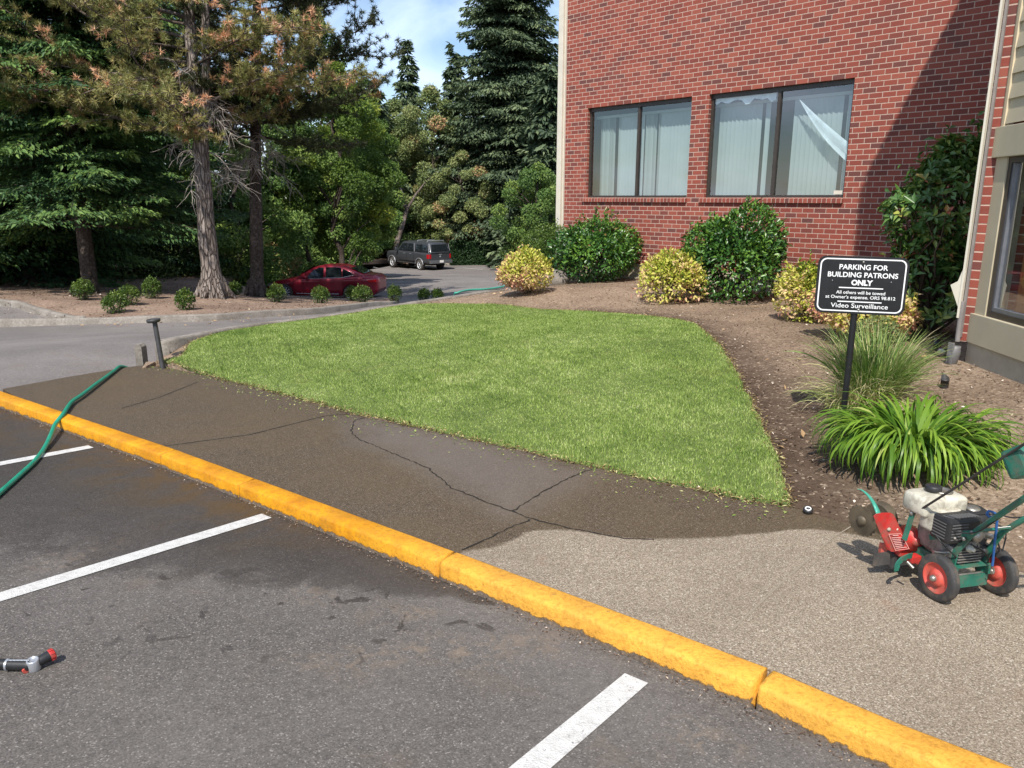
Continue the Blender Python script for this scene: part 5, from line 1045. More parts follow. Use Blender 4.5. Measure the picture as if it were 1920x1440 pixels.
# ------------------------------------------------------------------ lawn
lawn = [p for p in front] + [p[:2] for p in lawn_b[::-1]] + [p[:2] for p in lawn_l[::-1]][:-1]
lawn = np.array(lawn); fL = lambda x, y: G(x, y) + .012
mt, t, b = newmat('turf_base'); p = pos(t); setin(t, b, Base_Color=ramp(t, noise(t, p, 9, 5, .7), [(.3, (.06, .09, .02)), (.7, (.15, .19, .045))]), Roughness=.95); M['turf'] = mt
lawn_s = smoothline(np.vstack([lawn[len(front) - 1:], lawn[:1]]), .15); lawn_f = np.vstack([lawn[:len(front) - 1], lawn_s[:-1]]); lawn_f = resample(np.vstack([lawn_f, lawn_f[:1]]), .06)[:-1]; rj = np.random.default_rng(4); jj = rj.normal(0, 1, (len(lawn_f), 2)); kz = np.hanning(7); kz /= kz.sum(); lawn_f = lawn_f + np.c_[np.convolve(jj[:, 0], kz, 'same'), np.convolve(jj[:, 1], kz, 'same')] * .014
tag(sheet('lawn_base', lawn_f, fL, .3, M['turf'], bstep=.12, skirt=.03), kind='structure')
def grass_mat():
    mt, t, b = newmat('grass_blades'); p = pos(t); g = t.nodes.new('ShaderNodeNewGeometry')
    big = noise(t, p, .9, 4, .6, .5); md = noise(t, p, 3.5, 3, .6)
    fac = mth(t, 'ADD', mth(t, 'ADD', mth(t, 'MULTIPLY', g.outputs['Random Per Island'], .62), mth(t, 'MULTIPLY', big, .60)), mth(t, 'SUBTRACT', mth(t, 'MULTIPLY', md, .6), .46))
    c = ramp(t, fac, [(.10, (.080, .150, .026)), (.36, (.210, .320, .060)), (.56, (.360, .470, .110)), (.76, (.54, .62, .23)), (1, (.80, .79, .48))])
    bt_ = t.nodes.new('ShaderNodeTexBrick'); bt_.inputs['Scale'].default_value = 1; bt_.inputs['Brick Width'].default_value = 1.75; bt_.inputs['Row Height'].default_value = .42; bt_.inputs['Mortar Size'].default_value = .022; bt_.inputs['Mortar Smooth'].default_value = .6; bt_.inputs['Color1'].default_value = (.42, .42, .42, 1); bt_.inputs['Color2'].default_value = (.62, .62, .62, 1); bt_.inputs['Mortar'].default_value = (.12, .12, .12, 1); bt_.offset = .37
    mp_ = t.nodes.new('ShaderNodeMapping'); mp_.inputs['Rotation'].default_value = (0, 0, 1.12); va = t.nodes.new('ShaderNodeVectorMath'); va.operation = 'ADD'; ns_ = t.nodes.new('ShaderNodeTexNoise'); ns_.inputs['Scale'].default_value = 2.2; t.links.new(p, ns_.inputs['Vector']); vs = t.nodes.new('ShaderNodeVectorMath'); vs.operation = 'SCALE'; vs.inputs['Scale'].default_value = .16; t.links.new(ns_.outputs['Color'], vs.inputs[0]); t.links.new(p, va.inputs[0]); t.links.new(vs.outputs[0], va.inputs[1]); t.links.new(va.outputs[0], mp_.inputs[0]); t.links.new(mp_.outputs[0], bt_.inputs['Vector'])
    fac = mth(t, 'ADD', fac, mth(t, 'MULTIPLY', mth(t, 'SUBTRACT', bt_.outputs['Color'], .5), .32))
    c = ramp(t, fac, [(.10, (.080, .150, .026)), (.36, (.210, .320, .060)), (.56, (.360, .470, .110)), (.76, (.54, .62, .23)), (1, (.80, .79, .48))])
    br = ramp(t, noise(t, p, 1.7, 5, .65, 1.), [(.57, (0, 0, 0)), (.72, (1, 1, 1))]); c = mixc(t, mth(t, 'MULTIPLY', br, .35), c, (.36, .31, .11))
    setin(t, b, Base_Color=c, Roughness=.5); b.inputs['Specular IOR Level'].default_value = .35
    tr = t.nodes.new('ShaderNodeBsdfTranslucent'); t.links.new(c, tr.inputs[0]); ms = t.nodes.new('ShaderNodeMixShader'); ms.inputs[0].default_value = .3
    t.links.new(b.outputs[0], ms.inputs[1]); t.links.new(tr.outputs[0], ms.inputs[2]); t.links.new(ms.outputs[0], t.nodes['Material Output'].inputs[0]); return mt
M['grass'] = grass_mat()
rg = np.random.default_rng(160); x0, y0 = lawn_f.min(0); x1, y1 = lawn_f.max(0); N0 = 620000; X = rg.uniform(x0, x1, N0); Y = rg.uniform(y0, y1, N0)
dist = np.hypot(X, Y); k = inside(lawn_f, X, Y) & (rg.uniform(0, 1, N0) < np.clip(1.25 - dist / 20, .45, 1)); X, Y, dist = X[k], Y[k], dist[k]
gxs = np.linspace(x0, x1, 60); gys = np.linspace(y0, y1, 60); GX, GY = np.meshgrid(gxs, gys); GZ = fL(GX, GY)
def bil(X, Y):
    u = np.clip((X - x0) / (x1 - x0) * 59, 0, 58.999); w_ = np.clip((Y - y0) / (y1 - y0) * 59, 0, 58.999); i = u.astype(int); j = w_.astype(int); u -= i; w_ -= j
    return GZ[j, i] * (1 - u) * (1 - w_) + GZ[j, i + 1] * u * (1 - w_) + GZ[j + 1, i] * (1 - u) * w_ + GZ[j + 1, i + 1] * u * w_
Z = bil(X, Y); n = len(X); print('blades', n)
mh = .75 + .5 * (np.sin(X * 2.1 + 1.3 * np.sin(Y * 1.7)) * np.sin(Y * 2.4 + np.sin(X * 3.1))) * .5
P = np.c_[X, Y, Z]; a = rg.uniform(0, 2 * pi, n); lean = rg.uniform(.05, .85, n); D = np.c_[np.cos(a) * lean, np.sin(a) * lean, np.ones(n)]; D = unit(D); hgt = rg.uniform(.011, .031, n) * mh * (1 + dist * .01); wd = rg.uniform(.0035, .006, n) * (1 + dist * .05)
sa = rg.uniform(0, 2 * pi, n); Sd = np.c_[np.cos(sa), np.sin(sa), 0 * sa]; V = np.stack([P - Sd * wd[:, None] / 2, P + Sd * wd[:, None] / 2, P + D * hgt[:, None]], 1).reshape(-1, 3)
tag(npmesh('grass', V, np.arange(3 * n).reshape(-1, 3), M['grass']), 'freshly laid green lawn curving beside the sidewalk', 'lawn', kind='stuff')
# bark chips and fallen leaves on the bed and the island
def chips(name, label, poly, f, n, size, mat, seed, near=None, lift=.006):
    rg = np.random.default_rng(seed); poly = np.asarray(poly); a0 = poly.min(0); a1 = poly.max(0); X = rg.uniform(a0[0], a1[0], n); Y = rg.uniform(a0[1], a1[1], n); k = inside(poly, X, Y) & ~inside(lawn_f, X, Y)
    if near: k &= rg.uniform(0, 1, n) < np.clip(near / np.hypot(X, Y), 0, 1)
    X, Y = X[k], Y[k]; m_ = len(X); P = np.c_[X, Y, f(X, Y) + lift]; D = rdir(m_, rg) * [1, 1, .35]; U = rdir(m_, rg) * .5 + [0, 0, 1]
    s_k = size * rg.uniform(.4, 1.6, m_); v, fa = leafmesh(P, D, U, s_k, s_k * rg.uniform(.25, .7, m_), .2, 0); o = npmesh(name, v, fa, mat, tint=np.repeat(rg.uniform(0, 1, m_), 4)); return tag(o, label, 'mulch', kind='stuff')
M['chip'] = foliage('bark_chips', [(0, (.045, .028, .018)), (.45, (.13, .085, .058)), (.8, (.27, .19, .13)), (.96, (.48, .38, .28)), (1, (.7, .6, .5))], .9, .0, .1, isl=.3)
M['litter'] = foliage('fallen_leaves', [(0, (.30, .18, .09)), (.5, (.45, .30, .16)), (1, (.62, .45, .26))], .8, .1, .1, isl=.3)
bedp = [p for p in front + bedfront + bf_end[:1]] + [np.array([3.6, 3.6]), np.array([5, 7]), np.array([6.4, 11]), np.array([2.3, 16.6]), np.array([.3, 17]), np.array([-2.3, 14]), np.array([-3.9, 9.4])]
chips('mulch', 'fine brown bark mulch around the lawn', bedp, G, 60000, .022, M['chip'], 171, near=6)
chips('leaf_litter', 'scattered pale fallen leaves on the bark bed', bedp, G, 380, .05, M['litter'], 172, lift=.012)
islp = [np.array([-13, 17.1])] + islF + [at(740, 565, 25)[:2], np.array([-7, 25.5]), np.array([-12, 28]), np.array([-20, 26]), np.array([-14, 18])]
chips('leaf_litter', 'scattered pale fallen leaves and chips on the island bark', islp, I, 5000, .05, M['chip'], 173, lift=.012)
def fD(x, y): return R(x, y)
dl = [at(130, 611, 17)[:2], at(300, 606, 17)[:2], at(600, 590, 20)[:2], at(640, 592, 17)[:2], at(300, 612, 15.5)[:2], at(130, 616, 15.8)[:2]]
chips('leaf_litter', 'fallen leaves gathered along the gutter of the island kerb', dl, fD, 160, .07, M['litter'], 174, lift=.02)

# dry thatch and crumbs of soil along the cut edges of the new turf
rg = np.random.default_rng(181); E_ = resample(lawn_f[:int(len(lawn_f))], .02); ed_n = 9000; ii = rg.integers(0, len(E_), ed_n); P = E_[ii] + rg.normal(0, .022, (ed_n, 2)); Z = G(P[:, 0], P[:, 1]) + rg.uniform(.004, .02, ed_n)
v, f = leafmesh(np.c_[P, Z], rdir(ed_n, rg) * [1, 1, .4], np.tile([0, 0, 1.], (ed_n, 1)) + rg.normal(0, .3, (ed_n, 3)), .030 * rg.uniform(.4, 1.5, ed_n), .006 * rg.uniform(.6, 2.2, ed_n), .2, 0)
M['thatch'] = foliage('turf_thatch', [(0, (.05, .03, .018)), (.35, (.16, .10, .045)), (.7, (.38, .30, .13)), (1, (.55, .50, .26))], .9, .1, .1, isl=.3)
tag(npmesh('turf_thatch', v, f, M['thatch'], tint=np.repeat(rg.uniform(0, 1, ed_n), 4)), 'brown thatch and crumbs along the cut edges of the lawn', 'thatch', kind='stuff')

# grit and scraps gathered along the kerb foot, clippings on the sidewalk
def scatter(name, label, line, n, spread, offs, f, size, mat, seed, lift=.006, cat='litter'):
    rg = np.random.default_rng(seed); L2 = resample(np.asarray(line)[:, :2], .02); T = unit(np.gradient(L2, axis=0)); Nn = np.c_[-T[:, 1], T[:, 0]]; ii = rg.integers(0, len(L2), n); o_ = offs + np.abs(rg.normal(0, spread, n)) * np.sign(offs if offs else 1)
    P = L2[ii] + Nn[ii] * o_[:, None]; Z = f(P[:, 0], P[:, 1]) + lift; v, fa = leafmesh(np.c_[P, Z], rdir(n, rg) * [1, 1, .3], np.tile([0, 0, 1.], (n, 1)) + rg.normal(0, .3, (n, 3)), size * rg.uniform(.4, 1.6, n), size * rg.uniform(.2, .7, n), .2, 0)
    return tag(npmesh(name, v, fa, mat, tint=np.repeat(rg.uniform(0, 1, n), 4)), label, cat, kind='stuff')
sgn_ = -1 if (KN[len(KN) // 2] @ np.array([-(KL[1] - KL[0])[1], (KL[1] - KL[0])[0]])) > 0 else 1
scatter('grit', 'grit and bark crumbs gathered along the foot of the yellow kerb', K, 2600, .035, .004 * sgn_, fA, .011, M['chip'], 191)
M['clip'] = foliage('grass_clippings', [(0, (.10, .16, .03)), (.6, (.25, .33, .08)), (1, (.5, .48, .22))], .8, .1, .1)
fs_ = 1 if np.cross(np.array([front[1][0] - front[0][0], front[1][1] - front[0][1]]), np.array([-1., -1.])) > 0 else -1
scatter('clippings', 'loose grass clippings on the damp sidewalk beside the lawn', front, 700, .16, .01 * fs_, fB, .022, M['clip'], 192)

# ================================================================== OBJECTS
M['black'] = plain('black_paint', (.012, .012, .014), .35, var=.3, bmp=.03)
M['blackp'] = plain('black_plastic', (.018, .018, .019), .45, var=.35, bmp=.1, bscale=90)
M['rubber'] = dirty('rubber', (.045, .043, .042), .75, var=.3, scale=14)
M['lett'] = plain('white_lettering', (.80, .80, .80), .5, var=.03, bmp=0)
M['green'] = dirty('green_paint', (.018, .155, .105), .38, var=.28, scale=12, bmp=.06)
M['red'] = dirty('red_paint', (.50, .030, .026), .38, var=.22, scale=10, bmp=.05)
M['redw'] = dirty('faded_red_paint', (.60, .085, .06), .5, var=.25, scale=12)
M['steel'] = plain('worn_steel', (.36, .34, .30), .42, .8, var=.3, scale=14)
M['blade'] = plain('dirty_blade_steel', (.13, .105, .072), .6, .4, var=.45, scale=9)
M['alloy'] = dirty('cast_alloy', (.30, .29, .27), .5, .6, var=.4, scale=16, bmp=.2)
M['tank'] = dirty('ivory_plastic', (.56, .53, .43), .5, var=.22, scale=9)
M['blue'] = plain('blue_cord', (.02, .10, .30), .6, var=.3, scale=30, bmp=.3, bscale=200)
M['hose'] = plain('green_hose', (.012, .27, .165), .32, var=.15, scale=8, bmp=.03)
M['hose2'] = plain('teal_hose', (.06, .34, .25), .4, var=.15)
M['paper'] = plain('white_label', (.72, .68, .64), .6, var=.1)
M['dgrey'] = plain('dark_grey_metal', (.060, .058, .058), .5, .3, var=.3)
M['silver'] = plain('silver_plastic', (.42, .43, .45), .35, .5, var=.15)

def text(name, body, size, parent, loc, mat, bold=0., extr=.0006, mtx=None, width=None, align='CENTER', shear=0.):
    c = bpy.data.curves.new(name, 'FONT'); c.body = body; c.size = size; c.align_x = align; c.align_y = 'CENTER'; c.offset = bold; c.extrude = extr; c.resolution_u = 3; c.shear = shear
    o = bpy.data.objects.new(name + '_tmp', c); COL.objects.link(o); bpy.context.view_layer.update()
    me = bpy.data.meshes.new_from_object(o.evaluated_get(bpy.context.evaluated_depsgraph_get())); bpy.data.objects.remove(o)
    co = np.zeros(len(me.vertices) * 3); me.vertices.foreach_get('co', co); co = co.reshape(-1, 3)
    if width: co[:, 0] *= width / (co[:, 0].max() - co[:, 0].min())
    co = co + np.array(loc)
    if mtx is not None: co = np.array([tuple(mtx @ Vector(v)) for v in co])
    me.vertices.foreach_set('co', co.ravel().astype(np.float32)); me.materials.clear(); me.materials.append(mat); me.name = name
    o = bpy.data.objects.new(name, me); COL.objects.link(o); o.parent = parent; me.update(); return o
def rrect(w_, h_, r, n=6):
    P = []
    for cx, cy, a0 in ((w_ / 2 - r, h_ / 2 - r, 0), (-w_ / 2 + r, h_ / 2 - r, 90), (-w_ / 2 + r, -h_ / 2 + r, 180), (w_ / 2 - r, -h_ / 2 + r, 270)):
        P += [(cx + r * cos(radians(a0 + 90 * k / n)), cy + r * sin(radians(a0 + 90 * k / n))) for k in range(n + 1)]
    return P
# ---------------- parking sign
SY = 5.5; cs = at(1614.5, 535.5, SY); cs = np.array(cs); fx = unit(np.array([.968, -.25, 0])); cnt = Vector(cs)
sgn = empty('parking_sign', (float(at(1580, 800, SY)[0]) + .0, SY, float(G(*at(1580, 800, SY)[:2])) - .02)); tag(sgn, 'black parking sign with white lettering on a black post in the bark bed', 'sign')
SL = Vector(sgn.location)
X_ = Vector(fx); Y_ = Vector((0, 0, 1)); Z_ = X_.cross(Y_)     # Z_ points towards the camera
X_ = (X_ + Y_ * -.012).normalized()
T_ = Matrix(((X_[0], Y_[0], Z_[0], cs[0] - SL[0]), (X_[1], Y_[1], Z_[1], cs[1] - SL[1]), (X_[2], Y_[2], Z_[2], cs[2] - SL[2]), (0, 0, 0, 1)))
sw = 148.5 / F_PX * SY * 1.0 / .985 * (1 / .955); sh_ = 103.5 / F_PX * SY * 1.035
mb = MB(); mb.prism(rrect(sw, sh_, .055), .004, (0, 0, -.004)); pn = mb.build('panel', M['black'], sgn, T_)
mb = MB(); a = rrect(sw * .945, sh_ * .925, .045, 8); b_ = rrect(sw * .945 - .018, sh_ * .925 - .018, .038, 8); n = len(a)
mb.add([(x, y, .0012) for x, y in a] + [(x, y, .0012) for x, y in b_], [(i, (i + 1) % n, n + (i + 1) % n, n + i) for i in range(n)]); mb.build('border', M['lett'], pn, T_)
u = sh_ / 103.
for body, y, size, wpx, bold in [('PARKING FOR', 32.0, 12.4, 81, .0012), ('BUILDING PATRONS', 18.3, 12.2, 117, .0012), ('ONLY', 4.5, 12.6, 36, .0030), ('All others will be towed', -13.2, 8.0, 82, .0004), ("at Owner's expense. ORS 98.812", -21.6, 8.0, 117, .0004), ('Video Surveillance', -37.2, 11.4, 96, .0004)]:
    text('lettering', body, size * u * 1.02, pn, (0.002, y * u, .0014), M['lett'], bold * .8, .0005, T_, wpx * u)
mb = MB()
for y in (-4.6, -29.6): mb.box((.0, y * u, .0014), (74 * u, 1.9 * u, .0012))
mb.v, mb.f = mb.v, mb.f
for k, y in enumerate((-4.6, -29.6)):
    q = MB(); q.box((.0, y * u, .0014), (74 * u, 1.9 * u, .0012)); q.build('rule', M['lett'], pn, T_)
for q_ in ((0, 41.5), (0, -44)): q = MB(); q.lathe([(.0, .006), (.006, .005), (.009, .0)][::-1], (q_[0] * u, q_[1] * u, .001), (0, 0, 1), 10); q.build('bolt', M['steel'], pn, T_)
for q_ in ((-49, 7.5), (49, 8)): q = MB(); q.lathe([(.0, .003), (.0035, .002), (.004, .0)][::-1], (q_[0] * u, q_[1] * u, .001), (0, 0, 1), 8); q.build('rivet', M['silver'], pn, T_)
pt = at(1604.5, 560, SY + .035) - np.array(SL); pbm = np.array([pt[0], pt[1], -.1]); mb = MB(); mb.tube([pbm, [pt[0], pt[1], pt[2] + .25 * sh_]], .0235, 14); mb.build('post', M['black'], sgn)

# ---------------- hoses
Zl = lambda P, f, r: np.array([(p[0], p[1], float(f(p[0], p[1])) + r) for p in P])
hr = .0175
hp = [B_(*q) for q in [(228, 690), (215, 699), (200, 711), (178, 728), (155, 746), (135, 760)]]; hp = [np.array([p[0], p[1], fB(p[0], p[1]) + hr + h_]) for p, h_ in zip(hp, (.0, .006, .01, .014, .014, .012))]
e0 = np.array(slab_l[2]); lead = [np.array([e0[0] - .30, e0[1] + .33, R(e0[0] - .3, e0[1] + .33) + hr]), np.array([e0[0] - .02, e0[1] + .20, fB(*e0) - .10]), ]
kt = on(lambda x, y: fB(x, y) + .02, 119, 776); dn = [on(lambda x, y: fA(x, y) + h_, *q) for q, h_ in (((104, 795), .075), ((97, 812), .055), ((88, 832), .032))]
flat = [on(lambda x, y: fA(x, y) + hr, *q) for q in [(77, 850), (62, 868), (38, 890), (10, 915), (-25, 945), (-80, 985), (-180, 1030)]]
flat += [np.array([x, y, fA(x, y) + hr]) for x, y in ((-3.6, 2.2), (-4.3, 1.2), (-5.4, .2), (-6.6, -1.0))]
P = smoothline(np.array(lead + hp + [kt] + dn + flat), .03); mb = MB(); mb.tube(P, hr, 12); o = mb.build('garden_hose', M['hose']); tag(o, 'thick green garden hose lying across the yellow kerb at left', 'hose')
def kt_(px_, py_, Y, dz=.02): p = at(px_, py_, Y); return p
g2s = gk
hp = []
for q in [(857, 549.5, 15.75), (866, 546, 15.95), (882, 543.5, 16.3), (905, 542.5, 16.55), (925, 540.5, 16.9), (945, 537, 17.35), (962, 533, 17.8), (1000, 529, 18.4), (1040, 527, 18.9)]: hp.append(at(*q))
lead = [at(852, 556, 16.0) - [0, -.25, .35], at(852, 552, 15.9)]
mb = MB(); mb.tube(smoothline(np.array(lead + hp), .08), .022, 8); o = mb.build('garden_hose', M['hose2']); tag(o, 'pale teal hose lying along the garden kerb behind the lawn', 'hose')
# nozzle lying on the asphalt
na = empty('hose_nozzle', tuple(on(fA, 60, 1252))); tag(na, 'black watering nozzle with a red tip lying on the asphalt at lower left', 'hose nozzle'); NL = np.array(na.location)
def ap(x, y, h=.0): return on(lambda a, b: fA(a, b) + h, x, y) - NL
p0, p1, p2_, p3, p4_ = ap(-30, 1242, .03), ap(16, 1246, .026), ap(57, 1247, .026), ap(70, 1243, .028), ap(92, 1230, .036)
mb = MB(); mb.tube([p0, p1], [.019, .019], 14); mb.build('handle_end', M['blackp'], na)
mb = MB(); d_ = (p2_ - p1); mb.tube([p1 + d_ * k / 12 for k in range(13)], [.020 + (.0022 if k % 2 else 0) for k in range(13)], 14); hn = mb.build('grip', M['blackp'], na)
mb = MB(); mb.tube([p1 - d_ * .06, p1 + d_ * .03], [.0235, .0225], 16); mb.build('collar', M['silver'], na)
mb = MB(); mb.tube([p1 + [0, -.002, .020], p2_ + [0, 0, .021]], [.004, .004], 8, flat=.6); mb.build('trim_line', M['silver'], hn)
c = p2_ + (p3 - p2_) * .45; mb = MB(); mb.lathe([(.0, -.026), (.021, -.026), (.0225, -.02), (.0225, .018), (.020, .022), (.016, .022), (.015, .019), (.0, .019)], c, (0, -.15, 1), 22); mb.build('valve', M['silver'], na)
mb = MB(); mb.tube([c + (-.024, -.014, -.012), c + (-.017, -.022, -.014)], [.013, .012], 10); mb.build('trigger', M['redw'], na)
mb = MB(); mb.tube([c + (p4_ - c) * f for f in (.1, .35, .75, 1.0)], [.016, .019, .021, .022], 16); mb.build('barrel', M['blackp'], na)
dd = unit(p4_ - c); mb = MB(); mb.lathe([(.0215, 0), (.0225, .004), (.0225, .016), (.019, .020), (.012, .021)], p4_, dd, 24)
e1 = unit(np.cross(dd, [0, 0, 1])); e2 = np.cross(dd, e1)
for k in range(10): a = k * 2 * pi / 10; mb.box(p4_ + dd * .010 + (e1 * cos(a) + e2 * sin(a)) * .0225, (.004, .004, .014), np.array([e1 * cos(a) + e2 * sin(a), np.cross(dd, e1 * cos(a) + e2 * sin(a)), dd]).T)
mb.build('spray_head', M['red'], na)

# ---------------- path light, spot lights, sprinkler
pb_ = at(303, 676, 8.72); pb_[2] = float(G(pb_[0], pb_[1])); tp_ = at(289.5, 601, 8.78) - pb_; pl = empty('path_light', tuple(pb_)); tag(pl, 'grey mushroom path light leaning left beside the broken kerb end', 'path light')
ax_ = unit(tp_); L_ = np.linalg.norm(tp_); mb = MB(); mb.tube([-ax_ * .1, ax_ * L_], [.029, .027], 14); mb.build('post', M['dgrey'], pl)
mb = MB(); cc_ = ax_ * L_ + np.array([-.012, 0, .0]); mb.lathe([(.0, -.022), (.062, -.022), (.074, -.014), (.077, .012), (.072, .018), (.056, .020), (.050, .012), (.0, .012)], cc_, (ax_[0] * .6 - .0, 0, 1), 26); hd_ = mb.build('lamp_head', M['dgrey'], pl)
def spot(label, x, y, Y, ht, r, tilt, face):
    b_ = gq(x, y, Y); o = empty('spot_light', tuple(b_)); tag(o, label, 'spot light', 'ground spot lights in the bark bed'); n = 22; a = np.arange(n) * 2 * pi / n; V = []
    for h_, e, rr_ in ((-.02, 0, 1), (ht * .5, 0, 1), (ht * .5, 0, 1.08), (ht * .56, 0, 1.08), (ht * .56, 0, 1), (ht * .85, .35, 1), (ht * .80, .35, .88), (ht * .60, .2, .86)):
        for t_ in a: V.append((r * rr_ * cos(t_), r * rr_ * sin(t_), h_ + e * r * 2.2 * cos(t_ - face)))
    m2 = MB(); m2.add(V, [(i * n + j, i * n + (j + 1) % n, (i + 1) * n + (j + 1) % n, (i + 1) * n + j) for i in range(7) for j in range(n)], True); m2.build('housing', M['dgrey'], o)
    m2 = MB(); m2.add([V[7 * n + j] for j in range(n)], [tuple(range(n))]); m2.build('lens', M['glassy'], o); return o
mt, t, b = newmat('lens_glass'); setin(t, b, Base_Color=(.25, .22, .26), Roughness=.08, Metallic=.6); M['glassy'] = mt
spot('slanted grey spot light standing in the bark directly below the bay window', 1770, 728, 6.2, .125, .031, 0, pi)
spot('slanted grey spot light further back, near the foot of the rhododendron', 1757, 648, 7.7, .13, .036, 0, pi)
b_ = gq(1764, 668, 7.3); o = empty('fallen_lamp', (b_[0], b_[1], b_[2] + .045)); tag(o, 'spot lamp fallen on its side with a shiny lens, beside the drain pipe', 'lamp')
ax = unit(np.array([-.75, -.62, .05])); mb = MB(); mb.lathe([(.022, -.10), (.030, -.085), (.040, -.04), (.045, -.01), (.045, .0), (.040, .004)], (0, 0, 0), ax, 20); mb.build('housing', M['redw2'] if 'redw2' in M else M['dgrey'], o)
mb = MB(); mb.lathe([(.040, .002), (.030, .010), (.015, .014), (.0, .015)], (0, 0, 0), ax, 20); mb.build('lens', M['glassy'], o)
b_ = on(lambda x, y: fB(x, y) + 0, 1514, 962); o = empty('sprinkler_head', tuple(b_)); tag(o, 'small black sprinkler head with a white ring at the corner of the lawn', 'sprinkler'); ax = unit(np.array([-.10, -.35, 1]))
mb = MB(); mb.lathe([(.022, -.03), (.026, -.02), (.026, .010), (.0275, .012), (.0275, .030), (.024, .035), (.010, .036), (.008, .031), (0, .031)], (0, 0, 0), ax, 22); mb.build('body', M['blackp'], o)
mb = MB(); mb.lathe([(.018, .0350), (.018, .0372), (.0115, .0375), (.0112, .036)], (0, 0, 0), ax, 22, cap=False); mb.build('ring', M['lett'], o)
b_ = gq(1456, 551, 13.1); o = empty('spot_light', tuple(b_)); tag(o, 'dark spot light against the pale foundation beside the tallest glossy bush', 'spot light', 'ground spot lights in the bark bed'); mb = MB(); mb.lathe([(.05, -.05), (.06, .05), (.10, .12), (.115, .20), (.10, .22)], (0, 0, 0), (.3, -.2, 1), 14); mb.build('housing', M['dgrey'], o)
b_ = gq(1042, 540, 15.2); o = MB(); rgs = np.random.default_rng(9); d = []; nn = 14
V = []; 
for i in range(9):
    th_ = pi * i / 8
    for j in range(nn): V.append((sin(th_) * cos(j * 2 * pi / nn) * (.26 + rgs.normal(0, .015)), sin(th_) * sin(j * 2 * pi / nn) * .22, cos(th_) * .2 + .1))
o.add(V, [(i * nn + j, (i + 1) * nn + j, (i + 1) * nn + (j + 1) % nn, i * nn + (j + 1) % nn) for i in range(8) for j in range(nn)], True); o = o.build('garden_boulder', M['kerb']); o.location = tuple(b_); tag(o, 'grey boulder between the leftmost golden shrub and the glossy bush', 'boulder')

# ---------------- lawn edger
W1 = on(fB, 1752, 1124); W2 = on(fB, 1868, 1109); eu = unit(W2 - W1); ev = unit(np.cross([0, 0, 1.], eu)); ew = np.cross(eu, ev); EO = (W1 + W2) / 2
ed = empty('lawn_edger', tuple(EO)); tag(ed, 'walk behind lawn edger with a white fuel tank, green frame and red blade guard', 'lawn edger')
ed.matrix_world = Matrix(((eu[0], ev[0], ew[0], EO[0]), (eu[1], ev[1], ew[1], EO[1]), (eu[2], ev[2], ew[2], EO[2]), (0, 0, 0, 1)))
def eb(mb, name, mat, par=None): return mb.build(name, mat, par or ed)
WR = .106
def wheel(u_, v_, r, name='wheel', wd=.040, face=-1):
    w_ = empty(name, (u_, v_, r)); w_.parent = ed
    ty = MB(); ty.lathe([(r * .66, -wd / 2), (r * .9, -wd / 2), (r * .98, -wd * .36), (r, -wd * .15), (r * .992, 0), (r, wd * .15), (r * .98, wd * .36), (r * .9, wd / 2), (r * .66, wd / 2)], (0, 0, 0), (face, 0, 0), 40, cap=False); ty.build('tyre', M['rubber'], w_)
    rm = MB(); rm.lathe([(r * .67, -wd * .45), (r * .67, wd * .46), (r * .63, wd * .48), (r * .60, wd * .30), (r * .42, wd * .16), (r * .36, wd * .20), (r * .33, wd * .48), (r * .20, wd * .60), (0, wd * .60)], (0, 0, 0), (face, 0, 0), 36, cap=False); rm.build('rim', M['redw'], w_)
    hb = MB(); hb.lathe([(.015, 0), (.015, wd * .75), (.012, wd * .95), (.006, wd * 1.05), (0, wd * 1.05)], (0, 0, 0), (face, 0, 0), 16); hb.build('hub', M['steel'], w_)
    return w_
wheel(-.170, 0, WR); wheel(.150, -.0, WR); wheel(-.02, .40, .085, wd=.03)
mb = MB(); mb.tube([(-.19, 0, WR), (.19, 0, WR)], .0085, 10); eb(mb, 'axle', M['steel'])
# lower frame rails and deck
mb = MB(); mb.box((-.105, .17, .135), (.012, .40, .045)); mb.box((.075, .17, .135), (.012, .40, .045)); mb.box((-.015, -.02, .085), (.185, .010, .055)); mb.box((-.015, .36, .135), (.18, .012, .05))
mb.prism([(-.11, -.03), (.08, -.03), (.08, .37), (-.11, .37)], .006, (0, 0, .155)); eb(mb, 'chassis', M['green'])
def bar(pts, wd, th, side=(0, 0, 1)):
    """flat bar through points: rectangular section, width wd in the (side) sense, thickness th"""
    mb = MB(); P = np.array(pts, float)
    for a, b in zip(P[:-1], P[1:]):
        d = unit(b - a); x = unit(np.cross(d, np.array([1., 0, 0]))); y = np.cross(d, x); Rm = np.array([y, x, d]).T; mb.box((a + b) / 2, (th, wd, np.linalg.norm(b - a) + wd * .25), Rm)
    return mb
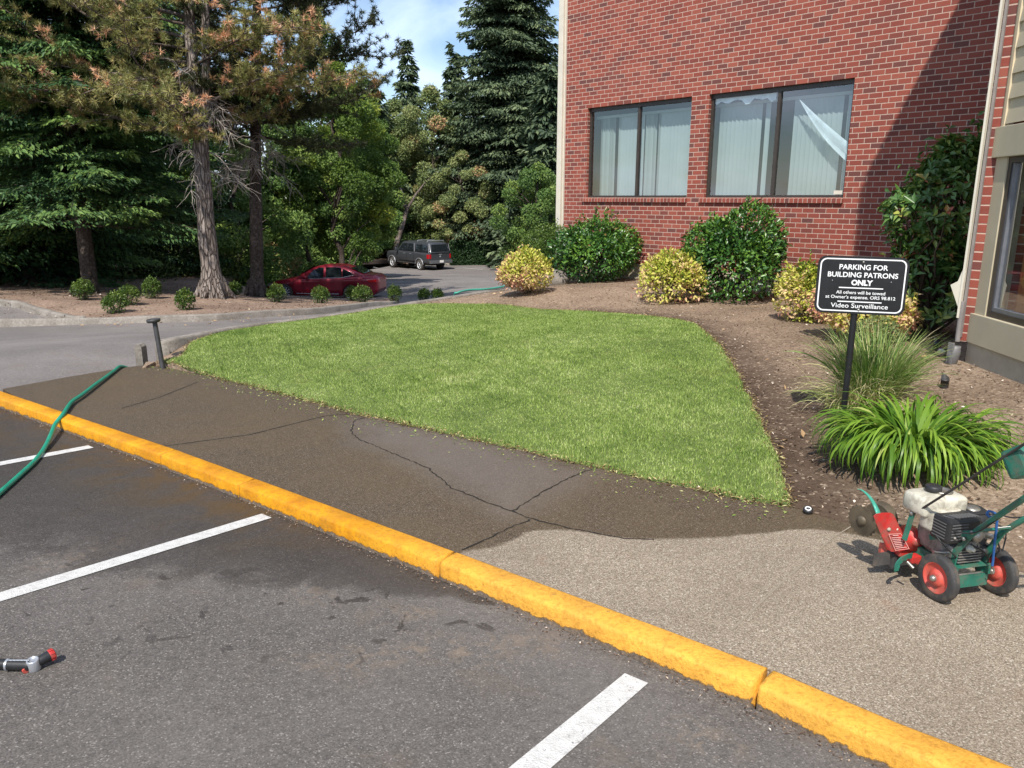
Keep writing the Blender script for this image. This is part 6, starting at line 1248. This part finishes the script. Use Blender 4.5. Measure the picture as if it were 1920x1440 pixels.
# handle bars: rise from the axle, lean back towards the operator
lb_ = [(-.098, .01, .10), (-.095, .005, .215), (-.086, -.02, .275), (-.094, -.06, .335)]; rb_ = [(.062, .01, .10), (.078, .0, .19), (.078, -.03, .27), (.074, -.06, .33)]
eb(bar(lb_, .028, .008), 'handle_bracket', M['green']); eb(bar(rb_, .028, .008), 'handle_bracket', M['green'])
mb = MB(); hl = [(-.090, -.045, .315), (-.10, -.12, .40), (-.115, -.25, .545), (-.13, -.48, .80), (-.135, -.62, .93)]; mb.tube(smoothline(hl, .05), .0125, 12); eb(mb, 'handle_tube', M['green'])
mb = MB(); hr_ = [(.076, -.045, .31), (.085, -.12, .40), (.10, -.25, .545), (.12, -.48, .80), (.125, -.62, .93)]; mb.tube(smoothline(hr_, .05), .0125, 12); eb(mb, 'handle_tube', M['green'])
mb = MB(); mb.tube(smoothline([hl[-1], (-.13, -.66, .955), (0, -.67, .96), (.12, -.66, .955), hr_[-1]], .02), .0125, 12); eb(mb, 'handle_grip', M['rubber'])
eb(bar([(-.115, .13, .235), (-.096, -.075, .345)], .024, .007), 'brace', M['green']); 
mb = MB(); mb.box((-.008, -.085, .358), (.175, .026, .010), np.array([[1, 0, 0], [0, .8, -.6], [0, .6, .8]]).T); cb_ = eb(mb, 'cross_brace', M['green'])
mb = MB(); mb.box((.025, -.093, .366), (.075, .020, .002), np.array([[1, 0, 0], [0, .8, -.6], [0, .6, .8]]).T); eb(mb, 'label_sticker', M['paper'], cb_)
for q in [(-.104, -.07, .345), (-.104, -.035, .30), (-.104, .12, .232), (.083, -.06, .33)]:
    mb = MB(); mb.lathe([(.009, 0), (.009, .006), (.005, .009), (0, .009)], q, (-1, 0, 0), 8); eb(mb, 'bolt', M['steel'])
# engine
mb = MB(); mb.lathe([(.085, 0), (.10, .01), (.10, .05), (.075, .07), (.06, .10)], (-.01, .13, .16), (0, 0, 1), 24); mb.box((-.015, .13, .225), (.20, .17, .10), bev=.015); mb.box((-.05, .04, .20), (.11, .05, .08), bev=.012)
for k in range(5): mb.box((-.03, .02 + .0, .175 + k * .013), (.125, .07, .004))
mb.lathe([(.045, 0), (.05, .02), (.03, .035)], (.02, .045, .20), (0, -1, 0), 18); eb(mb, 'engine_block', M['alloy'])
mb = MB(); mb.lathe([(.020, 0), (.022, .05), (.014, .06)], (.07, .03, .165), (0, -.3, 1), 14); mb.box((.07, .05, .24), (.05, .05, .05), bev=.008); mb.box((.10, .03, .21), (.03, .06, .04), bev=.006); eb(mb, 'carburettor', M['dgrey'])
# fuel tank: ivory moulding
mb = MB(); T0 = np.array([-.075, .165, .385]); rg = np.random.default_rng(1)
def superell(mb, c, d, e=.28, rot=None, n=20, m_=12):
    V = []
    for i in range(m_ + 1):
        ph = -pi / 2 + pi * i / m_; cz, sz = cos(ph), sin(ph)
        for j in range(n):
            a = 2 * pi * j / n; ca, sa = cos(a), sin(a); f = lambda x: math.copysign(abs(x) ** e, x)
            V.append((f(cz) * f(ca) * d[0] / 2, f(cz) * f(sa) * d[1] / 2, f(sz) * d[2] / 2))
    V = np.array(V)
    if rot is not None: V = V @ np.array(rot).T
    return mb.add(V + np.array(c), [(i * n + j, i * n + (j + 1) % n, (i + 1) * n + (j + 1) % n, (i + 1) * n + j) for i in range(m_) for j in range(n)], True)
superell(mb, T0 + [0, .01, 0], (.240, .17, .098), .36); superell(mb, T0 + [-.02, -.055, -.05], (.16, .10, .11), .35); tk_ = eb(mb, 'fuel_tank', M['tank'])
mb = MB(); mb.lathe([(.044, 0), (.050, .004), (.050, .009), (.040, .012), (.036, .007), (0, .007)], T0 + [.03, .015, .047], (0, 0, 1), 24); eb(mb, 'filler_ring', M['steel'], tk_)
mb = MB(); mb.lathe([(.034, 0), (.036, .004), (.036, .020), (.030, .025), (0, .026)], T0 + [-.01, .02, .055], (0, 0, 1), 20); eb(mb, 'fuel_cap', M['blackp'], tk_)
# muffler with slots
mb = MB(); c = np.array([-.085, .035, .325]); mb.box(c, (.175, .105, .115), bev=.016); mf = eb(mb, 'muffler', M['blackp'])
mb = MB()
for k in range(6): mb.box(c + [-.03, -.0535, -.035 + k * .0135], (.085, .004, .0045)); mb.box(c + [-.0885, .0, -.035 + k * .0135], (.004, .07, .0045))
for k in range(9): mb.box(c + [-.065 + k * .0165, -.018, .0585], (.007, .045, .003), np.array([[cos(.5), -sin(.5), 0], [sin(.5), cos(.5), 0], [0, 0, 1]]))
mm = plain('slot_grey', (.10, .10, .10), .6); eb(mb, 'slots', mm, mf)
mb = MB(); mb.lathe([(.022, 0), (.028, .008), (.028, .022), (.018, .030), (0, .032)], c + [.055, -.052, -.02], (0, -1, 0), 18); eb(mb, 'exhaust_outlet', M['steel'], mf)
# air cleaner
mb = MB(); a0 = np.array([.085, .12, .33]); mb.lathe([(.070, -.03), (.078, -.02), (.080, .0), (.074, .022), (.055, .034), (.030, .038), (0, .038)], a0, (-.05, -.1, 1), 28); ac = eb(mb, 'air_cleaner', M['blackp'])
mb = MB(); mb.lathe([(.034, .034), (.030, .042), (.012, .046), (0, .046)], a0, (-.05, -.1, 1), 22); eb(mb, 'cap_disc', M['steel'], ac)
mb = MB(); mb.lathe([(.06, 0), (.078, .01), (.078, .05), (.065, .06)], (.09, .14, .245), (1, 0, 0), 26); eb(mb, 'recoil_housing', M['dgrey'])
for pts in ([(-.02, .0, .25), (.03, -.03, .22), (.07, -.02, .16), (.05, .04, .13)], [(.09, -.02, .28), (.11, -.03, .22), (.08, .0, .17)], [(-.10, .06, .20), (-.06, .02, .18), (.0, .0, .20), (.04, .02, .24)]):
    mb = MB(); mb.tube(smoothline(pts, .02), .004, 6); eb(mb, 'cable', M['black'])
mb = MB(); mb.tube([(-.13, .09, .19), (-.145, .05, .20), (-.12, .01, .215)], .006, 8); mb.box((-.11, .07, .17), (.02, .07, .02), bev=.003); eb(mb, 'linkage', M['steel'])
for pts in ([(-.16, .0, .33), (-.12, -.10, .36), (-.11, -.22, .50), (-.13, -.45, .76)], [(.02, .06, .36), (.05, -.03, .40), (.09, -.12, .42), (.105, -.28, .57), (.12, -.5, .81)], [(-.03, .13, .30), (-.15, .10, .31), (-.17, .02, .27), (-.10, -.01, .20)], [(.09, .03, .34), (.16, .0, .30), (.14, -.02, .20)]):
    mb = MB(); mb.tube(smoothline(pts, .02), .0032, 6); eb(mb, 'cable', M['blackp'])
mb = MB(); mb.box((.10, .035, .265), (.05, .05, .012), bev=.003); mb.box((.115, .0, .235), (.012, .012, .07)); mb.lathe([(.012, 0), (.012, .03), (.006, .034)], (.05, -.01, .29), (0, -1, .3), 10); eb(mb, 'throttle_linkage', M['steel'])
mb = MB(); mb.lathe([(.016, 0), (.016, .012), (.009, .016), (.009, .03), (0, .031)], (-.055, -.022, .245), (0, -1, .1), 12); eb(mb, 'spark_plug', M['tank'])
for q in [(-.14, -.02, .30), (.0, -.02, .30), (-.115, .30, .16), (.085, .30, .16), (-.112, .02, .125), (.082, .02, .125)]:
    mb = MB(); mb.lathe([(.007, 0), (.007, .005), (.004, .008), (0, .008)], q, (0, -1, 0) if q[2] > .2 else (-1, 0, 0), 6); eb(mb, 'bolt', M['steel'])
# red blade guard plate with its sticker
def epx(x, y, V): 
    r = ray(x, y); k = ((V) + ev @ (EO - CAM)) / (ev @ r); p = CAM + r * k - EO; return np.array([p @ eu, p @ ev, p @ ew])
zz = lambda X_, Y_, V: epx(1580 + X_ / 4.5, 820 + Y_ / 4.5, V)
PL = .235; pp = [zz(262, 668, PL), zz(285, 648, PL), zz(340, 638, PL), zz(405, 638, PL), zz(430, 650, PL), zz(470, 735, PL - .005), zz(520, 835, PL - .015), zz(568, 945, PL - .03), zz(480, 962, PL - .02), zz(410, 965, PL - .01), zz(378, 948, PL), zz(330, 835, PL), zz(290, 740, PL)]
def poly3(pts, th, d):
    mb = MB(); n = len(pts); P = np.array(pts); Q = P + np.array(d) * th; mb.add(np.vstack([P, Q]), [tuple(range(n))[::-1], tuple(range(n, 2 * n))] + [(i, (i + 1) % n, n + (i + 1) % n, n + i) for i in range(n)]); return mb
gp_ = eb(poly3(pp, .004, (0, 1, 0)), 'guard_plate', M['red'])
st = [zz(382, 812, PL - .012), zz(488, 808, PL - .012), zz(558, 938, PL - .030), zz(440, 952, PL - .018)]
st = [p - np.array([0, .004, 0]) for p in st]
def lerp2(a, b): return st[0] * (1 - a) * (1 - b) + st[1] * a * (1 - b) + st[2] * a * b + st[3] * (1 - a) * b
mb = MB()
for (a0_, a1_, b0_, b1_) in [(0, 1, 0, .03), (0, 1, .97, 1), (0, .04, .03, .97), (.96, 1, .03, .97), (.28, .72, .08, .13)] + [(.12, .88 - .12 * (k % 2), .22 + .105 * k, .265 + .105 * k) for k in range(7)]:
    mb.add([lerp2(a0_, b0_), lerp2(a1_, b0_), lerp2(a1_, b1_), lerp2(a0_, b1_)], [(0, 1, 2, 3)])
eb(mb, 'warning_sticker', plain('pink_print', (.75, .40, .36), .6, bmp=0), gp_)
for q in ((388, 776), (455, 772)): mb = MB(); mb.lathe([(.009, 0), (.009, .004), (.006, .008), (0, .009)], zz(q[0], q[1], PL - .004), (0, -1, 0), 10); eb(mb, 'bolt', M['tank'], gp_)
# red spindle housing behind the plate
c = zz(605, 868, .215); mb = MB(); mb.lathe([(.030, -.10), (.052, -.08), (.054, .0), (.050, .012), (.020, .018), (.018, .03), (0, .03)], c, (-.35, -1, .1), 26); mb.box(c + [.025, .0, -.055], (.035, .05, .12), bev=.006); mb.box(c + [-.015, .03, -.06], (.09, .04, .05), bev=.006); eb(mb, 'spindle_housing', M['red'])
mb = MB(); mb.box(zz(600, 1020, .16), (.05, .04, .035), bev=.005); eb(mb, 'depth_bracket', M['red'])
# upright with the control rod
u0 = zz(522, 860, .19); u1 = zz(590, 640, .19); eb(bar([u0, u1], .024, .008), 'lever_upright', M['green'])
mb = MB(); r0 = u1 + [0, -.008, 0]; r1 = epx(1920, 833, -.40); mb.tube([r0, r1, r1 + (r1 - r0) * .45], .0055, 8); eb(mb, 'control_rod', M['dgrey'])
mb = MB(); mb.lathe([(.012, 0), (.012, .014), (0, .016)], u1 + [0, .006, 0], (-.3, -1, 0), 12); eb(mb, 'pivot_bolt', M['steel'])
# cutting blade with its curved guard
bc = zz(160, 705, .40); bc = np.array([bc[0], bc[1], bc[2]]); BAX = unit(np.array([1, .25, .1])); e1 = unit(np.cross(BAX, [0, 0, 1.])); e2 = np.cross(BAX, e1)
mb = MB(); n = 40; V = []
for k in range(n): rr_ = .076 + (.005 if k % 2 else -.004); a = k * 2 * pi / n; V.append(bc + e1 * cos(a) * rr_ + e2 * sin(a) * rr_)
mb.add(V + [v + BAX * .004 for v in V], [tuple(range(n)), tuple(range(n, 2 * n))[::-1]] + [(i, (i + 1) % n, n + (i + 1) % n, n + i) for i in range(n)]); mb.lathe([(.026, 0), (.022, .008), (.010, .012), (0, .012)], bc, tuple(-BAX), 20); bl = eb(mb, 'cutting_disc', M['blade'])
bc2 = bc + BAX * .085 + np.array([0, -.03, .0]); mb = MB(); mb.lathe([(.0, 0), (.075, .0), (.080, .02), (.075, .05), (0, .05)][1:-1], bc2 + [0, 0, .0], tuple(BAX), 30); eb(mb, 'blade_drum', M['blade'])
gs = [zz(126, 436, .36), zz(160, 445, .36), zz(205, 480, .35), (zz(245, 530, .34)), zz(275, 585, .33), zz(300, 645, .30)]; gs = smoothline(gs, .015); n = len(gs); T = unit(np.gradient(gs, axis=0)); nn_ = np.tile(unit(np.array([1, 0, .15])), (n, 1)); wg = np.linspace(.006, .024, n)
mb = MB(); A1 = gs - nn_ * wg[:, None] / 2; A2 = gs + nn_ * wg[:, None] / 2; dn_ = np.cross(T, nn_) * .004; V = np.stack([A1, A2, A2 + dn_, A1 + dn_], 1).reshape(-1, 3)
mb.add(V, [(4 * i + j, 4 * i + (j + 1) % 4, 4 * i + 4 + (j + 1) % 4, 4 * i + 4 + j) for i in range(n - 1) for j in range(4)] + [(3, 2, 1, 0), tuple(4 * (n - 1) + k for k in range(4))], True); eb(mb, 'curved_guard', M['hose2'])
f0, f1, f2, f3 = zz(252, 1090, .27), zz(400, 1070, .24), zz(400, 965, .24), zz(265, 985, .27); eb(poly3([f0, f1, f2, f3], .006, (.2, 1, 0)), 'rubber_flap', M['rubber'])
f0, f1, f2, f3 = zz(318, 985, .27), zz(375, 985, .25), zz(375, 905, .25), zz(330, 900, .27); eb(poly3([f0, f1, f2, f3], .02, (.2, 1, 0)), 'guard_skirt', M['redw'])
mb = MB(); mb.box(zz(450, 1000, .30), (.13, .10, .08), bev=.01); eb(mb, 'blade_housing', M['dgrey'])
# toothed depth quadrant
q = smoothline([zz(455, 1130, .10), zz(462, 1080, .10), zz(500, 1030, .11), zz(550, 1005, .12), zz(590, 995, .13)], .008); n = len(q); T = unit(np.gradient(q, axis=0)); ou = np.cross(T, [0, -1, 0]); mb = MB(); V = []
for i in range(n): w2 = .012 + (.005 if (i // 2) % 2 else 0); V += [q[i] - ou[i] * .010, q[i] + ou[i] * w2, q[i] + ou[i] * w2 + [0, .006, 0], q[i] - ou[i] * .010 + [0, .006, 0]]
mb.add(V, [(4 * i + j, 4 * i + (j + 1) % 4, 4 * i + 4 + (j + 1) % 4, 4 * i + 4 + j) for i in range(n - 1) for j in range(4)]); eb(mb, 'depth_quadrant', M['green'])
mb = MB(); mb.tube([zz(545, 1050, .09), zz(598, 1105, .06)], .007, 8); eb(mb, 'adjuster_pin', M['steel'])
# throttle box and blue cord
bp = epx(1914, 866, -.36); mb = MB(); mb.box(bp + [.01, 0, .0], (.085, .10, .115), np.array([[1, 0, 0], [0, .8, -.6], [0, .6, .8]]).T, .018); eb(mb, 'control_box', M['green'])
cz = [(-.085, -.080, .365), (-.055, -.10, .40), (-.03, -.105, .385), (-.035, -.10, .33), (-.03, -.085, .24), (-.01, -.075, .16), (.0, -.07, .09), (.008, -.065, .045), (.02, -.07, .03)]
cz = [zz(1218, 650, -.095), zz(1232, 622, -.10), zz(1285, 640, -.105), zz(1302, 670, -.105), zz(1298, 760, -.10), zz(1285, 860, -.09), zz(1275, 960, -.08), zz(1268, 1040, -.07), zz(1262, 1085, -.07)]
mb = MB(); mb.tube(smoothline(cz, .012), .0055, 8); mb.tube(smoothline([zz(1218, 650, -.095), zz(1240, 672, -.10), zz(1285, 662, -.105)], .01), .0055, 8); eb(mb, 'tie_cord', M['blue'])
mb = MB(); mb.tube(smoothline([zz(1262, 1085, -.07), zz(1278, 1120, -.07), zz(1268, 1150, -.07), zz(1255, 1125, -.07)], .006), .003, 6); eb(mb, 'cord_hook', M['steel'])

# ---------------- vehicles
def paint(name, col, coat=1.):
    mt, t, b = newmat(name); p = coord(t); c = ramp(t, noise(t, p, 1.2, 3), [(.3, tuple(k * .9 for k in col)), (.7, col)]); setin(t, b, Base_Color=c, Metallic=.25, Roughness=.38, Coat_Weight=coat * .5, Coat_Roughness=.05); return mt
mt, t, b = newmat('car_glass'); setin(t, b, Base_Color=(.012, .016, .018), Roughness=.04); b.inputs['Specular IOR Level'].default_value = .8; M['cglass'] = mt
mt, t, b = newmat('chrome'); setin(t, b, Base_Color=(.62, .62, .64), Metallic=1., Roughness=.14); M['chrome'] = mt
mt, t, b = newmat('tail_lens'); setin(t, b, Base_Color=(.42, .006, .010), Roughness=.15, Coat_Weight=.6); M['tail'] = mt
M['carred'] = paint('dark_red_car_paint', (.27, .009, .024)); M['truckp'] = paint('charcoal_truck_paint', (.060, .064, .072)); M['alloyw'] = plain('bright_alloy', (.70, .71, .73), .4, .2, var=.05, bmp=0); M['bumper'] = plain('satin_bumper', (.22, .225, .235), .3, .6, bmp=0)
def loft(stations, name, mat, par, rnd=False):
    """stations: (x, [(y,z)...]) half sections from centre bottom to centre top, mirrored"""
    V = []; m_ = len(stations[0][1]) * 2 - 2
    if rnd:
        def shr(st, dx, k): zc = np.mean([z for _, z in st[1]]); return (st[0] + dx, [(y * k, zc + (z - zc) * k) for y, z in st[1]])
        stations = [shr(stations[0], -.05, .55), shr(stations[0], -.035, .82)] + stations + [shr(stations[-1], .03, .86), shr(stations[-1], .05, .6)]
    for x, sec in stations:
        full = [(x, y, z) for y, z in sec] + [(x, -y, z) for y, z in sec[-2:0:-1]]; V += full
    n = len(stations); mb = MB(); Fs = [(i * m_ + j, (i + 1) * m_ + j, (i + 1) * m_ + (j + 1) % m_, i * m_ + (j + 1) % m_) for i in range(n - 1) for j in range(m_)]
    mb.add(V, Fs, True); mb.add(V[:m_], [tuple(range(m_))]); mb.add(V[-m_:], [tuple(range(m_))[::-1]]); return mb.build(name, mat, par)
def cwheel(par, x, y, r, wd, side, spokes, rimr=.70):
    w_ = empty('wheel', (x, y, r)); w_.parent = par
    ty = MB(); ty.lathe([(r * .68, -wd / 2), (r * .93, -wd / 2), (r, -wd * .36), (r, wd * .36), (r * .93, wd / 2), (r * .68, wd / 2)], (0, 0, 0), (0, side, 0), 32, cap=False); ty.build('tyre', M['rubber'], w_)
    rm = MB(); rm.lathe([(r * rimr, wd * .44), (r * (rimr - .05), wd * .48), (r * (rimr - .08), wd * .30)], (0, 0, 0), (0, side, 0), 32, cap=False); rm.lathe([(.06, wd * .34), (.05, wd * .42), (0, wd * .44)], (0, 0, 0), (0, side, 0), 12)
    for k in range(spokes): a = k * 2 * pi / spokes; rr_ = r * (rimr - .04); rm.box((cos(a) * rr_ / 2, side * wd * .38, sin(a) * rr_ / 2), (rr_, .02, .032), np.array([[cos(a), 0, -sin(a)], [0, 1, 0], [sin(a), 0, cos(a)]]))
    rm.build('rim', M['alloyw'], w_); dk = MB(); dk.lathe([(r * .66, wd * .2), (0, wd * .2)], (0, 0, 0), (0, side, 0), 24); dk.build('brake_disc', M['dark'], w_); return w_
def arch(x, cx_list, r): return max([sqrt(max(0, r * r - (x - c) ** 2)) for c in cx_list])
# sedan: x runs from nose (0) to tail (4.87); parent rotated so that +x points right in the photograph
sp_ = at(512, 558, 33.3); car = empty('red_sedan', (sp_[0], sp_[1], float(at(545, 561.5, 33.0)[2]) + .06), radians(-7)); tag(car, 'dark red four door sedan parked in shade behind the island shrubs', 'car')
hood = lambda x: np.interp(x, [0, .10, .35, .9, 1.45, 4.15, 4.35, 4.75, 4.87], [.52, .66, .76, .88, .96, 1.08, 1.10, 1.07, .98])
belt = lambda x: np.interp(x, [0, .10, .35, .9, 1.45, 3.0, 4.15, 4.75, 4.87], [.46, .58, .68, .80, .88, .94, .99, .98, .90])
hw = lambda x: np.interp(x, [0, .08, .3, .8, 1.6, 3.4, 4.3, 4.7, 4.87], [.55, .70, .82, .905, .925, .925, .89, .80, .68])
cxs = (.95, 3.80); sts = []
for x in np.unique(np.r_[np.linspace(0, .4, 9), np.linspace(.4, 4.5, 83), np.linspace(4.5, 4.87, 8)]):
    zb_ = max(np.interp(x, [0, .15, 4.7, 4.87], [.30, .19, .24, .38]), 0); ar = arch(x, cxs, .365); zr = max(zb_, ar + .32 if ar > .02 else 0) if ar > .02 else zb_
    w_ = hw(x); sts.append((x, [(0, zb_ + (.0 if ar < .02 else 0)), (w_ * .70, zb_), (w_ * .70, zr), (w_ * .985, zr), (w_, max(zr, min(.50, belt(x) - .05))), (w_ * .975, max(zr, belt(x) - .14)), (w_ * .985, max(zr + .0, belt(x) - .10)), (w_ * .93, belt(x)), (w_ * .80, hood(x) - .02), (w_ * .4, hood(x)), (0, hood(x) + .01)]))
loft(sts, 'body', M['carred'], car, True)
# greenhouse
rf = lambda x: np.interp(x, [1.45, 1.8, 2.15, 2.5, 2.9, 3.3, 3.7, 4.2, 4.35], [.95, 1.20, 1.38, 1.45, 1.475, 1.45, 1.36, 1.15, 1.09])
sts = []
for x in np.linspace(1.45, 4.35, 40): z = rf(x); b_z = belt(x); k = np.clip((z - b_z) / .5, 0, 1); wb = hw(x) * .92; sts.append((x, [(0, b_z - .1), (wb, b_z - .02), (wb - .20 * k, max(z - .08, b_z)), (wb - .30 * k, z - .025), (.25, z), (0, z + .003)]))
loft(sts, 'roof', M['carred'], car)
def side_glass(pts, par, yoff, fy, name='side_window', mat=None, th=.004):
    for s in (-1, 1):
        V = [(x, s * (fy(x, z) + yoff), z) for x, z in pts]; mb = MB(); n = len(pts); mb.add(V, [tuple(range(n)) if s < 0 else tuple(range(n))[::-1]]); mb.build(name, mat or M['cglass'], par)
def fy(x, z): b_z = belt(x); k = np.clip((rf(x) - b_z) / .5, 0, 1); wb = hw(x) * .92; top = max(rf(x) - .08, b_z + .01); return wb - .20 * k * np.clip((z - b_z) / max(.01, (top - b_z)), 0, 1)
side_glass([(1.86, .93), (2.62, .955), (2.60, 1.375), (2.40, 1.36), (2.18, 1.27)], car, .006, fy); side_glass([(2.72, .96), (3.42, .99), (3.36, 1.36), (3.0, 1.385), (2.70, 1.38)], car, .006, fy); side_glass([(3.47, 1.0), (3.92, 1.10), (3.70, 1.22), (3.41, 1.34)], car, .006, fy)
for s in (-1, 1):
    mb = MB(); P = [(x, s * (fy(x, z) + .024), z) for x, z in [(1.80, .915), (2.6, .94), (3.42, .975), (3.95, 1.085), (3.72, 1.235)]]; mb.tube(P, .010, 6); mb.build('chrome_strip', M['chrome'], car)
    mb = MB(); P = [(x, s * (.93), .30) for x in (1.45, 2.4, 3.3)]; mb.tube(P, .014, 6); mb.build('sill_strip', M['chrome'], car)
    mb = MB(); superell(mb, (1.92, s * .99, .98), (.14, .18, .12), .5); mb.build('mirror', M['carred'], car)
    mb = MB(); mb.add([(4.50, s * .865, .94), (4.86, s * .70, .91), (4.865, s * .72, .80), (4.62, s * .855, .80), (4.50, s * .90, .88)], [(0, 1, 2, 3, 4)]); mb.v = [(a, b + s * .012, c) for a, b, c in mb.v]; mb.build('tail_lamp', M['tail'], car)
    mb = MB(); mb.add([(.10, s * .72, .62), (.45, s * .875, .72), (.42, s * .88, .66), (.12, s * .74, .55)], [(0, 1, 2, 3)]); mb.build('headlamp', M['silver'], car)
    mb = MB(); mb.box((4.885, s * .50, .84), (.05, .22, .12), bev=.01); mb.build('tail_lamp', M['tail'], car)
    for x in (2.55, 3.38): mb = MB(); mb.box((x, s * .925, .885), (.14, .03, .03), bev=.008); mb.build('door_handle', M['carred'], car)
    for x in (1.72, 2.68, 3.50):
        mb = MB(); mb.tube([(x, s * (hw(x) + .001), .36), (x, s * (hw(x) + .001), .6), (x - .02, s * (hw(x) * .985), .86)], .005, 4); mb.build('door_gap', M['dark'], car)
    for cx in cxs: cwheel(car, cx, s * .80, .335, .22, s, 10)
mb = MB(); V = []
for x, z in ((1.55, 1.02), (2.12, 1.37)): wb = fy(x, z) - .06; V += [(x - .02, -wb, z + .02), (x - .02, wb, z + .02)]
mb.add(V, [(0, 1, 3, 2)]); mb.build('windscreen', M['cglass'], car)
mb = MB(); V = []
for x, z in ((3.72, 1.36), (4.28, 1.13)): wb = .60; V += [(x + .02, -wb, z + .012), (x + .02, wb, z + .012)]
mb.add(V, [(0, 1, 3, 2)]); mb.build('rear_window', M['cglass'], car)
mb = MB(); mb.tube([(.4, 0, .32), (4.5, 0, .32)], .45, 8, flat=.3); mb.build('underbody', M['dark'], car)
# pickup with canopy: x from tail (0) to nose (5.9), y to the left of the driver; heading away and to the left
Yt = 56.; tp0 = at(826, 507, Yt); tr = empty('pickup_truck', (tp0[0], tp0[1], float(at(789, 506.5, Yt + .6)[2])), radians(90 + 41)); tag(tr, 'charcoal pickup truck with a matching canopy parked by the hedge', 'pickup truck')
cxs2 = (1.25, 4.90)
top = lambda x: np.interp(x, [0, 2.02, 4.2, 4.5, 5.5, 5.8, 5.9], [1.30, 1.30, 1.30, 1.27, 1.22, 1.08, .8]); w2f = lambda x: np.interp(x, [0, .1, 5.2, 5.7, 5.9], [.96, 1.0, 1.0, .93, .80])
sts = []
for x in np.unique(np.r_[np.linspace(0, 5.9, 100)]):
    zb_ = .55; ar = arch(x, cxs2, .50); zr = max(zb_, ar + .38) if ar > .03 else zb_; w_ = w2f(x); tz = top(x)
    sts.append((x, [(0, zb_), (w_ * .7, zb_), (w_ * .7, zr), (w_ * .98, zr), (w_, max(zr, .85)), (w_ * .985, tz - .12), (w_ * .95, tz), (w_ * .5, tz + .02), (0, tz + .03)]))
loft(sts, 'body', M['truckp'], tr)
sts = []
for x, z0_, w0_, w1_ in [(.02, 1.30, .93, .80), (.24, 1.97, .90, .76), (.5, 2.04, .90, .76), (2.0, 2.05, .90, .76), (3.3, 2.04, .90, .76), (3.7, 2.0, .90, .74), (4.35, 1.42, .9, .80), (4.5, 1.28, .9, .85)]: sts.append((x, [(0, 1.2), (w0_, 1.26), (w1_ + .03, z0_ - .07), (w1_ - .05, z0_ - .01), (.3, z0_ + .02), (0, z0_ + .02)]))
loft(sts, 'cab_and_canopy', M['truckp'], tr)
def fyt(x, z): return .90 - .12 * np.clip((z - 1.26) / .7, 0, 1) + .004
for pts in ([(.36, 1.42), (1.80, 1.42), (1.80, 1.86), (.48, 1.86)], [(2.12, 1.40), (2.85, 1.40), (2.85, 1.88), (2.16, 1.88)], [(2.95, 1.40), (4.05, 1.38), (3.62, 1.85), (2.95, 1.88)]): side_glass(pts, tr, .008, fyt)
mb = MB(); mb.add([(.045, -.72, 1.42), (.045, .72, 1.42), (.20, .66, 1.88), (.20, -.66, 1.88)], [(0, 1, 2, 3)]); mb.v = [(x - .03, y, z) for x, y, z in mb.v]; mb.build('canopy_rear_window', M['cglass'], tr)
for s in (-1, 1):
    mb = MB(); mb.add([(.06, s * .985, 1.20), (.26, s * 1.012, 1.20), (.26, s * 1.012, .90), (.06, s * 1.0, .90), (-.012, s * .93, 1.20), (-.012, s * .80, 1.20), (-.012, s * .80, .90), (-.012, s * .93, .90)], [(0, 1, 2, 3), (0, 3, 7, 4), (4, 7, 6, 5)]); mb.build('tail_lamp', M['tail'], tr)
    for cx in cxs2: cwheel(tr, cx, s * .86, .40, .27, s, 6, .68)
    mb = MB(); superell(mb, (4.0, s * 1.14, 1.42), (.12, .26, .24), .5); mb.build('mirror', M['truckp'], tr)
    for x in (.10, 1.92): mb = MB(); mb.tube([(x + .0, s * .935, 1.32), (x + .10, s * .86, 1.93)], .022, 6); mb.build('pillar_trim', M['silver'], tr)
    for x in (1.95, 2.9): mb = MB(); mb.tube([(x, s * 1.004, .62), (x, s * 1.006, .9), (x, s * .99, 1.24)], .008, 4); mb.build('door_gap', M['dark'], tr)
    for x in (2.35, 3.15): mb = MB(); mb.box((x, s * 1.005, 1.16), (.16, .03, .035)); mb.build('door_handle', M['silver'], tr)
    mb = MB(); mb.tube([(1.9, s * 1.02, .50), (4.1, s * 1.02, .50)], .04, 8); mb.build('side_step', M['dgrey'], tr)
    for cx in cxs2:
        a = np.linspace(.15, pi - .15, 14); mb = MB(); mb.tube(np.c_[cx + np.cos(a) * .51, np.full(14, s * 1.005), .38 + np.sin(a) * .51], .028, 6); mb.build('arch_flare', M['silver'], tr)
for y in (-.55, .0, .55): mb = MB(); mb.box((1.0, y, 2.10), (.04, .04, .06)); 
for x in (.55, 1.75): mb = MB(); mb.tube([(x, -.74, 2.05), (x, -.72, 2.14), (x, .72, 2.14), (x, .74, 2.05)], .02, 6); mb.build('roof_bar', M['silver'], tr)
mb = MB(); mb.box((-.07, 0, .66), (.20, 1.92, .22), bev=.03); bp_ = mb.build('rear_bumper', M['bumper'], tr)
mb = MB(); mb.box((-.178, 0, .70), (.012, .34, .17)); pt_ = mb.build('number_plate', M['paper'], tr)
mb = MB(); mb.box((-.02, 0, 1.18), (.03, .26, .05), bev=.01); mb.build('tailgate_handle', M['silver'], tr)
mb = MB(); mb.lathe([(.07, 0), (.06, .012), (0, .012)], (-.008, 0, 1.03), (-1, 0, 0), 16); mb.build('round_badge', M['silver'], tr)
mb = MB(); mb.box((-.015, 0, 1.285), (.02, 1.7, .035)); mb.build('gate_gap', M['dark'], tr)
mb = MB(); mb.box((2.9, 0, .50), (5.2, 1.1, .22)); mb.build('underbody', M['dark'], tr)
